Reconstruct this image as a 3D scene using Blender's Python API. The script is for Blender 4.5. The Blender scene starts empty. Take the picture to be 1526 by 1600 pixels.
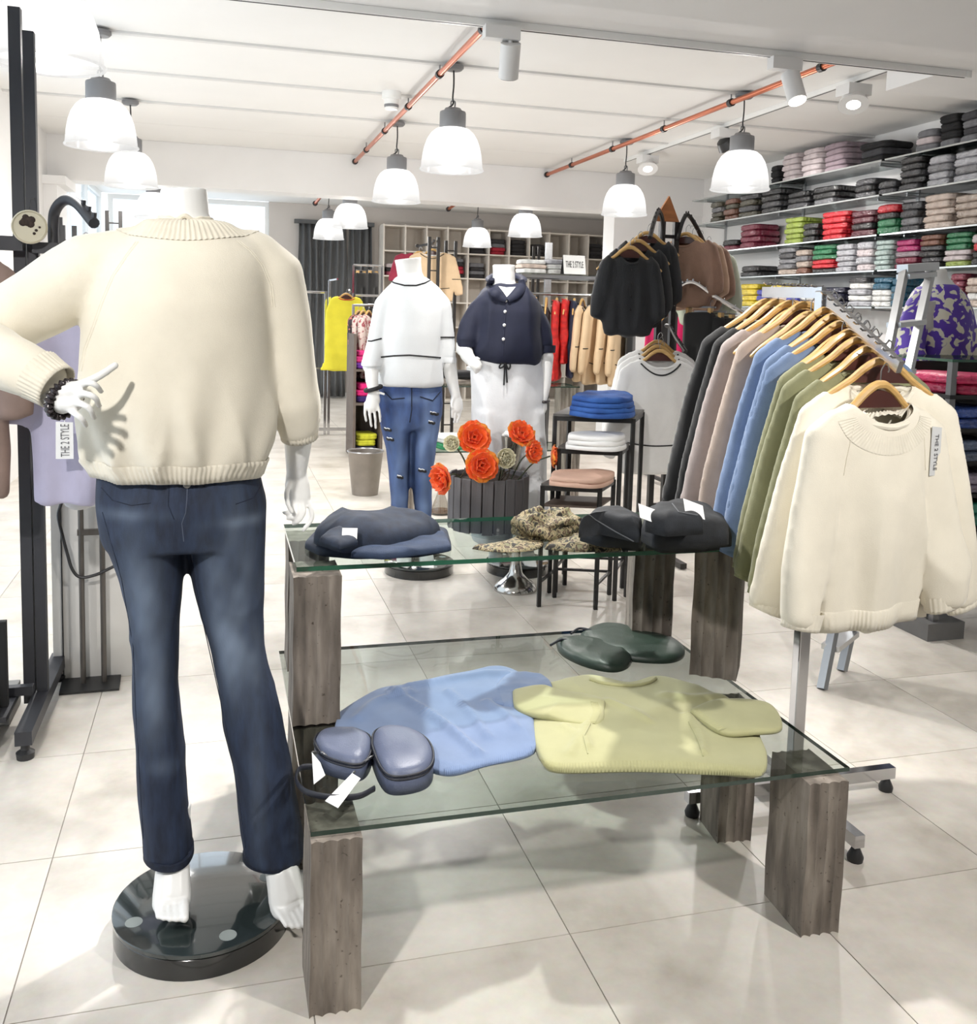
import bpy, math, random
import numpy as np
from mathutils import Vector, Matrix
from mathutils.bvhtree import BVHTree

random.seed(7)
rng = np.random.default_rng(7)
scene = bpy.context.scene
col = scene.collection
pi = math.pi

# ------------------------------------------------------------------ camera
EYE = Vector((0.0, 0.0, 1.439))
FPX, CX, CY = 1495.0, 763.0, 640.0
def _ray(x, y):
    return Vector((x - CX, -(y - CY), -FPX))
_yd = _ray(340, 474).normalized()
_xd = _ray(6050, 628); _xd = (_xd - _yd * _xd.dot(_yd)).normalized()
_zd = _xd.cross(_yd)
ROT = Matrix((_xd, _yd, _zd))                       # camera axes -> room axes
cam_data = bpy.data.cameras.new('camera')
cam_data.sensor_fit = 'HORIZONTAL'
cam_data.sensor_width = 36.0
cam_data.lens = 36.0 * FPX / 1526.0
cam_data.shift_y = -(800.0 - CY) / 1526.0
cam_data.clip_start = 0.05
cam_data.clip_end = 200.0
cam = bpy.data.objects.new('camera', cam_data)
cam.matrix_world = Matrix.Translation(EYE) @ ROT.to_4x4()
col.objects.link(cam)
scene.camera = cam

def at(px, py, Y=None, X=None, z=None):
    """point of the room seen in direction (px, py) at a given distance / side / height"""
    d = ROT @ _ray(px, py)
    t = (z - EYE.z) / d.z if z is not None else (Y / d.y if Y is not None else X / d.x)
    return EYE + d * t

# ------------------------------------------------------------------ light
scene.view_settings.view_transform = 'Standard'
scene.view_settings.look = 'None'
scene.view_settings.gamma = 1.0
scene.view_settings.use_curve_mapping = False
scene.view_settings.exposure = 0.15
scene.cycles.use_denoising = True
scene.cycles.max_bounces = 6
scene.cycles.use_adaptive_sampling = True
scene.cycles.adaptive_threshold = 0.05
scene.cycles.adaptive_min_samples = 16
scene.cycles.transparent_max_bounces = 14
scene.cycles.caustics_reflective = False
scene.cycles.caustics_refractive = False
scene.cycles.sample_clamp_indirect = 6.0

world = bpy.data.worlds.new('daylight')
world.use_nodes = True
scene.world = world
_bg = world.node_tree.nodes['Background']
_bg.inputs[0].default_value = (0.88, 0.94, 1.0, 1)
_bg.inputs[1].default_value = 1.7

def lamp_light(name, kind, loc, power, color=(1, .97, .93), size=.1, aim=None, angle=None, blend=.6):
    d = bpy.data.lights.new(name, kind)
    d.energy = power
    d.color = color
    if kind == 'AREA':
        d.shape = 'DISK'; d.size = size
    else:
        d.shadow_soft_size = size
    if kind == 'SPOT':
        d.spot_size = angle; d.spot_blend = blend
    o = bpy.data.objects.new(name, d)
    o.location = loc
    if aim is not None:
        o.rotation_euler = (Vector(aim) - Vector(loc)).to_track_quat('-Z', 'Y').to_euler()
    col.objects.link(o)
    return o
# ceiling spotlights of the shop front, above and behind the viewer
lamp_light('spot_light', 'SPOT', (-.85, .2, 2.5), 205, size=.06, aim=(-.05, 2.2, 1.15), angle=1.05)
lamp_light('spot_light', 'SPOT', (2.0, .3, 2.5), 190, size=.06, aim=(1.6, 1.9, .9), angle=1.2)
lamp_light('spot_light', 'SPOT', (1.0, 3.2, 2.5), 200, size=.05, aim=(.85, 2.2, .4), angle=1.4)

# ------------------------------------------------------------------ materials
def _nt(name):
    m = bpy.data.materials.new(name)
    m.use_nodes = True
    n = m.node_tree
    return m, n, n.nodes['Principled BSDF'], n.nodes['Material Output']

def srgb(r, g, b):
    f = lambda c: ((c / 255 + .055) / 1.055) ** 2.4 if c > 10 else c / 255 / 12.92
    return (f(r), f(g), f(b), 1)

MATS = {}
def mat(name, rgb, rough=.6, metal=0.0, var=.06, vscale=6.0, stretch=(1, 1, 1), bump=0.0, bscale=60.0, coat=0.0,
        spec=.5, sheen=0.0, dark=None, wear=None, detail=4.0, bdist=.01, alpha=None):
    """procedural cloth / metal / board: colour broken up by noise, fine relief by a second noise"""
    if name in MATS:
        return MATS[name]
    m, n, b, out = _nt(name)
    L = n.links
    tc = n.nodes.new('ShaderNodeTexCoord')
    mp = n.nodes.new('ShaderNodeMapping')
    mp.inputs['Scale'].default_value = stretch
    L.new(tc.outputs['Object'], mp.inputs[0])
    c = srgb(*rgb)
    no = n.nodes.new('ShaderNodeTexNoise')
    no.inputs['Scale'].default_value = vscale
    no.inputs['Detail'].default_value = detail
    L.new(mp.outputs[0], no.inputs['Vector'])
    rp = n.nodes.new('ShaderNodeValToRGB')
    d = srgb(*dark) if dark else tuple(x * (1 - 3.2 * var) for x in c[:3]) + (1,)
    rp.color_ramp.elements[0].position = .3; rp.color_ramp.elements[0].color = d
    rp.color_ramp.elements[1].position = .7; rp.color_ramp.elements[1].color = c
    L.new(no.outputs['Fac'], rp.inputs[0])
    colr = rp.outputs[0]
    if wear is not None:                               # worn, paler dye where the cloth rubs
        a = n.nodes.new('ShaderNodeAttribute'); a.attribute_name = 'wear'
        mx = n.nodes.new('ShaderNodeMix'); mx.data_type = 'RGBA'
        L.new(a.outputs['Fac'], mx.inputs['Factor']); L.new(colr, mx.inputs[6])
        mx.inputs[7].default_value = srgb(*wear)
        colr = mx.outputs[2]
    L.new(colr, b.inputs['Base Color'])
    b.inputs['Roughness'].default_value = rough
    b.inputs['Metallic'].default_value = metal
    b.inputs['Specular IOR Level'].default_value = spec
    b.inputs['Coat Weight'].default_value = coat
    b.inputs['Coat Roughness'].default_value = .12
    if sheen:
        b.inputs['Sheen Weight'].default_value = sheen
    if bump:
        n2 = n.nodes.new('ShaderNodeTexNoise')
        n2.inputs['Scale'].default_value = bscale
        n2.inputs['Detail'].default_value = 3
        L.new(mp.outputs[0], n2.inputs['Vector'])
        bm = n.nodes.new('ShaderNodeBump')
        bm.inputs['Strength'].default_value = bump
        bm.inputs['Distance'].default_value = bdist
        L.new(n2.outputs['Fac'], bm.inputs['Height'])
        L.new(bm.outputs[0], b.inputs['Normal'])
        if coat:
            L.new(bm.outputs[0], b.inputs['Coat Normal'])
    MATS[name] = m
    return m

def emit(name, rgb, strength):
    if name in MATS:
        return MATS[name]
    m, n, b, out = _nt(name)
    n.nodes.remove(b)
    e = n.nodes.new('ShaderNodeEmission')
    e.inputs[0].default_value = srgb(*rgb); e.inputs[1].default_value = strength
    n.links.new(e.outputs[0], out.inputs[0])
    MATS[name] = m
    return m

def clear(name, tint, refl=.04, rough=.02):
    """flat glass: tinted see-through with a mirror film that grows at grazing angles"""
    if name in MATS:
        return MATS[name]
    m, n, b, out = _nt(name)
    n.nodes.remove(b)
    t = n.nodes.new('ShaderNodeBsdfTransparent'); t.inputs[0].default_value = (*tint, 1)
    g = n.nodes.new('ShaderNodeBsdfGlossy'); g.inputs['Roughness'].default_value = rough
    lw = n.nodes.new('ShaderNodeLayerWeight'); lw.inputs[0].default_value = .5
    pw = n.nodes.new('ShaderNodeMath'); pw.operation = 'POWER'; n.links.new(lw.outputs['Facing'], pw.inputs[0]); pw.inputs[1].default_value = 5.0
    f = n.nodes.new('ShaderNodeMath'); f.operation = 'MULTIPLY_ADD'; n.links.new(pw.outputs[0], f.inputs[0]); f.inputs[1].default_value = .5; f.inputs[2].default_value = refl
    mx = n.nodes.new('ShaderNodeMixShader')
    n.links.new(f.outputs[0], mx.inputs[0]); n.links.new(t.outputs[0], mx.inputs[1]); n.links.new(g.outputs[0], mx.inputs[2])
    n.links.new(mx.outputs[0], out.inputs[0])
    MATS[name] = m
    return m

def pattern(name, base, spots, scale, lo, hi, kind='noise', third=None, rough=.6, stretch=(1, 1, 1)):
    """printed cloth: motifs cut from noise / cells"""
    if name in MATS:
        return MATS[name]
    m, n, b, out = _nt(name)
    L = n.links
    tc = n.nodes.new('ShaderNodeTexCoord'); mp = n.nodes.new('ShaderNodeMapping')
    mp.inputs['Scale'].default_value = stretch
    L.new(tc.outputs['Object'], mp.inputs[0])
    if kind == 'noise':
        t = n.nodes.new('ShaderNodeTexNoise'); t.inputs['Detail'].default_value = 1.5
        t.inputs['Distortion'].default_value = 1.2; o = t.outputs['Fac']
    else:
        t = n.nodes.new('ShaderNodeTexVoronoi'); o = t.outputs['Distance']
    t.inputs['Scale'].default_value = scale
    L.new(mp.outputs[0], t.inputs['Vector'])
    r = n.nodes.new('ShaderNodeValToRGB'); e = r.color_ramp.elements
    e[0].position = lo; e[0].color = srgb(*base)
    e[1].position = hi; e[1].color = srgb(*spots)
    if third:
        q = e.new(min(.99, hi + (hi - lo) * 2.2)); q.color = srgb(*spots)
        q = e.new(min(1.0, hi + (hi - lo) * 2.8)); q.color = srgb(*third)
    L.new(o, r.inputs[0]); L.new(r.outputs[0], b.inputs['Base Color'])
    b.inputs['Roughness'].default_value = rough
    MATS[name] = m
    return m

# ------------------------------------------------------------------ mesh helpers
ROOTS = {}
class MB:
    def __init__(s):
        s.v = []; s.f = []; s.mi = []
    def add(s, V, F, k=0):
        o = len(s.v)
        s.v += [tuple(p) for p in V]
        s.f += [tuple(i + o for i in q) for q in F]
        s.mi += [k] * len(F)
        return s
    def box(s, lo, hi, k=0):
        x0, y0, z0 = lo; x1, y1, z1 = hi
        V = [(x0, y0, z0), (x1, y0, z0), (x1, y1, z0), (x0, y1, z0), (x0, y0, z1), (x1, y0, z1), (x1, y1, z1), (x0, y1, z1)]
        return s.add(V, [(3, 2, 1, 0), (4, 5, 6, 7), (0, 1, 5, 4), (1, 2, 6, 5), (2, 3, 7, 6), (3, 0, 4, 7)], k)
    def bar(s, p0, p1, w, h, up=(0, 0, 1)):
        p0, p1 = Vector(p0), Vector(p1)
        d = (p1 - p0).normalized(); u = Vector(up)
        if abs(d.dot(u)) > .98: u = Vector((0, 1, 0))
        a = d.cross(u).normalized(); b = a.cross(d)
        V = []
        for p in (p0, p1):
            for i, j in ((-1, -1), (1, -1), (1, 1), (-1, 1)):
                V.append(p + a * (i * w / 2) + b * (j * h / 2))
        return s.add(V, [(0, 1, 2, 3), (7, 6, 5, 4), (0, 4, 5, 1), (1, 5, 6, 2), (2, 6, 7, 3), (3, 7, 4, 0)])
    def rings(s, R, cap=True, k=0, closed=False):
        n = len(R[0]); V = [p for r in R for p in r]; F = []
        m = len(R)
        for i in range(m if closed else m - 1):
            a, b = i * n, ((i + 1) % m) * n
            for j in range(n):
                q = (j + 1) % n
                F.append((a + j, a + q, b + q, b + j))
        if cap and not closed:
            F.append(tuple(range(n - 1, -1, -1))); F.append(tuple((m - 1) * n + j for j in range(n)))
        return s.add(V, F, k)
    def tube(s, path, r, n=10, flat=1.0, cap=True, closed=False, side=None, round_ends=False):
        """sweep; r = radius or list; flat scales the second axis; side = fixed first axis hint"""
        P = [Vector(p) for p in path]; m = len(P)
        rr = list(r) if hasattr(r, '__len__') else [r] * m
        fl = list(flat) if hasattr(flat, '__len__') else [flat] * m
        if round_ends:
            d0 = (P[0] - P[1]).normalized(); d1 = (P[-1] - P[-2]).normalized()
            A = []; Ar = []; Af = []
            for t in (1.0, .86, .5):
                A.append(P[0] + d0 * rr[0] * t); Ar.append(max(1e-4, rr[0] * math.sqrt(max(0, 1 - t * t)))); Af.append(fl[0])
            B = []; Br = []; Bf = []
            for t in (.5, .86, 1.0):
                B.append(P[-1] + d1 * rr[-1] * t); Br.append(max(1e-4, rr[-1] * math.sqrt(max(0, 1 - t * t)))); Bf.append(fl[-1])
            P = A + P + B; rr = Ar + rr + Br; fl = Af + fl + Bf; m = len(P)
        T = []
        for i in range(m):
            if closed:
                t = P[(i + 1) % m] - P[i - 1]
            else:
                t = P[min(i + 1, m - 1)] - P[max(i - 1, 0)]
            T.append(t.normalized() if t.length > 1e-9 else Vector((0, 0, 1)))
        u = Vector(side) if side is not None else (Vector((1, 0, 0)) if abs(T[0].x) < .9 else Vector((0, 1, 0)))
        R = []
        for i in range(m):
            if side is not None: u = Vector(side)
            u = (u - T[i] * u.dot(T[i]))
            u = u.normalized() if u.length > 1e-6 else T[i].orthogonal().normalized()
            w = T[i].cross(u)
            R.append([P[i] + u * (rr[i] * math.cos(a)) + w * (rr[i] * fl[i] * math.sin(a)) for a in [2 * pi * j / n for j in range(n)]])
        return s.rings(R, cap, closed=closed)
    def cyl(s, p0, p1, r, r2=None, n=16):
        return s.tube([p0, p1], [r, r if r2 is None else r2], n)
    def lathe(s, prof, c=(0, 0, 0), n=32, axis=None, cap=True, k=0):
        c = Vector(c)
        M = Vector((0, 0, 1)).rotation_difference(Vector(axis)).to_matrix() if axis is not None else Matrix.Identity(3)
        R = [[c + M @ Vector((r * math.cos(2 * pi * j / n), r * math.sin(2 * pi * j / n), z)) for j in range(n)] for r, z in prof]
        return s.rings(R, cap, k)
    def ell(s, c, r, n=16, m=9):
        c = Vector(c); R = []
        for i in range(m):
            t = pi * (i + .08) / (m - 1 + .16)
            R.append([c + Vector((r[0] * math.sin(t) * math.cos(2 * pi * j / n), r[1] * math.sin(t) * math.sin(2 * pi * j / n), -r[2] * math.cos(t))) for j in range(n)])
        return s.rings(R)
    def prism(s, poly, d, k=0):
        """poly: list of 3D points (planar); d: extrusion vector"""
        n = len(poly); d = Vector(d)
        V = [Vector(p) for p in poly] + [Vector(p) + d for p in poly]
        F = [tuple(range(n - 1, -1, -1)), tuple(range(n, 2 * n))] + [(j, (j + 1) % n, n + (j + 1) % n, n + j) for j in range(n)]
        return s.add(V, F, k)
    def sheet(s, G, th=0.0, k=0):
        """grid of points (rows of equal length) -> surface, thickened along its normals"""
        G = np.array(G, float); a, b, _ = G.shape
        if th:
            du = np.gradient(G, axis=0); dv = np.gradient(G, axis=1)
            N = np.cross(du, dv); N /= np.maximum(1e-9, np.linalg.norm(N, axis=2, keepdims=True))
            top = (G + N * th / 2).reshape(-1, 3); bot = (G - N * th / 2).reshape(-1, 3)
            V = np.vstack([top, bot]); o = a * b
        else:
            V = G.reshape(-1, 3)
        F = []
        for i in range(a - 1):
            for j in range(b - 1):
                q = (i * b + j, i * b + j + 1, (i + 1) * b + j + 1, (i + 1) * b + j)
                F.append(q[::-1] if th else q)
                if th: F.append(tuple(x + o for x in q))
        if th:
            edge = [(0, j) for j in range(b)] + [(i, b - 1) for i in range(1, a)] + [(a - 1, j) for j in range(b - 2, -1, -1)] + [(i, 0) for i in range(a - 2, 0, -1)]
            e = [i * b + j for i, j in edge]
            for x, y in zip(e, e[1:] + e[:1]):
                F.append((x, y, y + o, x + o))
        return s.add(V, F, k)
    def build(s, name, material, parent=None, smooth=True, angle=.7, attr=None, bevel=0.0, world=True):
        V = s.v
        if not V: return None
        root = parent
        M = None
        if parent is not None and world:
            M = ROOTS.get(parent.name)
        if M is not None:
            I = M.inverted(); V = [I @ Vector(p) for p in V]
        me = bpy.data.meshes.new(name)
        me.from_pydata([tuple(p) for p in V], [], s.f)
        ms = material if isinstance(material, (list, tuple)) else [material]
        for m in ms: me.materials.append(m)
        if len(ms) > 1:
            me.polygons.foreach_set('material_index', s.mi)
        if attr:
            for k, a in attr.items():
                at_ = me.attributes.new(k, 'FLOAT', 'POINT'); at_.data.foreach_set('value', np.asarray(a, np.float32))
        if smooth:
            me.shade_smooth()
            if angle: me.set_sharp_from_angle(angle=angle)
        me.update()
        o = bpy.data.objects.new(name, me)
        col.objects.link(o)
        if parent is not None:
            o.parent = parent
            if M is not None: ROOTS[o.name] = M
        if bevel:
            b = o.modifiers.new('bevel', 'BEVEL'); b.width = bevel; b.segments = 2; b.limit_method = 'ANGLE'
        return o

def tag(o, label, cat, group=None):
    o['label'] = label; o['category'] = cat
    if group: o['group'] = group
    return o
def thing(name, label, cat, loc=(0, 0, 0), rz=0.0, group=None):
    o = bpy.data.objects.new(name, None)
    o.empty_display_size = .05
    o.location = loc; o.rotation_euler = (0, 0, rz)
    col.objects.link(o)
    ROOTS[o.name] = Matrix.Translation(Vector(loc)) @ Matrix.Rotation(rz, 4, 'Z')
    return tag(o, label, cat, group)
def struct(o):
    o['kind'] = 'structure'
    return o
def kids(o):
    return [c for c in bpy.data.objects if c.parent is o]
CHILD = {}
def dup(root, loc, rz=0.0, label=None, group=None, mats=None, scale=None, rot=None):
    """a copy of a thing with copies of its parts and sub-parts; mats = {part name: material}"""
    if root.name not in CHILD:
        CHILD[root.name] = [(c, kids(c)) for c in kids(root)]
    r = root.copy(); col.objects.link(r)
    r.location = loc; r.rotation_euler = rot if rot is not None else (0, 0, rz)
    if scale is not None: r.scale = scale
    if label: r['label'] = label
    if group: r['group'] = group
    def paint(o, src):
        if mats:
            m = mats.get(src.name.split('.')[0], mats.get('*'))
            if m is not None and o.type == 'MESH':
                o.material_slots[0].link = 'OBJECT'; o.material_slots[0].material = m
    paint(r, root)
    for c, gs in CHILD[root.name]:
        d = c.copy(); col.objects.link(d); d.parent = r; paint(d, c)
        for g in gs:
            e = g.copy(); col.objects.link(e); e.parent = d; paint(e, g)
    return r

def relax(V, F, it, lam=.5, keep=None):
    E = set()
    for f in F:
        for a, b in zip(f, f[1:] + f[:1]):
            E.add((a, b) if a < b else (b, a))
    E = np.array(sorted(E)); n = len(V)
    deg = np.bincount(E.ravel(), minlength=n).astype(float)[:, None]; deg[deg == 0] = 1
    for _ in range(it):
        S = np.zeros_like(V)
        for k in range(3):
            S[:, k] = np.bincount(E[:, 0], V[E[:, 1], k], n) + np.bincount(E[:, 1], V[E[:, 0], k], n)
        D = (S / deg - V) * lam
        if keep is not None: D *= keep[:, None]
        V = V + D
    return V
def remesh(mb, voxel, it=4, lam=.5):
    """fuse overlapping closed shapes into one continuous skin"""
    me = bpy.data.meshes.new('tmp'); me.from_pydata(mb.v, [], mb.f); me.update()
    o = bpy.data.objects.new('tmp', me); col.objects.link(o)
    m = o.modifiers.new('r', 'REMESH'); m.mode = 'VOXEL'; m.voxel_size = voxel
    ev = o.evaluated_get(bpy.context.evaluated_depsgraph_get()); t = ev.to_mesh()
    V = np.empty(len(t.vertices) * 3, np.float32); t.vertices.foreach_get('co', V); V = V.reshape(-1, 3).astype(float)
    F = [tuple(p.vertices) for p in t.polygons]
    ev.to_mesh_clear(); bpy.data.objects.remove(o); bpy.data.meshes.remove(me)
    return relax(V, F, it, lam), F
def normals(V, F):
    N = np.zeros_like(V)
    Q = np.array([f if len(f) == 4 else (f + (f[-1],))[:4] for f in F])
    n = np.cross(V[Q[:, 2]] - V[Q[:, 0]], V[Q[:, 3]] - V[Q[:, 1]])
    for k in range(4): np.add.at(N, Q[:, k], n)
    return N / np.maximum(1e-9, np.linalg.norm(N, axis=1, keepdims=True))
def fnoise(P, freq, seed=0, octaves=3):
    """cheap smooth noise from a few sine waves"""
    r = np.random.default_rng(seed); s = 0; a = 1.0; t = 0
    for o in range(octaves):
        for _ in range(3):
            d = r.normal(size=3); d /= np.linalg.norm(d)
            s = s + a * np.sin(P @ d * freq * (1.9 ** o) * (0.7 + .6 * r.random()) + r.random() * 6.28)
        t += 3 * a; a *= .5
    return s / t * 1.6
def fridge(P, freq, seed=0, octaves=2):
    """creases: sharp ridges between smooth flats"""
    return (1 - np.abs(fnoise(P, freq, seed, octaves))).clip(0, 1) ** 3
def solid(V, F):
    m = MB(); m.v = [tuple(p) for p in V]; m.f = list(F); m.mi = [0] * len(F)
    return m
def hit(bvh, px, py, lift=0.0):
    """where the line of sight (px, py) meets a surface"""
    d = (ROT @ _ray(px, py)).normalized()
    h = bvh.ray_cast(EYE, d)
    return None if h[0] is None else h[0] - d * lift
def text_mesh(s, size, th=.0006):
    c = bpy.data.curves.new('t', 'FONT'); c.body = s; c.size = size; c.align_x = 'CENTER'; c.align_y = 'CENTER'; c.extrude = th
    c.resolution_u = 3
    o = bpy.data.objects.new('t', c); col.objects.link(o)
    ev = o.evaluated_get(bpy.context.evaluated_depsgraph_get()); t = ev.to_mesh()
    V = [v.co.copy() for v in t.vertices]; F = [tuple(p.vertices) for p in t.polygons]
    ev.to_mesh_clear(); bpy.data.objects.remove(o); bpy.data.curves.remove(c)
    return V, F
def lettering(mb, s, size, c, right, up, th=.0006, sx=1.0):
    V, F = text_mesh(s, size, th)
    c, r, u = Vector(c), Vector(right).normalized(), Vector(up).normalized(); nn = r.cross(u)
    return mb.add([c + r * (p.x * sx) + u * p.y + nn * p.z for p in V], F)
def bez(P, n=12):
    """smooth curve through points (Catmull-Rom)"""
    P = [Vector(p) for p in P]; Q = [P[0] * 2 - P[1]] + P + [P[-1] * 2 - P[-2]]; out = []
    for i in range(1, len(Q) - 2):
        for j in range(n):
            t = j / n; a, b, c, d = Q[i - 1], Q[i], Q[i + 1], Q[i + 2]
            out.append(.5 * ((2 * b) + (c - a) * t + (2 * a - 5 * b + 4 * c - d) * t * t + (3 * b - a - 3 * c + d) * t ** 3))
    return out + [P[-1]]

# common materials
WHITE = mat('white_paint', (238, 237, 236), .7, var=.015, vscale=2)
CEIL = mat('ceiling_paint', (240, 239, 237), .8, var=.012, vscale=1.5)
BLACKM = mat('black_powder_coat', (42, 42, 44), .45, var=.05)
CHROME = mat('chrome', (205, 205, 208), .12, 1.0, var=.02)
STEEL = mat('brushed_steel', (168, 168, 170), .3, 1.0, var=.05, stretch=(1, 1, 12))
ALU = mat('aluminium', (196, 198, 200), .28, 1.0, var=.03)
PLASTW = mat('white_plastic', (236, 236, 234), .4, var=.01)
PLASTG = mat('grey_plastic', (128, 128, 130), .5, var=.03)
PAPER = mat('white_card', (240, 240, 240), .7, var=.01)
INK = mat('grey_ink', (110, 110, 112), .8, var=.02)
WOOD = mat('pale_hanger_wood', (214, 172, 106), .4, var=.07, vscale=10, stretch=(1, 1, 8), coat=.3)
WOODD = mat('dark_hanger_wood', (74, 36, 30), .4, var=.1, coat=.3)
MANN = mat('mannequin_white', (236, 236, 234), .38, var=.008)
# ================================================================== the room
XL, XR, YB, ZC = -1.56, 5.37, 15.2, 3.0
def tile_material(name, grid=False):
    m, n, b, out = _nt(name); L = n.links
    tc = n.nodes.new('ShaderNodeTexCoord'); oi = n.nodes.new('ShaderNodeObjectInfo')
    ad = n.nodes.new('ShaderNodeVectorMath'); ad.operation = 'MULTIPLY_ADD'
    L.new(oi.outputs['Random'], ad.inputs[0]); ad.inputs[1].default_value = (37, 21, 9); L.new(tc.outputs['Object'], ad.inputs[2])
    n1 = n.nodes.new('ShaderNodeTexNoise'); n1.inputs['Scale'].default_value = 3.2; n1.inputs['Detail'].default_value = 8; n1.inputs['Roughness'].default_value = .62
    L.new(ad.outputs[0], n1.inputs['Vector'])
    r = n.nodes.new('ShaderNodeValToRGB'); e = r.color_ramp.elements
    e[0].position = .3; e[0].color = srgb(192, 184, 173); e[1].position = .66; e[1].color = srgb(228, 222, 213)
    q = e.new(.46); q.color = srgb(212, 205, 195)
    L.new(n1.outputs['Fac'], r.inputs[0])
    n2 = n.nodes.new('ShaderNodeTexNoise'); n2.inputs['Scale'].default_value = 46; n2.inputs['Detail'].default_value = 4
    L.new(ad.outputs[0], n2.inputs['Vector'])
    mx = n.nodes.new('ShaderNodeMix'); mx.data_type = 'RGBA'; mx.blend_type = 'MULTIPLY'; mx.inputs['Factor'].default_value = .12
    L.new(r.outputs[0], mx.inputs[6]); L.new(n2.outputs['Color'], mx.inputs[7])
    c = mx.outputs[2]
    if grid:
        bk = n.nodes.new('ShaderNodeTexBrick'); bk.offset = 0; bk.inputs['Scale'].default_value = 1
        bk.inputs['Brick Width'].default_value = .6; bk.inputs['Row Height'].default_value = .6; bk.inputs['Mortar Size'].default_value = .003
        bk.inputs['Color1'].default_value = (1, 1, 1, 1); bk.inputs['Color2'].default_value = (1, 1, 1, 1); bk.inputs['Mortar'].default_value = (.55, .54, .52, 1)
        mp = n.nodes.new('ShaderNodeMapping'); mp.inputs['Location'].default_value = (-.186, -.152, 0)
        L.new(tc.outputs['Object'], mp.inputs[0]); L.new(mp.outputs[0], bk.inputs['Vector'])
        m2 = n.nodes.new('ShaderNodeMix'); m2.data_type = 'RGBA'; m2.blend_type = 'MULTIPLY'; m2.inputs['Factor'].default_value = 1
        L.new(c, m2.inputs[6]); L.new(bk.outputs[0], m2.inputs[7]); c = m2.outputs[2]
    L.new(c, b.inputs['Base Color'])
    b.inputs['Roughness'].default_value = .34
    bm = n.nodes.new('ShaderNodeBump'); bm.inputs['Strength'].default_value = .06; bm.inputs['Distance'].default_value = .004
    L.new(n1.outputs['Fac'], bm.inputs['Height']); L.new(bm.outputs[0], b.inputs['Normal'])
    return m
GROUT = mat('tile_grout', (168, 163, 156), .9, var=.05)
TILE = tile_material('stone_tile'); TILEFAR = tile_material('stone_tile_far', True)
floor = struct(MB().box((-1.75, -2.6, -.12), (7.2, 15.5, -.003)).build('floor', GROUT, smooth=False))
tp = None
for i in range(12):
    for j in range(-1, 18):
        x, y = -1.614 + .6 * i, .152 + .6 * j
        if tp is None:
            tp = MB().box((-.2985, -.2985, -.003), (.2985, .2985, 0)).build('tile', TILE, floor, smooth=False); o = tp
        else:
            o = tp.copy(); col.objects.link(o)
        o.location = (x + .3, y + .3, 0)
MB().box((-1.614, 10.953, -.003), (7.2, 15.4, 0)).build('rear_paving', TILEFAR, floor, smooth=False)

ceiling = struct(MB().box((-1.75, 2.9, 3.05), (7.2, 15.5, 3.2)).build('ceiling', CEIL, smooth=False))
BAT = mat('ceiling_batten_paint', (222, 221, 219), .8, var=.01)
for k, (y0, y1) in enumerate([(3.2, 5.15), (5.15, 6.15), (6.15, 7.15), (7.15, 8.15), (8.15, 9.15), (9.15, 10.1), (10.1, 12.8), (12.8, 15.2)]):
    MB().box((XL - .1, y0 + .004, 3.0), (7.1, y1 - .004, 3.05)).build('ceiling_panel', CEIL, ceiling, smooth=False)
for y in (5.15, 6.15, 7.15, 8.15):
    MB().box((XL, y - .022, 2.986), (XR, y + .022, 3.0)).build('batten', BAT, ceiling, smooth=False)

struct(MB().box((XL, 2.9, 2.8), (3.82, 4.56, 3.02)).build('trim_1', WHITE, smooth=False))
struct(MB().box((3.82, 2.9, 2.8), (XR, 5.0, 3.02)).build('trim_2', WHITE, smooth=False))
struct(MB().box((XL - .2, -2.6, 2.545), (XR, 3.375, 3.0)).build('trim_3', WHITE, smooth=False))
struct(MB().box((XL - .2, -2.8, 0), (XR + .2, -2.6, 3.0)).build('wall_front', WHITE, smooth=False))
struct(MB().box((XL - .2, -2.6, 0), (XL, 1.1, 2.545)).build('wall_left_front', WHITE, smooth=False))
struct(MB().box((XL, 10.1, 2.58), (7.0, 10.45, 3.0)).build('trim_4', WHITE, smooth=False))
struct(MB().box((4.285, 10.12, 0), (7.0, 10.43, 2.58)).build('wall_rear', WHITE, smooth=False))
WALLW = mat('wall_paint', (233, 232, 231), .75, var=.015, vscale=2)
struct(MB().box((XR, -2.6, 0), (XR + .2, 10.12, 3.05)).build('wall_right', WALLW, smooth=False))
struct(MB().box((XL - .2, 7.6, 0), (XL, 10.45, 3.05)).build('wall_left', WHITE, smooth=False))
struct(MB().box((XL, 9.85, 0), (XL + .12, 10.45, 2.58)).build('trim_5', WHITE, smooth=False))
struct(MB().box((XL, 9.8, 2.50), (XL + .2, 10.5, 2.58)).build('trim_6', WHITE, smooth=False))
BACKW = mat('back_wall_paint', (206, 199, 193), .8, var=.03, vscale=1.2)
struct(MB().box((.76, YB, 0), (7.2, YB + .2, 3.05)).build('wall_back', BACKW, smooth=False))
struct(MB().box((7.0, 10.12, 0), (7.2, YB, 3.05)).build('wall_rear_side', BACKW, smooth=False))
struct(MB().box((.76, YB - .03, 0), (2.2, YB, .08)).build('baseboard_back', WHITE, smooth=False))
PANE = clear('window_pane_glass', (.95, .98, 1.0), .03)
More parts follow.
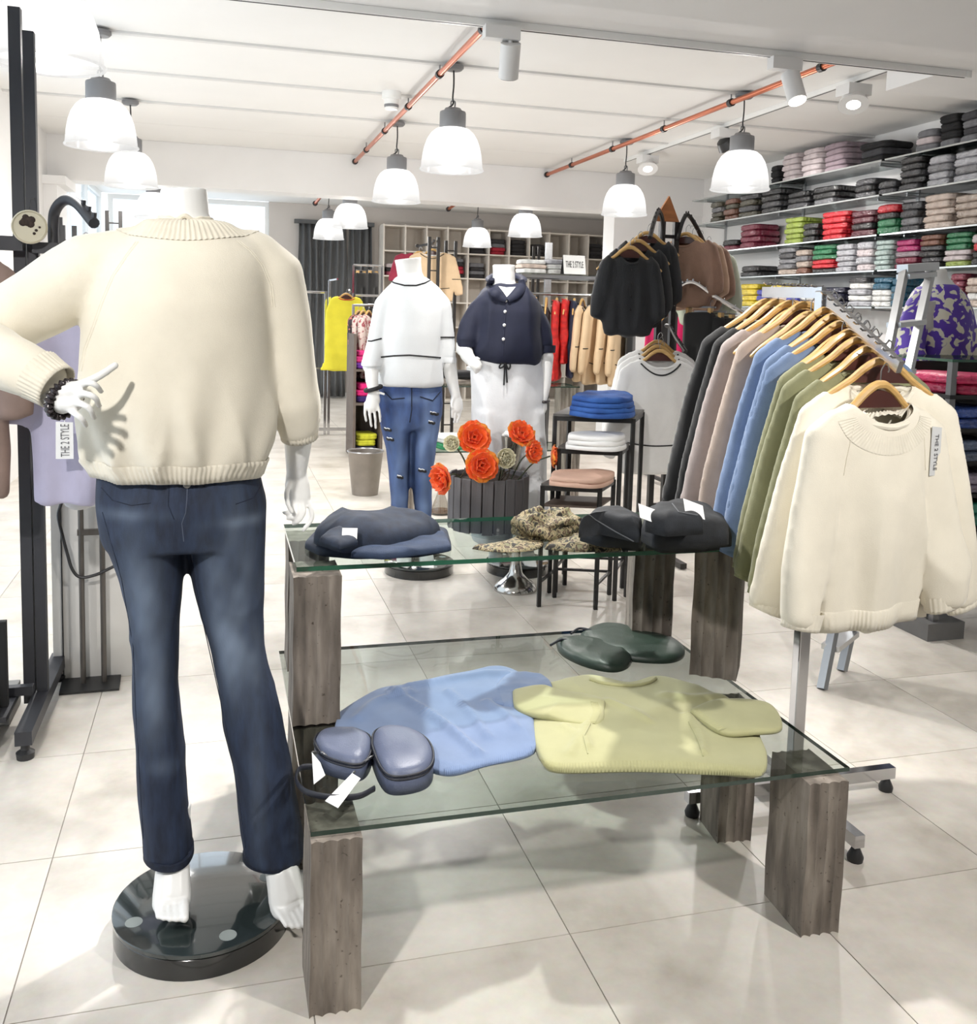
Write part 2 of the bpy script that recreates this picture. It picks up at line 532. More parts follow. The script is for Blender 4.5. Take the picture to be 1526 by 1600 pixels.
def window(name, p0, ax, w, z0, z1, nx, nz, t=.06):
    """frame in the vertical plane through p0 along ax"""
    ax = Vector(ax); p0 = Vector(p0); nrm = Vector((-ax.y, ax.x, 0))
    f = MB()
    w0 = struct(f.bar(p0 + Vector((0, 0, z0 + t / 2)), p0 + ax * w + Vector((0, 0, z0 + t / 2)), .08, t).build(name, PLASTW, smooth=False))
    MB().bar(p0 + Vector((0, 0, z1 - t / 2)), p0 + ax * w + Vector((0, 0, z1 - t / 2)), .08, t).build('window_head', PLASTW, w0, smooth=False)
    for i in range(nx + 1):
        q = p0 + ax * (t / 2 + (w - t) * i / nx)
        MB().box((q.x - t / 2, q.y - t / 2, z0 + t), (q.x + t / 2, q.y + t / 2, z1 - t)).build('window_post', PLASTW, w0, smooth=False)
    for i in range(nx):
        a = p0 + ax * (t + (w - t) * i / nx); b = p0 + ax * ((w - t) * (i + 1) / nx)
        for k in range(1, nz):
            zz = z0 + (z1 - z0) * k / nz
            MB().bar(a + Vector((0, 0, zz)), b + Vector((0, 0, zz)), .05, .045).build('transom', PLASTW, w0, smooth=False)
        MB().bar(a + Vector((0, 0, (z0 + z1) / 2)), b + Vector((0, 0, (z0 + z1) / 2)), .012, z1 - z0 - 2 * t).build('pane', PANE, w0, smooth=False)
    return w0
window('window_1', (XL + .01, YB + .1, 0), (1, 0, 0), 2.32, .02, 3.0, 2, 2, .07)
window('window_3', (XL - .1, 10.5, 0), (0, 1, 0), 4.65, .02, 3.0, 3, 2, .07)
window('window_2', (XL - .1, 1.2, 0), (0, 1, 0), 6.35, .02, 3.0, 4, 1, .08)

# ================================================================== pendant lamps
def shade_material():
    m, n, b, out = _nt('prismatic_acrylic'); L = n.links
    n.nodes.remove(b)
    tc = n.nodes.new('ShaderNodeTexCoord'); sp = n.nodes.new('ShaderNodeSeparateXYZ'); L.new(tc.outputs['Object'], sp.inputs[0])
    mr = n.nodes.new('ShaderNodeMapRange'); L.new(sp.outputs['Z'], mr.inputs[0])        # lit hardest around the bulb, clearer towards the rim
    for k_, v_ in ((1, -.65), (2, -.42), (3, .8), (4, 1.7)): mr.inputs[k_].default_value = v_
    m3 = n.nodes.new('ShaderNodeMapRange'); L.new(sp.outputs['Z'], m3.inputs[0])
    for k_, v_ in ((1, -.65), (2, -.45), (3, .65), (4, .92)): m3.inputs[k_].default_value = v_
    e = n.nodes.new('ShaderNodeEmission'); e.inputs[0].default_value = (1, .985, .96, 1); L.new(mr.outputs[0], e.inputs[1])
    t = n.nodes.new('ShaderNodeBsdfTransparent'); t.inputs[0].default_value = (.97, .97, .97, 1)
    mx = n.nodes.new('ShaderNodeMixShader'); L.new(m3.outputs[0], mx.inputs[0])
    g = n.nodes.new('ShaderNodeBsdfGlossy'); g.inputs['Roughness'].default_value = .15
    m2 = n.nodes.new('ShaderNodeMixShader'); m2.inputs[0].default_value = .08
    L.new(t.outputs[0], mx.inputs[1]); L.new(e.outputs[0], mx.inputs[2]); L.new(mx.outputs[0], m2.inputs[1]); L.new(g.outputs[0], m2.inputs[2])
    L.new(m2.outputs[0], out.inputs[0])
    return m
SHADE = shade_material()
BULB = emit('lamp_bulb', (255, 250, 240), 14)
def make_pendant():
    t = thing('pendant_lamp', 'pendant lamp', 'lamp')           # base at the ceiling point, hangs down
    MB().lathe([(.0, 0), (.062, -.001), (.064, -.018), (.05, -.032), (.0, -.034)], n=24).build('canopy', PLASTG, t)
    MB().tube(bez([(0, 0, -.03), (.002, 0, -.12), (-.003, 0, -.2), (0, 0, -.24), (-.04, 0, -.275), (-.055, 0, -.30)], 5), .0055, 6).build('cord', BLACKM, t)
    MB().tube(bez([(-.012, 0, -.262), (-.012, 0, -.225), (.012, 0, -.225), (.012, 0, -.262)], 4), .005, 6).build('hook', PLASTG, t)
    h = MB().lathe([(0, -.268), (.05, -.268), (.06, -.283), (.082, -.29), (.084, -.30), (.084, -.385), (.078, -.395), (0, -.395)], n=28).build('ballast_housing', PLASTG, t)
    prof = [(.07, -.39), (.105, -.40), (.135, -.425), (.16, -.465), (.178, -.515), (.189, -.57), (.195, -.625), (.197, -.65)]
    n = 96; R = []
    for r, z in prof:
        R.append([((r + (.0022 if j % 2 else 0)) * math.cos(2 * pi * j / n), (r + (.0022 if j % 2 else 0)) * math.sin(2 * pi * j / n), z) for j in range(n)])
    s = MB().rings(R, cap=False).build('shade', SHADE, t)
    MB().tube([(.202 * math.cos(a), .202 * math.sin(a), -.653) for a in [2 * pi * j / 48 for j in range(48)]], .006, 6, closed=True).build('rim', SHADE, s)
    MB().lathe([(0, -.395), (.022, -.40), (.026, -.43), (.045, -.46), (.05, -.49), (.04, -.52), (0, -.535)], n=16).build('bulb', BULB, t)
    return t
pend = make_pendant()
LP = [(1.45, 6.12, 'white dome pendant lamp hanging nearest beside the longer copper pipe', 42),
      (1.45, 8.12, 'white dome pendant lamp near the smoke detector and far end of copper pipe', 42),
      (-.62, 4.1, 'largest white dome pendant lamp, top left behind the black pole', 42),
      (-.65, 6.12, 'second white dome pendant lamp from the left edge', 38),
      (-.65, 8.12, 'white dome pendant lamp above the headless neck of the cream sweater mannequin', 34),
      (3.53, 6.12, 'white dome pendant lamp hanging in front of the stocked wall shelves', 42),
      (3.53, 8.12, 'white dome pendant lamp just left of the wooden triangle rack', 38),
      (1.44, 11.0, 'white dome pendant lamp with its top hidden by the beam, before the curtain', 30),
      (1.42, 13.0, 'small far white dome pendant lamp left, in front of the grey curtain', 30),
      (3.52, 11.0, 'far white dome pendant lamp with hidden top, before the cubby shelves', 30),
      (3.52, 13.2, 'farthest small white dome pendant lamp in front of the cubby shelves', 30),
      (-.65, 11.0, 'far white dome pendant lamp peeking out beside the mannequin neck', 30)]
for i, (x, y, lb, pw) in enumerate(LP):
    o = pend if i == 0 else dup(pend, (x, y, 2.986))
    o.location = (x, y, 2.986); o['label'] = lb; o['group'] = 'white dome pendant lamps'
    lamp_light('pendant_light', 'POINT', (x, y, 2.40), pw * 1.7, (1, .975, .94), .06)

# ================================================================== pipes, tracks, spots
COPPER = mat('copper_pipe', (216, 128, 96), .3, .85, var=.1, vscale=5, stretch=(8, .6, 8))
def pipe(x, y0, y1, lb, zz=2.93):
    t = thing('copper_pipe', lb, 'pipe', (x, y1, zz), group='copper pipes under the ceiling')
    MB().cyl((x, y0, zz), (x, y1, zz), .019, n=12).build('tube', COPPER, t)
    k = y0 + .5
    while k < y1:
        c = MB().cyl((x, k - .02, zz), (x, k + .02, zz), .027, n=12).build('clamp', BLACKM, t)
        MB().cyl((x, k, zz + .02), (x, k, 3.0), .006, n=6).build('clamp_rod', STEEL, c)
        k += 1.05
    MB().cyl((x, y1 - .03, zz), (x, y1, zz), .03, n=14).build('end_cap', BLACKM, t)
pipe(1.365, 4.6, 10.09, 'copper pipe running along the ceiling left of the nearest centre pendant')
pipe(3.455, 4.62, 10.09, 'copper pipe running along the ceiling behind the right pendants')
for (px, py, lb) in ((492, 318, 'short copper pipe end above the grey curtain'), (700, 327, 'short copper pipe end above the cubby shelves')):
    p = at(px, py, Y=13.2)
    t = thing('copper_pipe', lb, 'pipe', p, group='copper pipes under the ceiling')
    MB().cyl(p, p + Vector((.12, -1.2, .16)), .02, n=10).build('tube', COPPER, t)
    MB().cyl(p - Vector((0, .03, 0)), p, .035, n=10).build('end_cap', BLACKM, t)
def ceiling_track(p0, p1, lb):
    p0, p1 = Vector(p0), Vector(p1)
    t = thing('ceiling_track', lb, 'light track', (p0 + p1) / 2)
    MB().bar(p0, p1, .036, .034).build('rail', PLASTW, t, smooth=False)
    MB().bar(p0 - Vector((0, 0, .0172)), p1 - Vector((0, 0, .0172)), .010, .0025).build('slot', BLACKM, t, smooth=False)
    for e, q in ((p0, p1), (p1, p0)):
        d = (e - q).normalized()
        MB().bar(e, e + d * .03, .04, .038).build('end_piece', PLASTW, t, smooth=False)
ceiling_track((-.4, 4.52, 2.782), (3.9, 4.46, 2.782), 'white light track under the ceiling edge carrying two spotlights')
ceiling_track((3.96, 5.1, 2.982), (3.96, 9.1, 2.982), 'thin white light track running back along the ceiling beside the right copper pipe')
SPOTW = mat('spot_white', (222, 221, 220), .45, var=.01)
SPOTK = mat('spot_black', (30, 30, 31), .4, var=.03)
LENS = emit('spot_lens', (255, 250, 240), 9)
def cyl_spot(p, aim, lb, lit, power):
    p = Vector(p)
    t = thing('ceiling_spotlight', lb, 'spotlight', p)
    MB().box((p.x - .085, p.y - .03, p.z - .06), (p.x + .085, p.y + .03, p.z)).build('driver_box', SPOTW, t, smooth=False)
    a = p + Vector((.045, 0, -.06)); j = a + Vector((0, 0, -.045))
    MB().cyl(a, j, .011, n=10).build('stem', SPOTW, t)
    d = (Vector(aim) - j).normalized()
    c0 = j - d * .035; c1 = j + d * .125
    b = MB().cyl(c0, c1, .048, n=28).build('lamp_head', SPOTW, t)
    MB().cyl(c1, c1 + d * .003, .043, n=24).build('lens', LENS if lit else SPOTK, b)
    lamp_light('spot_light', 'SPOT', c1 + d * .02, power, aim=aim, angle=1.0, size=.04)
cyl_spot((1.285, 4.47, 2.765), (1.55, 5.6, .6), 'white cylinder spotlight, unlit from here, on the track above the centre pendant', False, 90)
cyl_spot((2.80, 4.47, 2.765), (2.95, 3.6, .8), 'white cylinder spotlight with glowing lens on the track at upper right', True, 90)
def box_spot(p, aim, lb, lit, power):
    p = Vector(p)
    t = thing('ceiling_spotlight', lb, 'spotlight', p)
    MB().box((p.x - .085, p.y - .07, p.z - .085), (p.x + .085, p.y + .07, p.z - .015)).build('gear_box', SPOTW, t, smooth=False)
    MB().box((p.x - .018, p.y - .03, p.z - .015), (p.x + .018, p.y + .03, p.z)).build('track_adapter', PLASTW, t, smooth=False)
    d = (Vector(aim) - p).normalized(); c0 = p + Vector((0, 0, -.09)); c1 = c0 + d * .055
    h = MB().lathe([(.03, -.012), (.07, 0), (.092, .05), (.096, .062)], c0, 24, axis=d).build('reflector_head', SPOTW if lit else SPOTK, t)
    MB().lathe([(0, .056), (.088, .058), (.0, .066)], c0, 24, axis=d).build('lens', LENS if lit else SPOTK, h)
    lamp_light('spot_light', 'SPOT', c0 + d * .09, power, aim=aim, angle=1.5, size=.06)
box_spot((3.96, 5.5, 2.965), (3.3, 4.3, .5), 'box spotlight glowing brightly at the near end of the right ceiling track', True, 50)
box_spot((3.96, 7.15, 2.965), (4.9, 7.3, 2.2), 'box spotlight with black head turned to the wall, behind the right pendant', False, 60)
box_spot((3.96, 8.6, 2.965), (3.5, 7.0, .3), 'small box spotlight glowing at the far end of the right ceiling track', True, 50)
p = Vector((1.22, 7.09, 3.0))
t = thing('smoke_detector', 'round white smoke detector on the ceiling left of the copper pipe', 'detector', p)
MB().lathe([(0, 0), (.07, 0), (.07, -.05), (.062, -.055), (0, -.055)], p, 24).build('mount', PLASTW, t)
MB().lathe([(0, -.055), (.056, -.055), (.05, -.10), (.044, -.125), (0, -.13)], p, 24).build('sensor_head', PLASTW, t)
MB().lathe([(.053, -.09), (.0535, -.10), (.05, -.11), (.049, -.10)], p, 24).build('vent_ring', PLASTG, t)

# ================================================================== two level glass table on fluted blocks
def block_material():
    m, n, b, out = _nt('fluted_concrete_block'); L = n.links
    tc = n.nodes.new('ShaderNodeTexCoord'); mp = n.nodes.new('ShaderNodeMapping'); mp.inputs['Scale'].default_value = (1, 1, .2)
    L.new(tc.outputs['Object'], mp.inputs[0])
    n1 = n.nodes.new('ShaderNodeTexNoise'); n1.inputs['Scale'].default_value = 26; n1.inputs['Detail'].default_value = 7; L.new(mp.outputs[0], n1.inputs['Vector'])
    r = n.nodes.new('ShaderNodeValToRGB'); e = r.color_ramp.elements
    e[0].position = .3; e[0].color = srgb(92, 85, 78); e[1].position = .72; e[1].color = srgb(156, 147, 137)
    q = e.new(.5); q.color = srgb(124, 115, 106)
    L.new(n1.outputs['Fac'], r.inputs[0])
    n2 = n.nodes.new('ShaderNodeTexNoise'); n2.inputs['Scale'].default_value = 90; n2.inputs['Detail'].default_value = 2; L.new(tc.outputs['Object'], n2.inputs['Vector'])
    r2 = n.nodes.new('ShaderNodeValToRGB'); r2.color_ramp.elements[0].position = .24; r2.color_ramp.elements[1].position = .33
    r2.color_ramp.elements[0].color = (.4, .37, .34, 1)
    L.new(n2.outputs['Fac'], r2.inputs[0])
    mx = n.nodes.new('ShaderNodeMix'); mx.data_type = 'RGBA'; mx.blend_type = 'MULTIPLY'; mx.inputs['Factor'].default_value = 1
    L.new(r.outputs[0], mx.inputs[6]); L.new(r2.outputs[0], mx.inputs[7]); L.new(mx.outputs[2], b.inputs['Base Color'])
    b.inputs['Roughness'].default_value = .85
    bm = n.nodes.new('ShaderNodeBump'); bm.inputs['Strength'].default_value = .5; bm.inputs['Distance'].default_value = .004
    L.new(r2.outputs[0], bm.inputs['Height']); L.new(bm.outputs[0], b.inputs['Normal'])
    return m
BLOCK = block_material()
GTOP = clear('grey_tinted_glass', (.76, .79, .775), .03)
GTOP2 = clear('clear_glass', (.88, .93, .91), .03)
GEDGE = mat('green_glass_edge', (44, 62, 54), .15, var=.03, coat=.6)
GEDGE2 = mat('bright_green_glass_edge', (38, 92, 70), .15, var=.05, coat=.6)
def fluted(cx, cy, w, d, z0, z1, rz, seed):
    n = 48; r = random.Random(seed); P = []
    for k in range(n + 1):                                   # front face with scallops
        u = k / n; P.append((-w / 2 + w * u, -d / 2 + .007 * abs(math.sin(u * pi * 4)) - .0035))
    for k in range(n + 1):
        u = 1 - k / n; P.append((-w / 2 + w * u, d / 2 - .007 * abs(math.sin(u * pi * 4)) + .0035))
    c, s = math.cos(rz), math.sin(rz); R = []
    m = 9
    for k in range(m):
        z = z0 + (z1 - z0) * k / (m - 1)
        R.append([(cx + c * x - s * y + .0012 * math.sin(z * 31 + x * 90 + seed), cy + s * x + c * y + .001 * math.sin(z * 23 + y * 70), z) for x, y in P])
    return MB().rings(R)
def slab(lo, hi, mats):
    m = MB(); x0, y0, z0 = lo; x1, y1, z1 = hi
    m.box(lo, hi); m.mi = [0, 0, 1, 1, 1, 1]
    return m
t = thing('display_table', 'two-level glass display table on fluted concrete blocks, in the foreground', 'table', (.8, 2.35, 0))
for nm, (x, y, w, d, rz) in (('front_left', (.228, 1.905, .104, .155, 0)), ('front_right', (1.362, 1.895, .10, .165, -.05)),
                             ('rear_left', (.236, 2.43, .115, .15, 0)), ('rear_right', (1.372, 2.275, .10, .12, -.1))):
    fluted(x, y, w, d, 0.0, .374, rz, x * 9).build('leg_block', BLOCK, t, angle=.9)
for x, y, w, d, rz in ((.238, 2.425, .118, .15, .0), (1.43, 2.475, .135, .125, -.62), (.25, 2.79, .115, .13, 0), (1.362, 2.80, .13, .12, -.25)):
    fluted(x, y, w, d, .386, .7695, rz, x * 7 + y).build('riser_block', BLOCK, t, angle=.9)
slab((.178, 1.85, .375), (1.44, 2.90, .385), None).build('lower_glass', [GTOP, GEDGE], t, smooth=False)
slab((.19, 2.40, .770), (1.445, 2.89, .782), None).build('upper_glass', [GTOP2, GEDGE2], t, smooth=False)
# ================================================================== dressed mannequins
def rows_loft(mb, rows, Y, n=40, ex=2.3, yoff=0.0):
    """closed loft from (py, x_left, x_right, half_depth[, Y shift]) rows, top to bottom or reverse"""
    R = []
    for row in rows:
        py, xl, xr, b = row[:4]; Yc = Y + yoff + (row[4] if len(row) > 4 else 0)
        A, B = at(xl, py, Y=Yc), at(xr, py, Y=Yc); c = (A + B) / 2; a = (B - A).length / 2
        ring = []
        for j in range(n):
            t = 2 * pi * j / n; ct, st = math.cos(t), math.sin(t)
            ring.append(c + Vector((a * math.copysign(abs(ct) ** (2 / ex), ct), b * math.copysign(abs(st) ** (2 / ex), st), 0)))
        R.append(ring)
    return mb.rings(R if R[0][0].z < R[-1][0].z else R[::-1])
def limb(mb, pts, r, n=14, flat=1.0):
    """pts: (px, py, Y)"""
    return mb.tube([at(p[0], p[1], Y=p[2]) for p in pts], r, n, flat, round_ends=True)
def finger(mb, pts, r=.0085):
    P = [at(*p[:2], Y=p[2]) for p in pts]
    return mb.tube(bez(P, 3), [r * (1.08 - .3 * i / (3 * (len(P) - 1))) for i in range(3 * (len(P) - 1) + 1)], 8, round_ends=True)
def skin(mb, vox, name, parent, it=3, material=None):
    V, F = remesh(mb, vox, it)
    return solid(V, F).build(name, material or MANN, parent, angle=0)
def drape(V, F, amp, freq, seed, zlo=None, zhi=None):
    N = normals(V, F); d = fnoise(V * np.array([1, 1, .35]), freq, seed)
    w = np.ones(len(V))
    if zlo is not None: w = np.clip((zhi - V[:, 2]) / (zhi - zlo), 0, 1)
    return V + N * (amp * d * w)[:, None]
def rib_band(bvh, c, phi0, phi1, nrib, amp, lift, rows=6, flatten=1.0):
    """ribbed band laid over a surface; directions from c between two elevations"""
    n = nrib * 4; G = []
    for i in range(rows):
        ph = phi0 + (phi1 - phi0) * i / (rows - 1); r = []
        for j in range(n):
            t = 2 * pi * j / n
            d = Vector((math.cos(t) * math.cos(ph), math.sin(t) * math.cos(ph) * flatten, math.sin(ph))).normalized()
            h = bvh.ray_cast(Vector(c), d)
            k = (h[3] if h[0] is not None else .1) + lift + amp * math.cos(t * nrib)
            r.append(Vector(c) + d * k)
        G.append(r)
    return MB().rings(G, cap=False)
def ring_band(c, axis, r0, r1, length, nrib, amp, th=.004, flat=1.0, side=(0, 1, 0)):
    """short ribbed cuff: open sleeve end with an inner wall"""
    c, ax = Vector(c), Vector(axis).normalized()
    u = Vector(side); u = (u - ax * u.dot(ax)).normalized(); w = ax.cross(u); n = nrib * 4; R = []
    for q, (s, rr) in enumerate(((0, r0), (.35, (r0 + r1) / 2), (.8, r1), (1, r1 * .985), (1, r1 - th), (.2, r1 - th))):
        ring = []
        for j in range(n):
            t = 2 * pi * j / n; k = rr + (amp * math.cos(t * nrib) if q < 4 else 0)
            ring.append(c + ax * (length * s) + u * (k * math.cos(t)) + w * (k * flat * math.sin(t)))
        R.append(ring)
    return MB().rings(R, cap=False)
def stitch(bvh, pts, r, lift=.001, n=6, dens=6):
    P = []
    for a, b in zip(pts, pts[1:]):
        for k in range(dens):
            t = k / dens; h = hit(bvh, a[0] + (b[0] - a[0]) * t, a[1] + (b[1] - a[1]) * t, lift)
            if h is not None: P.append(h)
    h = hit(bvh, *pts[-1], lift)
    if h is not None: P.append(h)
    return MB().tube(P, r, n) if len(P) > 2 else MB()

CREAM = mat('cream_knit', (232, 225, 208), .85, var=.02, vscale=14, bump=.25, bscale=420, sheen=.3, bdist=.002)
CREAMRIB = mat('cream_rib_knit', (230, 223, 206), .85, var=.03, vscale=30, bump=.2, bscale=420, sheen=.3, bdist=.002)
DENIM = mat('indigo_denim', (36, 49, 74), .8, var=.10, vscale=60, stretch=(1, 1, .25), bump=.3, bscale=500, wear=(116, 130, 150), dark=(22, 30, 48), bdist=.002)
DENIMB = mat('bright_blue_denim', (44, 70, 122), .8, var=.1, vscale=30, stretch=(1, 1, .4), bump=.3, bscale=300, wear=(134, 160, 204), dark=(28, 44, 84), bdist=.003)
THREAD = mat('denim_thread', (84, 92, 110), .8, var=.1)
THREADD = mat('dark_denim_hem', (28, 38, 60), .85, var=.2, vscale=90)
BEAD = mat('grey_beads', (70, 64, 66), .25, .3, var=.2, vscale=90)
BLACKT = mat('black_trim_knit', (34, 34, 36), .8, var=.05)
BASEK = mat('black_base_lacquer', (26, 28, 29), .12, var=.02, coat=.7)
BASEG = mat('dark_glass_disc', (44, 52, 52), .05, var=.01, coat=1.0)
PAD = mat('frosted_pad', (148, 156, 154), .6, var=.04)

def foot(mb, ankle, ball, toe, r=(.036, .034, .03), toes=True, width=.042):
    """ankle -> instep -> ball -> toes, with separate small toes"""
    a, b, t = Vector(ankle), Vector(ball), Vector(toe)
    mb.tube(bez([a + Vector((0, .01, .12)), a, (a + b) / 2 + Vector((0, 0, .012)), b, b.lerp(t, .45)], 4), [.04, .038, .036, .036, .036, .036, .037, .038, .039, .04, .041, .042, .042, .041, .040, .038, .034], 12,
            [1, 1, 1, 1, 1, .95, .9, .8, .75, .7, .66, .62, .58, .52, .48, .45, .45], side=(1, 0, 0), round_ends=False)
    mb.tube([a + Vector((0, .0, 0)), a + Vector((0, .035, -.035)), a + Vector((0, .03, -.07))], [.03, .03, .022], 10, round_ends=True)
    if toes:
        d = (t - b).normalized(); s = d.cross(Vector((0, 0, 1))).normalized()
        for k, (o, l, rr) in enumerate(((-.026, 1.25, .0115), (-.0085, 1.2, .0085), (.0065, 1.12, .008), (.0205, 1.0, .0075), (.033, .85, .007))):
            p = b + s * o; q = b + (t - b) * l + s * o * .9
            mb.tube([p, (p + q) / 2 + Vector((0, 0, .003)), q], [rr, rr, rr * .9], 8, round_ends=True)
def mann_base(t, c, r):
    c = Vector(c)
    b = MB().lathe([(0, 0), (r, 0), (r, .046), (r - .004, .05), (0, .05)], c, 64).build('base', BASEK, t, angle=.5)
    MB().lathe([(0, .0505), (r + .002, .0505), (r + .002, .0585), (r - .001, .06), (0, .06)], c, 64).build('base_glass', BASEG, b, angle=.5)
    for a in (.35, 1.92, 3.49, 5.06):
        MB().lathe([(0, .0602), (.019, .0602), (.019, .0606), (0, .0606)], c + Vector((r * .8 * math.cos(a), r * .8 * math.sin(a), 0)), 20).build('pad', PAD, b)

# ------------------------------------------------ mannequin in the cream sweater
YM = 2.2
m1 = thing('mannequin', 'headless white mannequin in cream sweater and flared blue jeans, hand on hip', 'mannequin', (-.035, 2.19, 0))
b = MB()
b.tube([at(287, 296, Y=YM) , at(288, 312, Y=YM), at(290, 335, Y=YM), at(292, 360, Y=YM), at(292, 395, Y=YM)], [.049, .049, .05, .06, .09], 24, .95)
b.tube([at(292, 385, Y=YM), at(290, 520, Y=YM), at(285, 640, Y=YM), at(282, 760, Y=YM), at(284, 815, Y=YM)], [.11, .125, .10, .12, .08], 18, .7, side=(1, 0, 0))
for pts, rr in (([(200, 400, YM), (90, 470, YM), (-30, 540, 2.17)], [.05, .045, .04]), ([(-30, 540, 2.17), (30, 578, 2.06), (70, 606, 2.03), (97, 626, 2.0)], [.04, .038, .034, .027]),
                ([(405, 405, YM), (445, 520, YM), (462, 640, 2.24)], [.05, .042, .038]), ([(462, 640, 2.24), (466, 690, 2.27), (463, 738, 2.3)], [.038, .033, .024]),
                ([(228, 815, YM), (243, 1000, YM), (266, 1250, YM)], [.062, .038, .032]), ([(352, 815, YM), (370, 1000, 2.19), (430, 1250, 2.18)], [.062, .038, .032])):
    limb(b, pts, rr)
# left hand: palm, curled fingers, thumb up
limb(b, [(94, 622, 2.0), (108, 616, 1.985), (118, 612, 1.976)], [.027, .026, .022], flat=.75)
limb(b, [(97, 628, 1.995), (106, 630, 1.98), (113, 631, 1.974)], [.024, .024, .02], flat=.8)
for f in ([(118, 602, 1.972), (138, 598, 1.952), (150, 602, 1.95), (158, 612, 1.966)], [(117, 614, 1.966), (137, 616, 1.944), (149, 622, 1.944), (155, 634, 1.962)],
          [(113, 627, 1.966), (132, 633, 1.946), (142, 641, 1.946), (147, 653, 1.964)], [(107, 638, 1.970), (120, 648, 1.954), (129, 656, 1.954), (134, 665, 1.97)]):
    finger(b, f, .0072)
finger(b, [(106, 604, 1.985), (128, 600, 1.972), (156, 587, 1.972), (180, 571, 1.985)], .0095)
# right hand hanging beside the table corner
limb(b, [(463, 736, 2.3), (464, 756, 2.3), (467, 778, 2.3)], [.024, .03, .029], flat=.62)
for f in ([(475, 772, 2.3), (486, 796, 2.29), (486, 812, 2.285), (474, 828, 2.28)], [(469, 778, 2.295), (474, 800, 2.28), (466, 814, 2.275), (458, 818, 2.28)],
          [(462, 778, 2.295), (465, 797, 2.28), (458, 808, 2.275), (450, 810, 2.28)], [(456, 774, 2.3), (457, 790, 2.285), (451, 800, 2.28), (444, 801, 2.285)],
          [(454, 752, 2.295), (448, 770, 2.27), (450, 788, 2.26), (456, 800, 2.258)]):
    finger(b, f, .0072)
foot(b, at(271, 1338, Y=2.2), at(268, 1408, Y=2.12), at(270, 1432, Y=2.07))
foot(b, at(434, 1338, Y=2.16), at(450, 1412, Y=2.10), at(468, 1442, Y=2.055))
skin(b, .0034, 'body', m1, 2)
mann_base(m1, (-.035, 2.19, 0), .197)
q = at(101, 624, Y=1.998); ax = (at(112, 632, Y=1.985) - at(80, 612, Y=2.02)).normalized()
u = ax.orthogonal().normalized(); w = ax.cross(u); br = MB()
R = []
for j in range(160):
    a = 2 * pi * j / 160; k = .0365; rr = .0065 + .0022 * math.cos(a * 22)
    R.append([q + u * ((k + rr * math.cos(s)) * math.cos(a)) + w * ((k + rr * math.cos(s)) * math.sin(a)) + ax * (rr * 1.25 * math.sin(s)) for s in [2 * pi * i / 8 for i in range(8)]])
br.rings(R, closed=True).build('bead_bracelet', BEAD, m1)['label'] = 'dark grey bead bracelet on the raised wrist'

b = MB()
rows_loft(b, [(744, 154, 406, .118), (722, 142, 415, .135), (690, 130, 423, .15), (640, 122, 428, .158), (580, 124, 428, .158), (520, 128, 425, .16), (470, 138, 421, .158),
              (430, 150, 420, .145), (402, 165, 420, .125), (380, 190, 405, .104), (362, 214, 376, .088), (348, 224, 358, .076)], YM)
limb(b, [(200, 396, YM), (150, 420, YM), (62, 474, YM), (0, 506, 2.19), (-52, 536, 2.16)], [.055, .078, .070, .066, .062])
limb(b, [(-52, 538, 2.15), (-10, 558, 2.08), (35, 575, 2.04), (66, 588, 2.02)], [.062, .062, .056, .047])
limb(b, [(395, 402, YM), (428, 428, YM), (444, 500, YM), (452, 570, 2.21), (457, 630, 2.22), (464, 660, 2.23)], [.06, .066, .060, .060, .062, .050])
V, F = remesh(b, .007, 9)
N = normals(V, F)
zz = np.clip((1.36 - V[:, 2]) / .3, 0, 1) * np.clip((V[:, 2] - 1.055) / .05, 0, 1)
ang = np.arctan2(V[:, 1] - YM, V[:, 0] + .08)
fold = 1.5 * (1 - np.abs(np.sin(ang * 5.5 + 10 * (V[:, 2] - 1.1) * np.sign(V[:, 0] + .1) + .6))) ** 2 * np.clip((1.32 - V[:, 2]) / .2, 0, 1) + np.sin(ang * 9 + 14 * (V[:, 0] + .08) * (1.36 - V[:, 2]) * 6 + 1.2) * .7 + np.sin(ang * 5 - 9 * V[:, 2] + 2) * .5
near_body = (np.abs(V[:, 0] + .08) < .215)
V = V + N * (.0105 * fold * zz * near_body)[:, None]
V = V + N * (.0035 * fnoise(V * np.array([1, 1, .4]), 22, 3) + .007 * fridge(V * np.array([1, 1, .8]), 13, 9) * np.clip(np.abs(V[:, 0] + .08) / .2 - .6, 0, 1))[:, None]
V = relax(V, F, 3)
sw = solid(V, F).build('sweater', CREAM, m1, angle=0)
sw['label'] = 'cream raglan knit sweater with ribbed neck and hem'
bv = BVHTree.FromPolygons([tuple(p) for p in V], F)
c0 = at(290, 430, Y=YM)
rib_band(bv, c0, 1.12, .58, 60, .0019, .0018, 9).build('neck_rib', CREAMRIB, sw, angle=0)
loop = []
for j in range(90):
    a = 2 * pi * j / 90; d = Vector((math.cos(a) * math.cos(1.14), math.sin(a) * math.cos(1.14), math.sin(1.14))).normalized()
    h = bv.ray_cast(c0, d); k = (h[3] if h[0] is not None else .12)
    loop.append(c0 + d * (k + .004 + .0025 * math.sin(a * 11)) + Vector((0, 0, .003 * math.sin(a * 7))))
MB().tube(loop, .0055, 8, closed=True).build('rolled_collar', CREAMRIB, sw)
hz = at(290, 738, Y=YM).z
R = []; n = 90 * 4
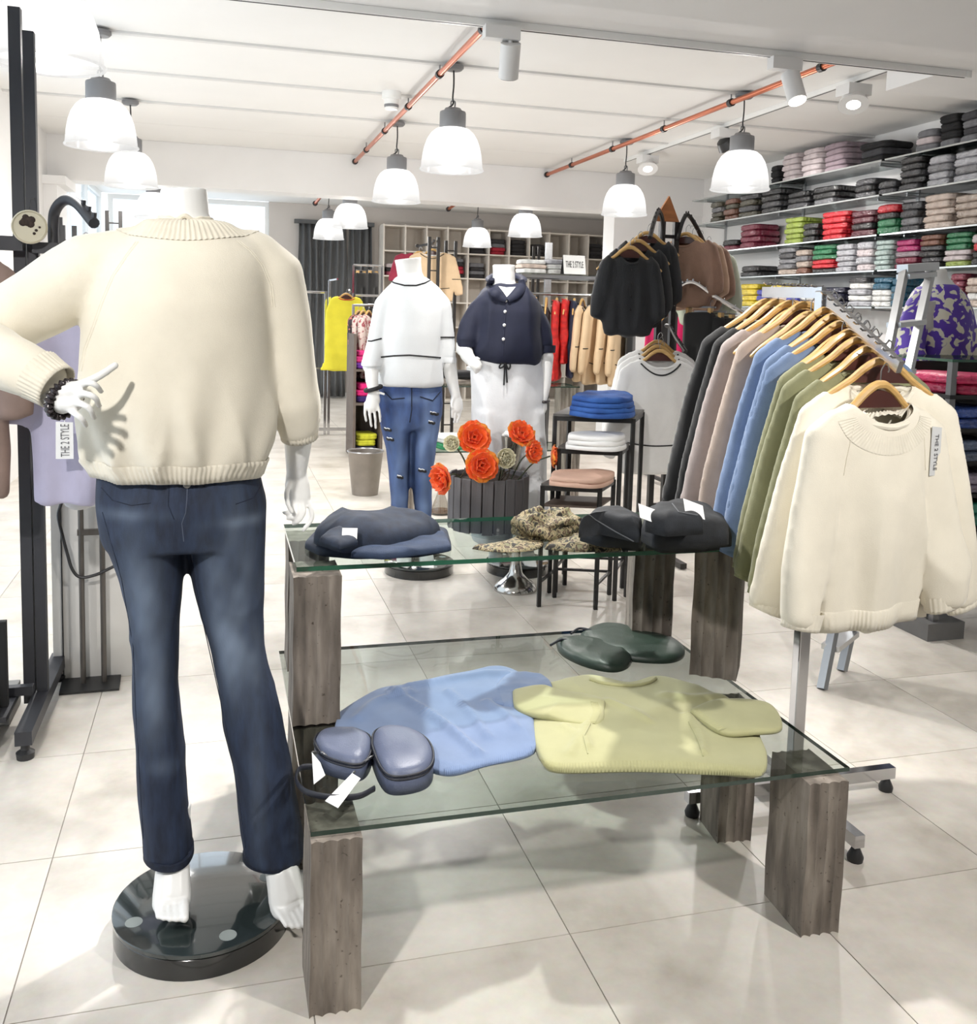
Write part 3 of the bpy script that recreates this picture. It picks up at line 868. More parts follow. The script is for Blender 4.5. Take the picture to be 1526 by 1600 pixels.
for z, off in ((hz + .036, .0015), (hz + .03, .004), (hz + .012, .0035), (hz - .004, .001), (hz - .004, -.006), (hz + .02, -.008)):
    ring = []
    for j in range(n):
        t_ = 2 * pi * j / n; d = Vector((math.cos(t_), math.sin(t_), 0))
        h = bv.ray_cast(Vector((-.08, YM, max(z, hz + .006))), d)
        k = (h[3] if h[0] is not None else .15) + off + (.0013 * math.cos(t_ * 90) if off > 0 else 0)
        ring.append(Vector((-.08, YM, z + .002 * math.sin(t_ * 6))) + d * k)
    R.append(ring)
MB().rings(R, cap=False).build('hem_rib', CREAMRIB, sw, angle=0)
ca, cb = at(58, 585, Y=2.026), at(86, 603, Y=2.008)
ring_band(ca, cb - ca, .052, .046, .05, 34, .0012).build('cuff', CREAMRIB, sw, angle=0)
ca, cb = at(465, 655, Y=2.23), at(468, 684, Y=2.245)
ring_band(ca, cb - ca, .051, .043, (cb - ca).length, 34, .0012).build('cuff', CREAMRIB, sw, angle=0)
for pts in ([(214, 378), (196, 402), (176, 432), (160, 470), (146, 510), (133, 545), (126, 580)], [(372, 376), (392, 392), (410, 414), (424, 446), (428, 480)]):
    for o in (-1.8, 1.8):
        s = stitch(bv, [(x + o, y) for x, y in pts], .0016, -.0006)
        s.build('raglan_seam', CREAMRIB, sw)

def jeans(parent, rows_hip, rows_l, rows_r, Y, vox, mat_, amp, seed, wear, name='jeans', it=6, n=32):
    b = MB()
    rows_loft(b, rows_hip, Y, n)
    rows_loft(b, rows_l, Y, n, 2.1); rows_loft(b, rows_r, Y, n, 2.1)
    V, F = remesh(b, vox, it)
    V = drape(V, F, amp, 16 if vox < .01 else 14, seed)
    V = V + normals(V, F) * (amp * .5 * fnoise(V * np.array([1.2, 1.2, 1.0]), 34, seed + 5) + amp * 1.2 * fridge(V * np.array([1.0, 1.0, .9]), 15, seed + 7))[:, None]
    V = relax(V, F, 1)
    N = normals(V, F); wa = np.zeros(len(V))
    for (px, py, Yc, sx, sz, k) in wear:
        c = at(px, py, Y=Yc)
        wa += k * np.exp(-((V[:, 0] - c.x) / sx) ** 2 - ((V[:, 2] - c.z) / sz) ** 2) * np.clip(-N[:, 1] + .15, 0, 1)
    wa *= .75 + .4 * fnoise(V * np.array([1, 1, .5]), 60, seed)
    o = solid(V, F).build(name, mat_, parent, angle=0, attr={'wear': np.clip(wa, 0, 1)})
    return o, BVHTree.FromPolygons([tuple(p) for p in V], F)
jn, jb = jeans(m1, [(735, 156, 404, .108), (780, 152, 412, .12), (820, 156, 414, .12), (848, 164, 414, .11)],
               [(805, 162, 284, .10), (850, 170, 287, .095), (900, 186, 286, .085), (960, 200, 284, .075), (1010, 207, 281, .07), (1060, 208, 280, .066), (1120, 210, 283, .064), (1200, 214, 289, .066), (1280, 222, 297, .07), (1330, 226, 301, .072)],
               [(805, 290, 414, .10), (850, 292, 414, .095), (900, 298, 411, .085), (960, 312, 410, .075), (1010, 328, 412, .07, -.01), (1060, 338, 420, .066, -.01), (1120, 350, 435, .064, -.015), (1200, 366, 452, .068, -.015), (1280, 376, 466, .072, -.015), (1333, 381, 472, .074, -.015)],
               YM, .0065, DENIM, .0045, 11,
               [(225, 935, YM, .05, .16, .75), (360, 930, YM, .05, .18, .95), (240, 1080, YM, .03, .1, .5), (385, 1010, YM, .04, .06, .7), (205, 790, YM, .08, .012, .35), (375, 800, YM, .06, .012, .5), (250, 1180, YM, .03, .02, .35), (400, 1200, YM, .02, .2, .25)])
jn['label'] = 'dark blue washed denim jeans with flared legs'
for (xl, xr, py, Yc) in ((226, 301, 1331, YM), (381, 472, 1334, YM - .015)):
    A, B = at(xl, py, Y=Yc), at(xr, py, Y=Yc); c = (A + B) / 2; a = (B - A).length / 2
    R = []
    for (dz, k) in ((.012, -.004), (.011, .0025), (-.003, .003), (-.007, .001), (-.007, -.006), (.0, -.012)):
        R.append([c + Vector(((a + k) * math.copysign(abs(math.cos(s)) ** .95, math.cos(s)), (.073 + k) * math.sin(s), dz + .004 * math.sin(s * 2))) for s in [2 * pi * j / 60 for j in range(60)]])
    MB().rings(R, cap=False).build('leg_hem', THREADD, jn)
for pts, m in (([(293, 750), (292, 780), (290, 802), (284, 818), (287, 846)], THREAD), ([(299, 866), (312, 950), (328, 1020), (352, 1130), (372, 1240), (384, 1325)], THREADD),
               ([(158, 762), (176, 782), (205, 790), (236, 786)], THREADD), ([(408, 758), (396, 778), (368, 788)], THREADD), ([(160, 800), (190, 905), (208, 1010), (213, 1130), (224, 1310)], THREADD), ([(264, 748), (263, 790), (272, 812)], THREADD)):
    stitch(jb, pts, .0010, .0).build('seam', m, jn)
p = hit(jb, 292, 757, .002)
if p: MB().lathe([(0, 0), (.008, 0), (.008, .003), (.005, .0045), (0, .0045)], p, 14, axis=(0, -1, .1)).build('button', STEEL, jn)

# ------------------------------------------------ mannequin in white sweater and ripped jeans
Y2 = 5.06
m2 = thing('mannequin', 'headless mannequin in white black-piped sweater and ripped jeans', 'mannequin', (1.065, 5.06, 0))
b = MB()
b.tube([at(637, 404, Y=Y2), at(638, 412, Y=Y2), at(640, 428, Y=Y2), at(643, 445, Y=Y2), at(645, 470, Y=Y2)], [.072, .068, .066, .085, .12], 24, .9)
b.tube([at(645, 460, Y=Y2), at(645, 520, Y=Y2), at(642, 590, Y=Y2), at(642, 640, Y=Y2)], [.11, .12, .11, .09], 18, .65, side=(1, 0, 0))
for pts, rr in (([(612, 466, Y2), (588, 520, Y2), (580, 565, 5.02)], [.036, .04, .04]), ([(580, 565, 5.02), (581, 595, 4.97), (584, 612, 4.95)], [.04, .034, .028]),
                ([(684, 466, Y2), (698, 520, Y2), (702, 572, 5.04)], [.036, .04, .04]), ([(702, 572, 5.04), (707, 600, 5.02), (712, 618, 5.0)], [.04, .032, .026]),
                ([(620, 660, Y2), (623, 770, Y2), (632, 862, Y2)], [.06, .034, .03]), ([(663, 660, Y2), (660, 770, Y2), (664, 872, Y2)], [.06, .034, .03])):
    limb(b, pts, rr)
limb(b, [(584, 612, 4.95), (583, 624, 4.93), (581, 634, 4.92)], [.028, .038, .036], flat=.6)
for f in ([(589, 630, 4.915), (593, 645, 4.905), (594, 659, 4.915)], [(583, 634, 4.915), (586, 652, 4.905), (587, 669, 4.915)], [(577, 634, 4.915), (578, 651, 4.905), (580, 666, 4.915)], [(571, 630, 4.92), (570, 645, 4.91), (572, 658, 4.915)],
          [(588, 613, 4.935), (594, 614, 4.92), (600, 616, 4.91)]):
    finger(b, f, .0085)
limb(b, [(712, 618, 5.0), (713, 628, 4.99), (714, 636, 4.98)], [.026, .036, .034], flat=.6)
for f in ([(708, 632, 4.98), (706, 642, 4.97), (706, 652, 4.97)], [(712, 637, 4.98), (711, 650, 4.97), (709, 660, 4.97)], [(716, 638, 4.98), (717, 650, 4.97), (714, 660, 4.97)], [(719, 634, 4.98), (719, 645, 4.975), (717, 653, 4.97)], [(710, 620, 4.985), (705, 630, 4.97), (706, 638, 4.965)]):
    finger(b, f, .0082)
foot(b, at(632, 858, Y=5.06), at(631, 876, Y=4.98) , at(630, 884, Y=4.93)); foot(b, at(664, 860, Y=5.05), at(667, 880, Y=4.96), at(669, 888, Y=4.91))
skin(b, .0052, 'body', m2, 1)
mann_base(m2, (1.065, 5.06, 0), .19)
WKNIT = mat('white_knit', (226, 229, 231), .85, var=.015, vscale=12, bump=.2, bscale=200, sheen=.2, bdist=.003)
def top_from(parent, name, material, rows, Y, limbs, vox, amp, seed, label, it=5):
    b = MB(); rows_loft(b, rows, Y, 36)
    for pts, rr in limbs: limb(b, pts, rr)
    V, F = remesh(b, vox, it); V = drape(V, F, amp, 15, seed); V = V + normals(V, F) * (amp * 1.6 * fridge(V * np.array([1, 1, .6]), 16, seed + 2))[:, None]; V = relax(V, F, 2)
    o = solid(V, F).build(name, material, parent, angle=0); o['label'] = label
    return o, BVHTree.FromPolygons([tuple(p) for p in V], F)
sw2, bv2 = top_from(m2, 'sweater', WKNIT, [(603, 590, 692, .135), (580, 592, 690, .14), (555, 595, 688, .14), (520, 597, 688, .145), (485, 600, 688, .135), (462, 606, 686, .12), (448, 612, 680, .10), (438, 614, 674, .09), (432, 622, 664, .075)], Y2,
                    [([(616, 455, Y2), (600, 474, Y2), (589, 520, 5.05), (582, 560, 5.02), (580, 570, 5.01)], [.042, .050, .047, .052, .052]), ([(676, 455, Y2), (690, 474, Y2), (698, 520, 5.05), (701, 562, 5.04)], [.042, .048, .042, .042])], .011, .003, 21,
                    'white fine-knit sweater with black piping')
for pts, nm in (([(606, 437), (616, 442), (632, 446), (650, 446), (664, 442), (676, 436)], 'neck_piping'), ([(595, 558), (615, 556), (640, 555), (665, 557), (688, 559)], 'body_piping'), ([(565, 532), (580, 533), (596, 529)], 'sleeve_piping'), ([(688, 527), (700, 527), (711, 527)], 'sleeve_piping')):
    stitch(bv2, pts, .0042, .001).build(nm, BLACKT, sw2)
for (x0, x1, py, Yc) in ((563, 597, 570, 5.005), (686, 714, 565, 5.035)):
    A, B = at(x0, py, Y=Yc), at(x1, py - 3, Y=Yc); c = (A + B) / 2; r = (B - A).length / 2
    ring_band(c + Vector((0, 0, .02)), (0, 0, -1), r * .94, r * 1.02, .03, 20, .0, flat=.9).build('cuff', WKNIT, sw2)
jn2, jb2 = jeans(m2, [(600, 594, 690, .12), (630, 592, 690, .13), (655, 594, 687, .13), (668, 598, 684, .12)],
                 [(645, 594, 641, .11), (668, 596, 640, .105), (700, 603, 638, .09), (740, 607, 637, .078), (775, 610, 637, .068), (810, 613, 636, .058), (848, 618, 637, .05)],
                 [(645, 639, 688, .11), (668, 641, 686, .105), (700, 642, 681, .09), (740, 643, 675, .078), (775, 645, 673, .068), (810, 648, 672, .058), (852, 652, 673, .05)],
                 Y2, .011, DENIMB, .006, 31, [(620, 720, Y2, .06, .25, .5), (665, 700, Y2, .07, .3, .95), (640, 620, Y2, .2, .02, .3), (625, 780, Y2, .06, .05, .5), (662, 790, Y2, .05, .05, .6)])
jn2['label'] = 'blue skinny jeans with ripped knees'
for pts in ([(643, 606), (643, 640), (640, 660)], [(600, 612), (612, 624), (632, 622)], [(688, 612), (676, 626), (656, 620)]):
    stitch(jb2, pts, .003, .001).build('seam', THREADD, jn2)
for x, y, w_ in ((606, 671, 11), (610, 686, 11), (678, 646, 12), (674, 660, 9), (660, 735, 12), (625, 745, 9)):
    P0 = [(x - w_ / 2, y - 1), (x - w_ / 4, y + .6), (x, y + .2), (x + w_ / 4, y + 1.6), (x + w_ / 2, y + 1)]
    o = stitch(jb2, P0, .008, -.001, 6, 3).build('rip', BLACKT, jn2)
    stitch(jb2, [(a, c - 2.0) for a, c in P0[:4]], .003, .002, 6, 3).build('frayed_edge', PAPER, o)
q = at(583, 607, Y=4.952)
R = []
for j in range(48):
    a = 2 * pi * j / 48; k = .04
    R.append(q + Vector((k * math.cos(a), k * math.sin(a), .012 * math.cos(a))))
MB().tube(R, .011, 8, closed=True).build('bracelet', BLACKT, m2)['label'] = 'thick black bracelet'

# ------------------------------------------------ mannequin in navy blouse and white trousers
Y3 = 4.98
m3 = thing('mannequin', 'headless mannequin in navy blouse and loose white drawstring trousers', 'mannequin', (1.61, 4.98, 0))
b = MB()
b.tube([at(787, 414, Y=Y3), at(787, 424, Y=Y3), at(787, 440, Y=Y3), at(788, 452, Y=Y3), at(789, 480, Y=Y3)], [.062, .060, .062, .075, .10], 24, .85)
b.tube([at(790, 470, Y=Y3), at(790, 520, Y=Y3), at(790, 590, Y=Y3), at(790, 640, Y=Y3)], [.10, .12, .11, .11], 18, .62, side=(1, 0, 0), round_ends=True)
for pts, rr in (([(758, 474, Y3), (733, 510, Y3), (724, 545, 4.95)], [.036, .04, .042]), ([(724, 540, 4.95), (730, 556, 4.9), (736, 564, 4.87)], [.042, .036, .03]),
                ([(822, 474, Y3), (844, 510, Y3), (853, 560, Y3)], [.036, .042, .042]), ([(853, 556, Y3), (851, 600, 4.95), (847, 626, 4.93)], [.042, .034, .027]),
                ([(770, 650, Y3), (772, 780, Y3), (775, 862, Y3)], [.07, .05, .035]), ([(815, 650, Y3), (818, 780, Y3), (822, 866, Y3)], [.07, .05, .035])):
    limb(b, pts, rr)
limb(b, [(736, 563, 4.87), (741, 568, 4.855), (744, 571, 4.85)], [.03, .036, .032], flat=.6)
for f in ([(744, 563, 4.85), (749, 566, 4.84), (752, 571, 4.84)], [(743, 568, 4.848), (748, 573, 4.838), (750, 578, 4.84)], [(741, 572, 4.85), (745, 577, 4.84), (747, 581, 4.842)], [(738, 574, 4.852), (741, 579, 4.845), (743, 583, 4.845)], [(740, 560, 4.855), (745, 559, 4.845), (749, 561, 4.84)]):
    finger(b, f, .0082)
limb(b, [(847, 626, 4.93), (845, 636, 4.92), (843, 643, 4.91)], [.027, .036, .032], flat=.6)
for f in ([(840, 640, 4.91), (839, 650, 4.9), (841, 659, 4.9)], [(843, 645, 4.91), (843, 656, 4.9), (843, 665, 4.9)], [(846, 645, 4.91), (846, 655, 4.9), (845, 664, 4.9)], [(848, 641, 4.91), (849, 650, 4.9), (848, 658, 4.9)], [(841, 630, 4.915), (838, 638, 4.9), (839, 645, 4.9)]):
    finger(b, f, .0082)
foot(b, at(775, 856, Y=4.98), at(774, 874, Y=4.9), at(773, 881, Y=4.85)); foot(b, at(822, 858, Y=4.98), at(826, 876, Y=4.89), at(829, 884, Y=4.84))
skin(b, .0052, 'body', m3, 1)
mann_base(m3, (1.61, 4.98, 0), .175)
NAVY = mat('navy_crepe', (25, 30, 54), .75, var=.06, vscale=14, bump=.15, bscale=120, bdist=.003)
WLIN = mat('white_linen', (232, 234, 237), .85, var=.02, vscale=20, bump=.25, bscale=160, bdist=.003)
b = MB()
rows = [(566, 742, 838, .14), (556, 737, 842, .155), (540, 738, 843, .16), (515, 742, 840, .16), (488, 744, 840, .155), (468, 746, 838, .135), (454, 754, 826, .11), (446, 764, 812, .085)]
rows_loft(b, rows, Y3, 36)
limb(b, [(762, 463, Y3), (748, 482, Y3), (734, 510, 4.97), (729, 533, 4.95)], [.042, .054, .056, .054])
limb(b, [(816, 463, Y3), (830, 482, Y3), (843, 512, 4.98), (849, 540, 4.98)], [.042, .054, .056, .054])
V, F = remesh(b, .011, 5); V = drape(V, F, .008, 16, 41); V = V + normals(V, F) * (.016 * fridge(V * np.array([1, 1, .45]), 15, 43))[:, None]; V = relax(V, F, 2)
bl = solid(V, F).build('blouse', NAVY, m3, angle=0); bl['label'] = 'navy button blouse with hooded collar'
bv3 = BVHTree.FromPolygons([tuple(p) for p in V], F)
# open neckline: a skin coloured chest wedge laid on the blouse, framed by the collar
P = [(773, 440), (779, 447), (786, 456), (793, 466), (800, 457), (807, 448), (812, 441), (800, 436), (787, 434)]
ctr = hit(bv3, 791, 449, .004); ring = [hit(bv3, x, y, .004) for x, y in P]
ring = [r if r is not None else ctr for r in ring]
MB().add([ctr] + ring + [p + Vector((0, .02, 0)) for p in ring], [(0, i + 1, (i + 1) % len(ring) + 1) for i in range(len(ring))] + [(i + 1, i + 1 + len(ring), (i + 1) % len(ring) + 1 + len(ring), (i + 1) % len(ring) + 1) for i in range(len(ring))]).build('chest', MANN, m3)
for pts in ([(768, 436), (766, 446), (772, 456), (781, 464), (791, 469)], [(814, 437), (815, 446), (810, 455), (802, 463), (793, 469)]):
    Pw = [(hit(bv3, x, y, .006) or at(x, y, Y=4.9)) for x, y in pts]
    MB().tube(bez(Pw, 4), [.016 + .012 * math.sin(pi * k / 16) for k in range(17)], 8, .5).build('collar', NAVY, bl)
Pw = [at(766, 440, Y=4.93), at(764, 436, Y=5.02), at(775, 432, Y=5.1), at(790, 431, Y=5.12), at(806, 433, Y=5.1), at(818, 437, Y=5.02), at(815, 441, Y=4.93)]
MB().tube(bez(Pw, 4), [.012 + .018 * math.sin(pi * k / 24) for k in range(25)], 10, .8).build('hood', NAVY, bl)
for y in (470, 487, 508, 530):
    p = hit(bv3, 790 - (y - 470) * .06, y, .002)
    if p: MB().ell(p, (.009, .006, .009), 10, 6).build('button', PAPER, bl)
stitch(bv3, [(791, 469), (789, 500), (787, 530), (786, 556)], .003, 0).build('placket', NAVY, bl)
for (x0, x1, py, Yc) in ((714, 743, 534, 4.94), (834, 867, 543, 4.98)):
    A, B = at(x0, py, Y=Yc), at(x1, py + 4, Y=Yc); c = (A + B) / 2; r = (B - A).length / 2
    ring_band(c + Vector((0, 0, .02)), (0, 0, -1), r, r * .97, .04, 20, .0).build('cuff', NAVY, bl)
b = MB()
rows_loft(b, [(556, 740, 840, .13), (585, 737, 846, .14), (620, 737, 847, .145), (650, 737, 846, .14), (668, 738, 846, .13)], Y3, 32)
rows_loft(b, [(640, 737, 791, .125), (690, 738, 790, .12), (750, 739, 790, .115), (800, 739, 789, .115), (845, 740, 790, .115)], Y3, 28)
rows_loft(b, [(640, 792, 847, .125), (690, 793, 847, .12), (750, 794, 849, .115), (800, 794, 851, .115), (850, 794, 852, .115)], Y3, 28)
V, F = remesh(b, .011, 4); V = drape(V, F, .008, 20, 51); V = V + normals(V, F) * (.014 * fridge(V * np.array([1, 1, .35]), 18, 53))[:, None]; V = relax(V, F, 1)
tr = solid(V, F).build('trousers', WLIN, m3, angle=0); tr['label'] = 'loose white linen trousers'
bvt = BVHTree.FromPolygons([tuple(p) for p in V], F)
for pts in ([(788, 565), (782, 569), (780, 575), (786, 573), (789, 567)], [(789, 565), (795, 566), (797, 572), (794, 577), (790, 568)], [(788, 567), (788, 580), (787, 602)], [(790, 567), (791, 582), (792, 598)]):
    P = [(hit(bvt, x, y, .012) or at(x, y, Y=4.84)) for x, y in pts]
    MB().tube(bez(P, 3), .0045, 6).build('drawstring', BLACKT, tr)
q = at(847, 625, Y=4.932); R = [q + Vector((.036 * math.cos(a), .036 * math.sin(a), .008 * math.sin(a))) for a in [2 * pi * j / 40 for j in range(40)]]
MB().tube(R, .008, 8, closed=True).build('bracelet', BEAD, m3)
# ================================================================== hangers and hanging tops
def make_hanger(w=.18, wood=None, panel=None):
    t = thing('clothes_hanger', 'wooden hanger', 'hanger')
    MB().tube(bez([(.0, 0, -.052), (0, 0, -.028), (.002, 0, -.012), (.016, 0, .002), (.026, 0, -.012), (.024, 0, -.02)], 5), .0017, 6).build('hook', STEEL, t)
    H_ = [(0, -.05), (.02, -.053), (.05, -.072), (.08, -.098), (.11, -.118), (.15, -.145), (w, -.172)]
    P = bez([(-x, 0, z) for x, z in H_[::-1]] + [(x, 0, z) for x, z in H_[1:]], 3)
    MB().tube(P, [.006 + .005 * math.sin(pi * k / (len(P) - 1)) for k in range(len(P))], 8, 1.0, side=(0, 1, 0), round_ends=True).build('shoulder_bar', wood or WOOD, t)
    Q = [(x, 0, -.06 - .042 * (x / .075) ** 2) for x in [.075 * (k / 8 - 1) for k in range(17)]]
    MB().prism([(x, -.003, z - .004) for x, y, z in Q], (0, .006, 0)).build('inner_panel', panel or WOODD, t)
    return t
hang0 = make_hanger()
HANGUSED = []
def hang(loc, rz, label, group=None, rot=None, scale=None):
    if not HANGUSED:
        HANGUSED.append(1); o = hang0; o.location = loc; o.rotation_euler = rot or (0, 0, rz)
        if scale: o.scale = scale
        o['label'] = label
        if group: o['group'] = group
        return o
    return dup(hang0, loc, rz, label, group, rot=rot, scale=scale)

def cut_faces(V, F, fn):
    return [f for f in F if not fn(V[list(f)].mean(axis=0))]
def compact(V, F):
    used = sorted({i for f in F for i in f}); mp = {a: k for k, a in enumerate(used)}
    return V[used], [tuple(mp[i] for i in f) for f in F]
def top_mesh(L=.56, sh=.2, bw=.2, dep=.05, sl=.45, splay=.14, sr=.055, neck=.095, vox=.012, seed=1, fold=.008, sleeve_y=0.0, cuffr=None, hemw=.95, open_neck=True, sflat=.45):
    b = MB(); R = []
    top = -.092
    rows = [(top, neck * 1.0, .55), (top - .018, neck * 1.45, .8), (top - .05, sh * .93, .9), (top - .09, sh * .99, 1), (top - .2, bw * .98, 1.05), (top - L * .6, bw, 1.1), (top - L * .9, bw * (.5 + hemw / 2), 1.0), (top - L, bw * hemw, .95)]
    n = 36
    for z, a, k in rows[::-1]:
        R.append([(a * math.copysign(abs(math.cos(s)) ** .85, math.cos(s)), dep * k * math.copysign(abs(math.sin(s)) ** .8, math.sin(s)), z) for s in [2 * pi * j / n for j in range(n)]])
    b.rings(R)
    if sl > 0:
        for s in (-1, 1):
            P = [(s * (sh - .055), 0, top - .055), (s * (sh - .01), 0, top - .085), (s * (sh + splay * .35), sleeve_y * .3, top - .07 - sl * .4), (s * (sh + splay * .75), sleeve_y * .7, top - .07 - sl * .75), (s * (sh + splay), sleeve_y, top - .07 - sl)]
            b.tube(P, [sr * .8, sr, sr * 1.02, sr * .98, cuffr or sr * .8], 14, sflat, side=(1, 0, 0))
    V, F = remesh(b, vox, 4)
    N = normals(V, F)
    d = np.sin(V[:, 0] * 46 + 5 * V[:, 2] + seed) * .55 + fnoise(V * np.array([1, 1, .22]), 26, seed) * .7
    w = np.clip((top - .06 - V[:, 2]) / (L * .6), 0.1, 1)
    V = V + N * (fold * (d * .8 + 1.5 * fridge(V * np.array([1, 1.4, .3]), 17, seed + 3)) * w)[:, None]
    V = relax(V, F, 2)
    if open_neck:
        F = cut_faces(V, F, lambda c: ((c[0] / (neck * 1.02)) ** 2 + (c[1] / (dep * .9)) ** 2 < 1 and c[2] > top - .03) or (c[1] < 0 and abs(c[0]) < neck and c[2] > top - .012 - .042 * (1 - (c[0] / neck) ** 2)))
        V, F = compact(V, F)
        cnt = {}
        for f in F:
            for a_, b_ in zip(f, f[1:] + f[:1]): cnt[(min(a_, b_), max(a_, b_))] = cnt.get((min(a_, b_), max(a_, b_)), 0) + 1
        nb = {}
        for (a_, b_), k_ in cnt.items():
            if k_ == 1: nb.setdefault(a_, []).append(b_); nb.setdefault(b_, []).append(a_)
        for _ in range(12):                                  # even out the cut neckline
            new = {i: V[i] * .4 + np.mean([V[j] for j in js], axis=0) * .6 for i, js in nb.items()}
            for i, p_ in new.items(): V[i] = p_
    return V, F, top
KNIT = {}
def knit(name, rgb, **k):
    return mat(name, rgb, .88, var=.04, vscale=26, bump=.25, bscale=300, sheen=.25, bdist=.002, **k)
BLUEK, OLIVEK, TAUPEK, BLACKK = knit('light_blue_knit', (108, 129, 163)), knit('olive_knit', (132, 132, 98)), knit('taupe_knit', (170, 153, 141)), knit('black_knit', (24, 24, 25))
BEIGEK, MAUVEK = knit('beige_knit', (206, 186, 168)), knit('mauve_knit', (152, 140, 136))
def make_sweater(name, label, material, V, F, top, dep, neck, L, bw, sh, splay, sl, cuffr, ribs=40, hemw=.95, sflat=.45, sy=0.0):
    t = thing(name, label, 'sweater')
    solid(V, F).build('knit_body', material, t, angle=0)
    ring = []
    bv = BVHTree.FromPolygons([tuple(p) for p in V], F)
    lp = [(neck * 1.04 * math.cos(a), dep * .93 * math.sin(a), top - .006 - (.05 if math.sin(a) < 0 else .004) * abs(math.sin(a)) ** 1.5 - .012 * abs(math.cos(a)) + .0015 * math.sin(a * 9)) for a in [2 * pi * j / 64 for j in range(64)]]
    MB().tube(lp, .0085, 8, closed=True).build('collar', material, t)
    rib_band(bv, (0, 0, top - .12), 1.16, .86, 26, .0018, .0018, 5, flatten=.5).build('neck_rib', material, t, angle=0)
    R = []; n = ribs * 4; hz = top - L
    for z, off in ((hz + .045, .0), (hz + .04, .0035), (hz + .015, .003), (hz - .008, .001), (hz - .008, -.004), (hz + .02, -.007)):
        r = []
        for j in range(n):
            a = 2 * pi * j / n; d = Vector((math.cos(a), math.sin(a) * .5, 0)).normalized()
            h = bv.ray_cast(Vector((0, 0, max(z, hz + .012))), d)
            k = (min(h[3], bw * 1.15) if h[0] is not None else bw) + off + (.0015 * math.cos(a * ribs) if off > 0 else 0)
            r.append(Vector((0, 0, z)) + d * k)
        R.append(r)
    MB().rings(R, cap=False).build('hem_rib', material, t, angle=0)
    for s in (-1, 1):
        c = Vector((s * (sh + splay), sy, top - .07 - sl)); ax = Vector((s * splay * .4, 0, -sl * .25)).normalized()
        ring_band(c - ax * .03, ax, cuffr * 1.08, cuffr * 1.02, .045, 22, .0012, flat=sflat * 1.05, side=(1, 0, 0)).build('cuff', material, t, angle=0)
    return t
# -------- chrome rack with sweaters
rk = thing('garment_rack', 'chrome four-way garment rack holding the row of knit sweaters', 'rack', (1.65, 2.37, 0))
MB().box((1.632, 2.352, .05), (1.668, 2.388, 1.52)).build('pole', CHROME, rk, smooth=False, bevel=.004)
MB().bar((1.30, 2.37, .06), (2.0, 2.37, .06), .03, .035).build('base_bar', CHROME, rk, smooth=False)
MB().bar((1.64, 2.045, .06), (1.64, 2.70, .06), .03, .035).build('base_bar', CHROME, rk, smooth=False)
for p in ((1.32, 2.37), (1.98, 2.37), (1.64, 2.06), (1.64, 2.68)):
    MB().lathe([(0, 0), (.02, 0), (.022, .012), (.014, .03), (.008, .044), (0, .044)], (p[0], p[1], 0), 14).build('castor', BLACKM, rk)
A0, A1 = Vector((1.65, 2.37, 1.505)), at(1406, 574, Y=1.985)
B1 = Vector((1.65, 2.68, 1.52))
MB().bar(A0, A1, .014, .032).build('sloping_arm', CHROME, rk, smooth=False)
MB().bar(A0 + Vector((0, 0, .01)), B1, .014, .032).build('straight_arm', CHROME, rk, smooth=False)
for k in range(11):
    p = A0.lerp(A1, .06 + k * .09)
    MB().tube([p + Vector((-.022, 0, .022)), p + Vector((-.014, 0, .016)), p + Vector((.014, 0, .016)), p + Vector((.022, 0, .026))], .0028, 6).build('peg', CHROME, rk)
for k in range(8):
    p = A0.lerp(B1, .1 + k * .115)
    MB().tube([p + Vector((-.02, 0, .03)), p + Vector((-.012, 0, .026)), p + Vector((.012, 0, .026)), p + Vector((.02, 0, .03))], .0028, 6).build('peg', CHROME, rk)
SV = [top_mesh(.54, .185, .185, .022, .45, .10, .056, .088, .009, sd, .0075, cuffr=.046) for sd in (3, 8)]
proto = [make_sweater('knit_sweater', 'x', BLUEK, v, f, tp_, .022, .088, .54, .185, .185, .10, .45, .046) for v, f, tp_ in SV]
sweaters = [  # arm parameter (negative = straight arm), material, label, proto
    (-.93, BLACKK, 'black knit top on the chrome rack, farthest back on the straight arm'),
    (-.76, BLACKK, 'black knit top hanging just behind the taupe sweaters'),
    (-.52, MAUVEK, 'mauve grey knit sweater, the left of the two taupe tones on the chrome rack'),
    (-.30, TAUPEK, 'warm taupe knit sweater hanging beside the first blue one'),
    (.06, BLUEK, 'light blue knit sweater, leftmost of the three blue ones on the rack'),
    (.16, BLUEK, 'light blue knit sweater, middle of the three blue ones on the rack'),
    (.27, BLUEK, 'light blue knit sweater next to the olive ones'),
    (.39, OLIVEK, 'olive green knit sweater next to the blue ones on the rack'),
    (.50, OLIVEK, 'olive green knit sweater, middle of the three olive ones'),
    (.62, OLIVEK, 'olive green knit sweater just behind the cream ones'),
    (.78, CREAM, 'cream knit sweater hanging second from the front of the chrome rack')]
used = [0, 0]
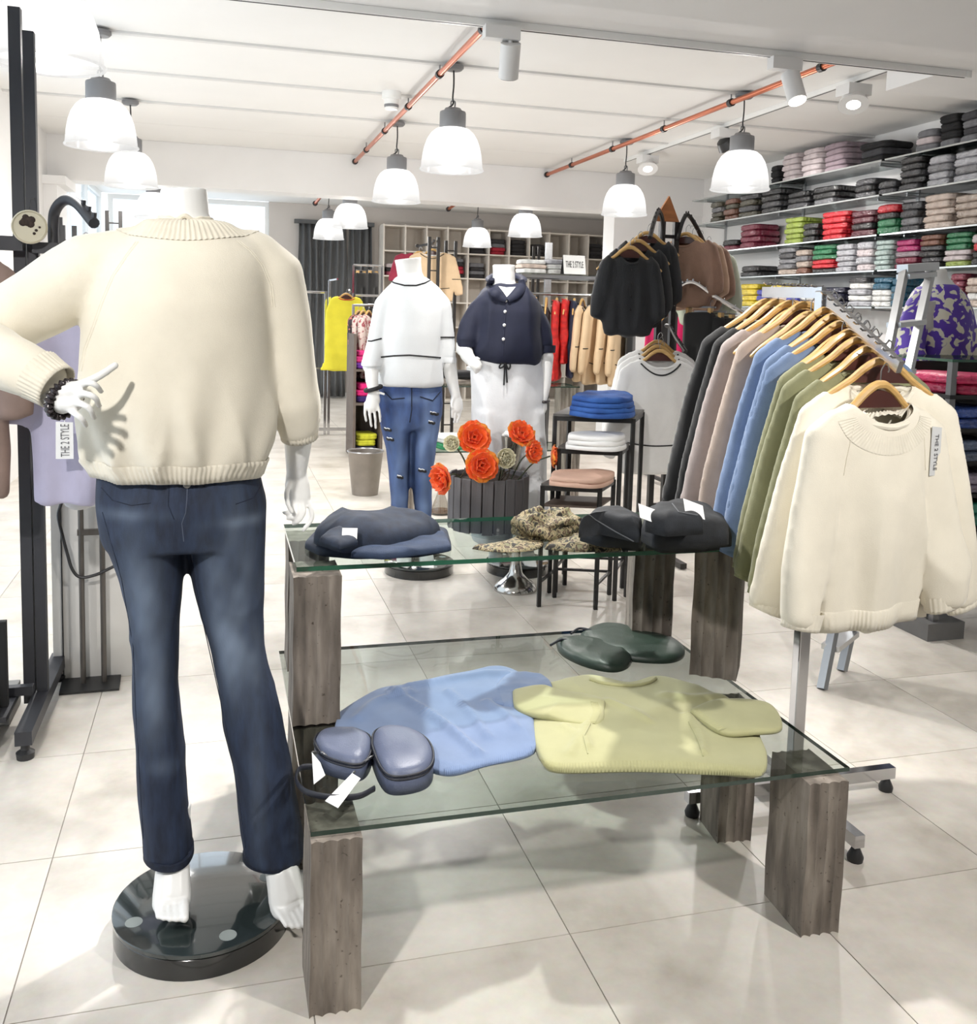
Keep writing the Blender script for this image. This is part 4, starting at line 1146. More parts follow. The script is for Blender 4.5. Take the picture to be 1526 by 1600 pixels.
for i, (s, mt, lb) in enumerate(sweaters):
    p = A0.lerp(B1, -s) if s < 0 else A0.lerp(A1, s)
    p = p + Vector((.006, 0, .022)); k = i % 2; rz = (-.06, .05, -.1, .03)[i % 4] - .05
    if used[k]:
        o = dup(proto[k], p, rz, lb, 'knit sweaters on the chrome rack', {'*': mt})
    else:
        used[k] = 1; o = proto[k]; o.location = p; o.rotation_euler = (0, 0, rz); o['label'] = lb; o['group'] = 'knit sweaters on the chrome rack'
        for c in kids(o): c.material_slots[0].link = 'OBJECT'; c.material_slots[0].material = mt
    if i < 2:
        o.scale = (.95, 1, 1.12)
    hang(p, rz, 'pale wooden hanger holding the ' + ('black', 'black', 'mauve', 'taupe', 'light blue', 'light blue', 'light blue', 'olive', 'olive', 'olive', 'cream')[i] + ' knit, %s from the back of the chrome rack' % ('first', 'second', 'third', 'fourth', 'fifth', 'sixth', 'seventh', 'eighth', 'ninth', 'tenth', 'eleventh')[i], 'hangers on the chrome rack')
for s, w in ((-.42, 'black and the mauve'), (-.12, 'taupe and the first blue'), (.335, 'third blue and first olive')):
    p = (A0.lerp(B1, -s) if s < 0 else A0.lerp(A1, s)) + Vector((-.012, 0, -.004))
    hang(p, -.03, 'pale wooden hanger left empty between the %s sweaters on the rack' % w, 'hangers on the chrome rack')
# front cream sweater, full detail
fr = A0.lerp(A1, .96) + Vector((-.055, -.015, .0)); frz = .16
V, F, tp_ = top_mesh(.55, .175, .172, .045, .45, .06, .062, .095, .008, 17, .017, -.03, .052, sflat=.6)
cs = make_sweater('knit_sweater', 'cream raglan knit sweater facing out at the front of the chrome rack', CREAM, V, F, tp_, .045, .095, .55, .172, .175, .06, .45, .052, 60, sflat=.6, sy=-.03)
cs.location = fr; cs.rotation_euler = (0, 0, frz); cs['group'] = 'knit sweaters on the chrome rack'
bvl = BVHTree.FromPolygons([tuple(p) for p in V], F)
def front_pt(x, z, lift=.001):
    h = bvl.ray_cast(Vector((x, -.6, z)), Vector((0, 1, 0))); return h[0] + Vector((0, -lift, 0)) if h[0] is not None else Vector((x, -.05, z))
ROOTS[cs.name] = Matrix.Identity(4)
G = []
for i in range(7):
    u = i / 6; row = []
    for j in range(161):
        a = pi * (1.06 + .88 * j / 160); rr = .108 + .05 * u
        x, z = rr * math.cos(a), tp_ - .022 + (.058 + .045 * u) * math.sin(a)
        row.append(front_pt(x, z, .001 + .0008 * math.cos(j * pi / 2)))
    G.append(row)
MB().sheet(G).build('neck_rib', CREAMRIB, cs, angle=0)
for s in (-1, 1):
    MB().tube([front_pt(s * x, z, .0005) for x, z in ((.112, tp_ - .05), (.122, tp_ - .09), (.13, tp_ - .13), (.136, tp_ - .17))], .0014, 6).build('raglan_seam', CREAMRIB, cs)
q = front_pt(.163, tp_ - .06, .004)
tgm = MB().prism([q + Vector((x, -.004, z)) for x, z in ((-.017, .0), (.017, -.004), (.019, -.125), (-.015, -.125))], (0, .0012, 0))
tg = tgm.build('price_tag', mat('grey_card', (205, 206, 206), .7, var=.01), cs, smooth=False)
lettering(MB(), 'THE 2 STYLE', .0165, q + Vector((.001, -.0052, -.066)), (0, 0, -1), (1, 0, 0), .0003).build('tag_print', INK, tg, smooth=False)
hang(fr, frz, 'pale wooden hanger with dark centre in the front cream sweater', 'hangers on the chrome rack')

# ================================================================== things on the glass table
def resample(P, n):
    P = [Vector(p) for p in P]; L = [0.0]
    Q = P + [P[0]]
    for a, b_ in zip(Q, Q[1:]): L.append(L[-1] + (b_ - a).length)
    out = []; k = 0
    for i in range(n):
        s = L[-1] * i / n
        while L[k + 1] < s: k += 1
        f = (s - L[k]) / max(1e-9, L[k + 1] - L[k]); out.append(Q[k].lerp(Q[k + 1], f))
    return out
def pillow(px, zb, H, p=2.5, rings=18, n=140, amp=.004, freq=40, seed=1, smooth_o=2, tilt=None, fine=0.0, ridges=(), sharp=False):
    """soft folded thing resting on the plane z = zb; px = outline on that plane as seen"""
    o = [at(x, y, z=zb) for x, y in px]
    o = [o[k] for k in range(len(o))]
    c = sum(o, Vector()) / len(o)
    o = resample(o if sharp else bez(o + [o[0]], 6)[:-1], n)
    for _ in range(smooth_o): o = [(o[k - 1] + o[k] * 2 + o[(k + 1) % n]) / 4 for k in range(n)]
    R = [[c + (q - c) * .9 for q in o]]
    prof = [(1 - (k / rings) ** 1.6) for k in range(rings)]
    for k in range(rings):
        s = math.sin(pi / 2 * (1 - k / rings)) if k else 1.0
        h = (1 - s ** p) ** (1 / p) if s < 1 else 0.0
        R.append([Vector(((c + (q - c) * s).x, (c + (q - c) * s).y, zb + .0015 + H * h)) for q in o])
    R[0] = [Vector((q.x, q.y, zb + .0008)) for q in R[0]]
    V = np.array([tuple(q) for r in R for q in r]); m = len(R)
    hh = np.clip((V[:, 2] - zb) / max(H, 1e-6), 0, 1)
    V[:, 2] += amp * (.6 * fnoise(V, freq, seed) + 1.3 * fridge(V, freq * .8, seed + 4)) * hh + (fine * fnoise(V, freq * 3, seed + 1) * hh if fine else 0)
    for pts, ra, rw in ridges:
        Q = bez([at(x, y, z=zb) for x, y in pts], 10); D = np.min(np.stack([np.hypot(V[:, 0] - q.x, V[:, 1] - q.y) for q in Q]), axis=0)
        V[:, 2] += ra * np.exp(-(D / rw) ** 2) * hh
    if tilt is not None: V[:, 2] += hh * ((V[:, 0] - c.x) * tilt[0] + (V[:, 1] - c.y) * tilt[1])
    V[:, 2] = np.maximum(V[:, 2], zb + .0006)
    F = []
    for i in range(m - 1):
        for j in range(n):
            q = (j + 1) % n; F.append((i * n + j, i * n + q, (i + 1) * n + q, (i + 1) * n + j))
    F.append(tuple((m - 1) * n + j for j in range(n))); F.append(tuple(range(n - 1, -1, -1)))
    mb = MB(); mb.v = [tuple(p_) for p_ in V]; mb.f = F; mb.mi = [0] * len(F)
    return mb, BVHTree.FromPolygons(mb.v, F), c
def rib_strip(bvh, a_pts, b_pts, nrib, amp=.0012, lift=.001, rows=4):
    """ribbed knit edge between two sight lines laid on a surface"""
    A = bez([Vector((x, y, 0)) for x, y in a_pts], 8); B = bez([Vector((x, y, 0)) for x, y in b_pts], 8)
    n = nrib * 3; G = []; L_ = None
    for i in range(rows):
        r = []
        for j in range(n + 1):
            f = j / n; ka = f * (len(A) - 1); ia = min(int(ka), len(A) - 2); p = A[ia].lerp(A[ia + 1], ka - ia)
            kb = f * (len(B) - 1); ib = min(int(kb), len(B) - 2); q = B[ib].lerp(B[ib + 1], kb - ib)
            s = p.lerp(q, i / (rows - 1)); h = hit(bvh, s.x, s.y, lift + amp * math.cos(j * 2 * pi / 3))
            if h is None: h = bvh.find_nearest(at(s.x, s.y, z=ZL + .02))[0] + Vector((0, 0, lift))
            r.append(h)
        G.append(r)
    return MB().sheet(G)
ZU, ZL = .782, .385
def hitd(bvh, x, y, lift=.002):
    for k in range(40):
        h = hit(bvh, x, y + 2 * k, lift)
        if h is not None: return h
    return bvh.find_nearest(at(x, y, z=ZU + .07))[0] + Vector((0, 0, lift))
def layered(t, px, zb, n, h, mats_, name='fold', seed=1, amp=.003, shrink=.95, p=7.0, shift=(0, 0), freq=24):
    """cloth folded into flat layers, one part each, lowest first"""
    cx_ = sum(x for x, y in px) / len(px); cy_ = sum(y for x, y in px) / len(px); r = random.Random(seed); bv = None
    for k in range(n):
        s_ = shrink ** k; dz = h * k * FPX / 2.75
        o = [(cx_ + (x - cx_) * s_ * r.uniform(.97, 1.03) + shift[0] * k, cy_ + (y - cy_) * s_ * r.uniform(.97, 1.03) + shift[1] * k - (0 if k == 0 else 0)) for x, y in px]
        o3 = [(x, y) for x, y in o]
        base = [at(x, y, z=zb) for x, y in o3]
        m, bv, c = pillow(o3, zb, h * 1.02, p, amp=amp, freq=freq, seed=seed + k, rings=16, n=120)
        m.v = [(x, y, z + h * k) for x, y, z in m.v]
        m.build(name, mats_[k % len(mats_)], t, angle=0)
        bv = BVHTree.FromPolygons(m.v, m.f)
    return bv
DARKDENIM = mat('dark_denim', (30, 42, 62), .8, var=.1, vscale=40, bump=.3, bscale=400, dark=(20, 28, 44), bdist=.002)
BLACKDENIM = mat('black_denim', (28, 32, 38), .8, var=.1, vscale=30, bump=.3, bscale=400, dark=(14, 16, 20), bdist=.002)
SEAMG = mat('grey_seam_thread', (92, 94, 98), .8, var=.05)
t = thing('folded_jeans', 'folded dark blue jeans lying at the left end of the upper glass shelf', 'jeans', at(590, 850, z=ZU))
WORND = mat('worn_denim', (48, 64, 92), .8, var=.12, vscale=20, bump=.3, bscale=400)
def folds(t, L_, zb, mats_, seed, amp=.006, p=4.5):
    bv = None
    for k, (o, z0, h) in enumerate(L_):
        m, bv, c = pillow(o, zb + z0, h, p, amp=amp, freq=26, seed=seed + k, rings=18, n=150, sharp=True, smooth_o=5, fine=.0012)
        m.build('fold', mats_[k % len(mats_)], t, angle=0)
    return bv
folds(t, [([(474, 857), (500, 870), (556, 875), (655, 872), (706, 862), (699, 835), (655, 826), (540, 828), (492, 838)], 0, .03), ([(545, 872), (600, 876), (706, 862), (694, 836), (640, 842), (580, 856)], .025, .02)], ZU, [DARKDENIM, WORND], 5)
bv = folds(t, [([(488, 850), (535, 866), (600, 864), (672, 850), (690, 838), (645, 826), (560, 825), (505, 832)], .028, .066), ([(498, 848), (530, 860), (560, 852), (530, 836)], .062, .018)], ZU, [DARKDENIM], 8, .012, 3.2)
for pts in ([(498, 812), (530, 800), (575, 795)], [(640, 800), (668, 814), (690, 836)], [(560, 858), (610, 862), (680, 850)]):
    stitch(bv, pts, .0013, .001).build('seam', SEAMG, t)
for x, y, lb in ((545, 797, 0), (645, 803, 1)):
    q = hitd(bv, x, y, .002)
    MB().prism([q + Vector((dx, -.004 + dy * .6, .004 + dy * .8)) for dx, dy in ((-.02, -.016), (.018, -.02), (.022, .012), (-.016, .014))], (0, .0008, .001)).build('paper_tag', PAPER, t, smooth=False)
def dark_jeans(lb, o1, H, o2, seams, tags, loc):
    t = thing('folded_jeans', lb, 'jeans', at(*loc, z=ZU))
    bv = folds(t, [(o, z0 * 1.75, h * 1.75) for o, z0, h in o2], ZU, [BLACKDENIM], len(seams) + 11, .010, 4.0)
    for pts in seams: stitch(bv, pts, .0016, .001).build('seam', SEAMG, t)
    for x, y in tags:
        q = hitd(bv, x, y, .003)
        if q: MB().prism([q + Vector((dx, -.004 + dy * .6, .004 + dy * .85 - dx * .3)) for dx, dy in ((-.026, -.016), (.024, -.02), (.028, .014), (-.022, .018))], (0, .0008, .001)).build('paper_tag', PAPER, t, smooth=False)
dark_jeans('folded black denim jeans on the left of the dark pile, upper glass shelf', None, 0,
           [([(918, 850), (955, 861), (1000, 862), (1006, 842), (985, 822), (940, 822), (915, 834)], 0, .03), ([(904, 846), (940, 856), (1000, 858), (1002, 836), (970, 821), (930, 824)], .027, .03), ([(902, 842), (935, 836), (1000, 850), (1003, 832), (965, 820), (925, 822)], .054, .03)],
           [[(915, 800), (930, 812), (960, 830), (990, 846)], [(925, 790), (950, 785), (985, 790)]], [], (960, 840))
dark_jeans('folded black denim jeans with white tag, the large dark pile on the upper glass shelf', None, 0,
           [([(1008, 856), (1035, 866), (1095, 864), (1146, 857), (1140, 834), (1100, 818), (1040, 816), (1012, 824)], 0, .034), ([(1004, 850), (1040, 862), (1090, 860), (1144, 855), (1130, 830), (1080, 815), (1020, 817)], .03, .034), ([(1000, 846), (1020, 858), (1076, 858), (1140, 852), (1112, 826), (1060, 814), (1008, 818)], .06, .036), ([(1006, 832), (1040, 840), (1100, 836), (1074, 818), (1020, 815)], .09, .03)],
           [[(1005, 756), (1002, 790), (1008, 812), (998, 835)], [(1030, 760), (1060, 800), (1120, 810)], [(1018, 840), (1060, 846), (1130, 850)]], [(1082, 783), (1012, 741), (1140, 832)], (1075, 840))
LEO = pattern('leopard_print', (150, 140, 108), (52, 44, 36), 26, .0, .02, 'noise')
def leopard():
    m, n, b_, out = _nt('leopard_scarf_print'); L = n.links
    tc = n.nodes.new('ShaderNodeTexCoord')
    v = n.nodes.new('ShaderNodeTexNoise'); v.inputs['Scale'].default_value = 52; v.inputs['Detail'].default_value = 2; v.inputs['Distortion'].default_value = .8
    L.new(tc.outputs['Object'], v.inputs['Vector'])
    r = n.nodes.new('ShaderNodeValToRGB'); e = r.color_ramp.elements
    e[0].position = .40; e[0].color = srgb(38, 33, 28); e[1].position = .44; e[1].color = srgb(112, 108, 80)
    q = e.new(.53); q.color = srgb(156, 140, 108); q = e.new(.555); q.color = srgb(36, 30, 26); q = e.new(.62); q.color = srgb(84, 62, 44); q = e.new(.65); q.color = srgb(112, 110, 80)
    L.new(v.outputs['Fac'], r.inputs[0]); L.new(r.outputs[0], b_.inputs['Base Color']); b_.inputs['Roughness'].default_value = .7
    return m
LEO = leopard()
t = thing('scarf', 'leopard print scarf bunched in the middle of the upper glass shelf', 'scarf', at(855, 840, z=ZU))
sc = at(853, 842, z=ZU); b = MB(); rs = random.Random(4)
for k in range(13):
    a0 = rs.uniform(0, 6.28); r0 = rs.uniform(.03, .085); zc = ZU + .022 + .058 * (1 - r0 / .1) * rs.uniform(.5, 1.2)
    P = [sc + Vector((r0 * 1.15 * math.cos(a0 + u), r0 * .85 * math.sin(a0 + u), zc - sc.z + .014 * math.sin(2 * u + k))) for u in np.linspace(0, rs.uniform(2.4, 4.2), 9)]
    b.tube(P, [.016 + .012 * math.sin(pi * q / 8) for q in range(9)], 8, .55, round_ends=True)
b.ell(sc + Vector((0, 0, .028)), (.085, .06, .03), 18, 9)
V, F = remesh(b, .0055, 2); V = V + normals(V, F) * (.011 * fridge(V, 62, 3) + .004 * fnoise(V, 120, 5))[:, None]; V[:, 2] = np.maximum(V[:, 2], ZU + .001)
solid(V, F).build('gathered_knot', LEO, t, angle=0)
m, bv, c = pillow([(736, 859), (775, 864), (830, 862), (850, 850), (822, 842), (780, 850)], ZU, .014, 2, amp=.006, freq=60, seed=16); m.build('tail', LEO, t, angle=0)
m, bv, c = pillow([(850, 860), (900, 864), (950, 863), (988, 858), (950, 848), (900, 844), (860, 848)], ZU, .024, 2, amp=.008, freq=60, seed=17); m.build('tail', LEO, t, angle=0)
# lower shelf: two sweaters
SKYK = mat('sky_blue_fine_knit', (122, 142, 178), .85, var=.04, vscale=12, bump=.2, bscale=420, sheen=.25, bdist=.002)
PISTK = mat('pistachio_fine_knit', (180, 178, 134), .85, var=.03, vscale=12, bump=.2, bscale=420, sheen=.25, bdist=.002)
t = thing('folded_sweater', 'light blue knit sweater laid flat on the lower glass shelf', 'sweater', at(690, 1130, z=ZL))
m, bv, c = pillow([(528, 1118), (524, 1150), (560, 1172), (630, 1190), (696, 1215), (760, 1199), (834, 1180), (834, 1140), (836, 1105), (840, 1075), (790, 1050), (740, 1055), (690, 1062), (640, 1076), (594, 1082), (556, 1100)], ZL, .016, 5, amp=.008, freq=15, seed=21, n=240, rings=40, ridges=[([(612, 1092), (660, 1120), (705, 1150), (745, 1186)], .016, .014), ([(700, 1095), (730, 1120), (760, 1160)], .010, .012), ([(560, 1130), (590, 1105), (640, 1095)], .010, .016), ([(760, 1110), (790, 1130), (805, 1150)], .008, .012), ([(640, 1085), (720, 1072), (790, 1066)], .012, .02)])
m.build('knit_body', SKYK, t, angle=0)
rib_strip(bv, [(694, 1200), (760, 1186), (830, 1166)], [(696, 1212), (760, 1197), (833, 1178)], 44, .0022).build('hem_rib', SKYK, t, angle=0)
rib_strip(bv, [(600, 1080), (640, 1072), (668, 1066)], [(604, 1092), (642, 1084), (672, 1078)], 26).build('neck_rib', SKYK, t, angle=0)
m, bs, c = pillow([(768, 1084), (772, 1106), (830, 1110), (862, 1092), (852, 1062), (800, 1056)], ZL + .014, .014, 5, amp=.003, seed=23); m.build('sleeve', SKYK, t, angle=0)
rib_strip(bs, [(766, 1078), (769, 1090), (772, 1101)], [(780, 1076), (783, 1090), (788, 1102)], 14).build('cuff', SKYK, t, angle=0)
q = [at(x, y, z=ZL + .05) for x, y in ((646, 1160), (658, 1150), (668, 1146))]
t = thing('folded_sweater', 'pistachio green knit sweater with folded sleeves on the lower glass shelf', 'sweater', at(1010, 1140, z=ZL))
m, bv, c = pillow([(800, 1082), (808, 1115), (830, 1130), (834, 1165), (846, 1194), (872, 1210), (1000, 1208), (1120, 1213), (1188, 1215), (1198, 1184), (1186, 1152), (1180, 1118), (1130, 1095), (1070, 1072), (1026, 1062), (980, 1072), (922, 1060), (880, 1069), (840, 1076)], ZL, .020, 5, amp=.006, freq=14, seed=25, n=260, rings=40, ridges=[([(918, 1186), (912, 1160), (924, 1134)], .010, .010), ([(1098, 1190), (1094, 1160), (1074, 1130)], .010, .010), ([(950, 1110), (985, 1125), (1010, 1140)], .008, .014), ([(880, 1150), (900, 1170), (890, 1195)], .007, .012), ([(1040, 1100), (1080, 1105), (1130, 1096)], .01, .02)])
m.build('knit_body', PISTK, t, angle=0)
rib_strip(bv, [(838, 1182), (880, 1192), (1000, 1188), (1120, 1193), (1194, 1196)], [(846, 1196), (880, 1207), (1000, 1206), (1120, 1211), (1192, 1212)], 90, .0022).build('hem_rib', PISTK, t, angle=0)
rib_strip(bv, [(925, 1058), (950, 1064), (985, 1064), (1020, 1058)], [(934, 1070), (955, 1075), (985, 1075), (1014, 1070)], 36).build('neck_rib', PISTK, t, angle=0)
P = [bv.find_nearest(at(x, y, z=ZL + .02))[0] + Vector((0, 0, .003)) for x, y in ((922, 1064), (945, 1071), (985, 1073), (1012, 1069), (1024, 1062))]
MB().tube(bez(P, 6), .0055, 8).build('rolled_collar', PISTK, t)
for o, cf, ci in (([(800, 1086), (806, 1112), (850, 1126), (932, 1136), (944, 1110), (938, 1098), (880, 1090), (840, 1080)], [(934, 1098), (938, 1112), (930, 1130)], [(922, 1096), (926, 1112), (918, 1130)]),
                  ([(1076, 1116), (1126, 1150), (1180, 1150), (1220, 1144), (1214, 1118), (1188, 1104), (1120, 1102)], [(1078, 1112), (1098, 1126), (1122, 1142)], [(1090, 1108), (1110, 1122), (1134, 1138)])):
    m, bs, c = pillow(o, ZL + .02, .016, 5, amp=.006, freq=20, seed=29); s = m.build('sleeve', PISTK, t, angle=0)
    rib_strip(bs, cf, ci, 16, lift=.0015).build('cuff', PISTK, s, angle=0)
for pts in ([(918, 1178), (912, 1150), (922, 1130)], [(1098, 1182), (1092, 1160), (1076, 1128)]):
    stitch(bv, pts, .0022, 0).build('fold', PISTK, t)
# bags
LEATHB = mat('blue_grey_leather', (98, 106, 130), .42, var=.03, vscale=30, bump=.25, bscale=260, bdist=.002)
LEATHG = mat('dark_green_leather', (44, 58, 50), .42, var=.05, vscale=20, bump=.25, bscale=240, bdist=.002)
ZIP = mat('dark_zip', (40, 42, 52), .5, var=.1)
def bag(lb, o, H, tag_px, clip, seed, tilt=None, strap=None):
    t = thing('shoulder_bag', lb, 'bag', at(*o[0], z=ZL))
    m, bv, c = pillow(o, ZL, H, 5.0, amp=.0015, seed=seed, rings=20, tilt=tilt, smooth_o=6)
    m.build('pouch', LEATHB, t, angle=0)
    oo = resample(bez([at(x, y, z=ZL) for x, y in o] + [at(*o[0], z=ZL)], 6)[:-1], 120)
    for _ in range(6): oo = [(oo[k - 1] + oo[k] * 2 + oo[(k + 1) % 120]) / 4 for k in range(120)]
    for f, k in ((.62, 1.0), (.74, .995)):
        MB().tube([Vector(((c + (q - c) * k).x, (c + (q - c) * k).y, ZL + H * f + (((q.x - c.x) * tilt[0] + (q.y - c.y) * tilt[1]) * f if tilt else 0))) for q in oo], .0026, 6, closed=True).build('zip_edge', ZIP, t)
    a = bv.find_nearest(at(*clip, z=ZL + .045))[0]
    e = at(*tag_px[0], z=ZL + .02)
    P = bez([a, a.lerp(e, .4) + Vector((0, -.008, .01)), e], 6)
    MB().tube(P, [.004 if k % 2 else .0022 for k in range(len(P))], 8).build('zip_pull', STEEL, t)
    T = [at(x, y, z=ZL + zz) for (x, y), zz in zip(tag_px, (.03, .03, .012, .012))]
    MB().prism(T, (0, 0, .0014)).build('paper_tag', PAPER, t, smooth=False)
bag('blue-grey leather bag lying in front, overlapping its twin on the lower glass', [(580, 1196), (592, 1226), (608, 1243), (640, 1242), (668, 1232), (677, 1212), (668, 1188), (640, 1172), (606, 1168), (584, 1176)], .066, [(550, 1209), (563, 1217), (528, 1263), (508, 1252)], (571, 1180), 33, (.0, .05))
bag('blue-grey leather bag partly behind its twin, left on the lower glass', [(490, 1186), (502, 1206), (530, 1218), (562, 1222), (578, 1206), (580, 1182), (560, 1170), (520, 1168), (498, 1174)], .06, [(487, 1176), (500, 1192), (508, 1212), (490, 1226)], (506, 1182), 34, (.0, .04))
P = [at(x, y, z=ZL + .012) for x, y in ((500, 1198), (470, 1200), (463, 1220), (480, 1238), (520, 1246), (560, 1244), (585, 1232))]
t = thing('bag_strap', 'thin dark bag strap looped on the lower glass below the blue-grey bags', 'strap', P[3])
MB().tube(bez(P, 8), .0075, 8, .45, side=(0, 0, 1)).build('strap_band', ZIP, t)
MB().ell(P[0] + Vector((0, 0, .002)), (.006, .006, .006), 10, 6).build('strap_end', STEEL, t)
for lb, o, H, sd, tail in (('dark green leather bag, the larger one at the back of the lower glass', [(905, 998), (930, 984), (970, 985), (1030, 1000), (1066, 1014), (1066, 1030), (1040, 1038), (980, 1034), (930, 1020)], .036, 41, [(925, 985), (905, 982), (892, 990)]),
                           ('small dark green leather bag in front of the larger one on the lower glass', [(868, 1006), (876, 1024), (910, 1042), (955, 1052), (982, 1044), (984, 1026), (950, 1012), (905, 1003)], .034, 42, [(888, 1000), (875, 1000), (860, 1008)])):
    t = thing('shoulder_bag', lb, 'bag', at(*o[0], z=ZL))
    m, bv, c = pillow(o, ZL, H, 3.2, amp=.003, seed=sd, rings=18); m.build('pouch', LEATHG, t, angle=0)
    MB().tube(bez([at(x, y, z=ZL + .03) for x, y in tail], 5), .004, 6).build('zip_pull', ZIP, t)
    q = at(*o[7], z=ZL + .012)
    MB().tube([q + Vector((.012 * math.cos(a), .012 * math.sin(a), 0)) for a in [2 * pi * j / 20 for j in range(20)]], .0022, 6, closed=True).build('ring', STEEL, t)
# ================================================================== planter, flowers and side table
t = thing('side_table', 'small round glass side table on a silver trumpet foot, holding the planter', 'table', (1.487, 4.63, 0))
MB().lathe([(0, 0), (.112, 0), (.113, .006), (.108, .02), (.09, .04), (.06, .062), (.036, .09), (.026, .14), (.024, .2), (.022, .30), (.05, .318), (.06, .325), (0, .325)], (1.487, 4.63, 0), 40).build('trumpet_foot', mat('polished_pewter', (190, 188, 184), .16, 1.0, var=.04), t)
MB().lathe([(0, .3255), (.31, .3255), (.312, .33), (.31, .3345), (0, .3345)], (1.487, 4.63, 0), 56).build('glass_top', clear('side_table_glass', (.93, .96, .95), .03), t, angle=.5)
PC = Vector((1.335, 4.655, .3355))
SLAT = mat('dark_grey_slat_wood', (106, 104, 107), .7, var=.12, vscale=22, stretch=(1, 1, .1), bump=.3, bscale=50)
t = thing('planter', 'round dark grey slatted wooden planter with ranunculus flowers', 'planter', PC)
MB().lathe([(0, 0.003), (.185, 0.003), (.19, .24), (.182, .25), (.175, .235), (0, .232)], PC, 32).build('liner', mat('planter_soil', (58, 50, 44), .9, var=.2, vscale=40, bump=.8, bscale=60), t)
s0 = None
for k in range(22):
    a = 2 * pi * k / 22
    if s0 is None:
        s0 = MB().box((-.0265, -.006, 0), (.0265, .006, .272)).build('slat', SLAT, t, smooth=False, bevel=.003, world=False); o = s0
    else:
        o = s0.copy(); col.objects.link(o); o.parent = t
    o.location = (.2 * math.sin(a), -.2 * math.cos(a), .004 * math.sin(k * 2.3)); o.rotation_euler = (0, 0, a)
TWIG = mat('dry_twig', (96, 84, 66), .8, var=.2)
for k in range(14):
    a = random.uniform(0, 6.28); r = random.uniform(.05, .17); p = PC + Vector((r * math.cos(a), r * math.sin(a), .236))
    MB().tube(bez([p, p + Vector((.02, -.01, .04)), p + Vector((random.uniform(-.07, .07), random.uniform(-.05, .03), random.uniform(.05, .11)))], 4), .003, 5).build('twig', TWIG, t)
ORA = mat('orange_petal', (250, 112, 40), .55, var=.12, vscale=18, dark=(240, 70, 26), sheen=.2)
YEL = mat('yellow_petal', (246, 150, 46), .55, var=.12, vscale=18, sheen=.2)
CRP = mat('cream_petal', (232, 226, 196), .6, var=.05, vscale=18, sheen=.2)
STEM = mat('flower_stem', (74, 84, 62), .7, var=.1)
def petal_mesh(L, W, cup, seed):
    G = []
    for i in range(7):
        u = i / 6; row = []
        w = W * math.sin(pi * min(1, .12 + u * .8)) ** .7
        for j in range(7):
            v = j / 3 - 1
            row.append((v * w, L * u * math.cos(cup * u * .8), L * u * math.sin(cup * u) * .9 + .35 * cup * w * v * v + .006 * math.sin(u * 9 + seed + v * 5) * u))
        G.append(row)
    m = MB().sheet(G, .0012)
    me = bpy.data.meshes.new('petal'); me.from_pydata(m.v, [], m.f); me.shade_smooth(); me.update()
    return me
PET = {}
def flower(px, py, Y, r, kind, face, lb, root):
    c = at(px, py, Y=Y); f = Vector(face).normalized()
    t = thing('artificial_flower', lb, 'flower', root, group='flowers in the slatted planter')
    p0 = Vector(root); bk = c - f * r * .35
    MB().tube(bez([p0, p0.lerp(bk, .5) + Vector((0, 0, .03)), bk], 6), .004, 6).build('stem', STEM, t)
    M = Vector((0, 0, 1)).rotation_difference(f).to_matrix()
    outer, inner = (ORA, YEL) if kind == 'o' else (CRP, CRP)
    layers = [(6, 1.0, .35, 0), (6, .86, .8, .5), (5, .62, 1.25, .2), (4, .4, 1.7, .7)] if kind == 'o' else [(7, .95, .7, 0), (7, .8, 1.15, .4), (6, .62, 1.6, .2), (5, .42, 2.0, .5)]
    for li, (n, s, cup, off) in enumerate(layers):
        for k in range(n):
            key = (round(r, 3), li, k % 2, kind)
            if key not in PET:
                me = petal_mesh(r * s, r * s * (.62 if kind == 'o' else .58), cup, k + li); me.materials.append(inner if (kind == 'o' and li == 0 and k % 2) else outer); PET[key] = me
            o = bpy.data.objects.new('petal', PET[key]); col.objects.link(o); o.parent = t
            R = M @ Matrix.Rotation(2 * pi * (k + off) / n, 3, 'Z')
            o.matrix_local = Matrix.Translation(c - f * r * .3 - Vector(root)) @ R.to_4x4()
rt = lambda dx, dy: PC + Vector((dx, dy, .24))
flower(741, 683, 4.52, .088, 'o', (-.1, -1, .35), 'orange ranunculus, top left bloom above the planter', rt(-.05, -.05))
flower(753, 727, 4.42, .088, 'o', (0, -1, .15), 'orange ranunculus, large bloom at the middle front of the planter', rt(-.02, -.1))
flower(688, 748, 4.46, .082, 'o', (-1, -.45, -.1), 'orange ranunculus hanging over the left side of the planter', rt(-.14, -.06))
flower(815, 677, 4.56, .08, 'o', (.2, -.9, .7), 'orange ranunculus, top right bloom above the planter', rt(.06, 0))
flower(834, 706, 4.48, .062, 'o', (.5, -.9, .1), 'small orange ranunculus bloom right of the planter rim', rt(.1, -.05))
flower(866, 713, 4.5, .062, 'o', (1, -.35, .0), 'orange ranunculus farthest right, seen from the side', rt(.14, -.04))
flower(706, 693, 4.5, .05, 'c', (-.5, -.9, .2), 'cream ranunculus bud left of the orange blooms', rt(-.1, -.05))
flower(789, 716, 4.46, .062, 'c', (.1, -1, .1), 'cream ranunculus between the two orange groups', rt(.03, -.08))
q = Vector((1.52, 4.86, .335))
t = thing('vase', 'silver cone vase with white blossoms behind the planter', 'vase', q)
MB().lathe([(0, 0), (.04, 0), (.042, .006), (.012, .02), (.01, .12), (.02, .2), (.05, .36), (.062, .44), (.058, .44), (.045, .36), (0, .25)], q, 28).build('cone', mat('vase_pewter', (176, 172, 164), .25, 1.0, var=.05), t)
WB = mat('white_blossom', (246, 246, 242), .7, var=.02)
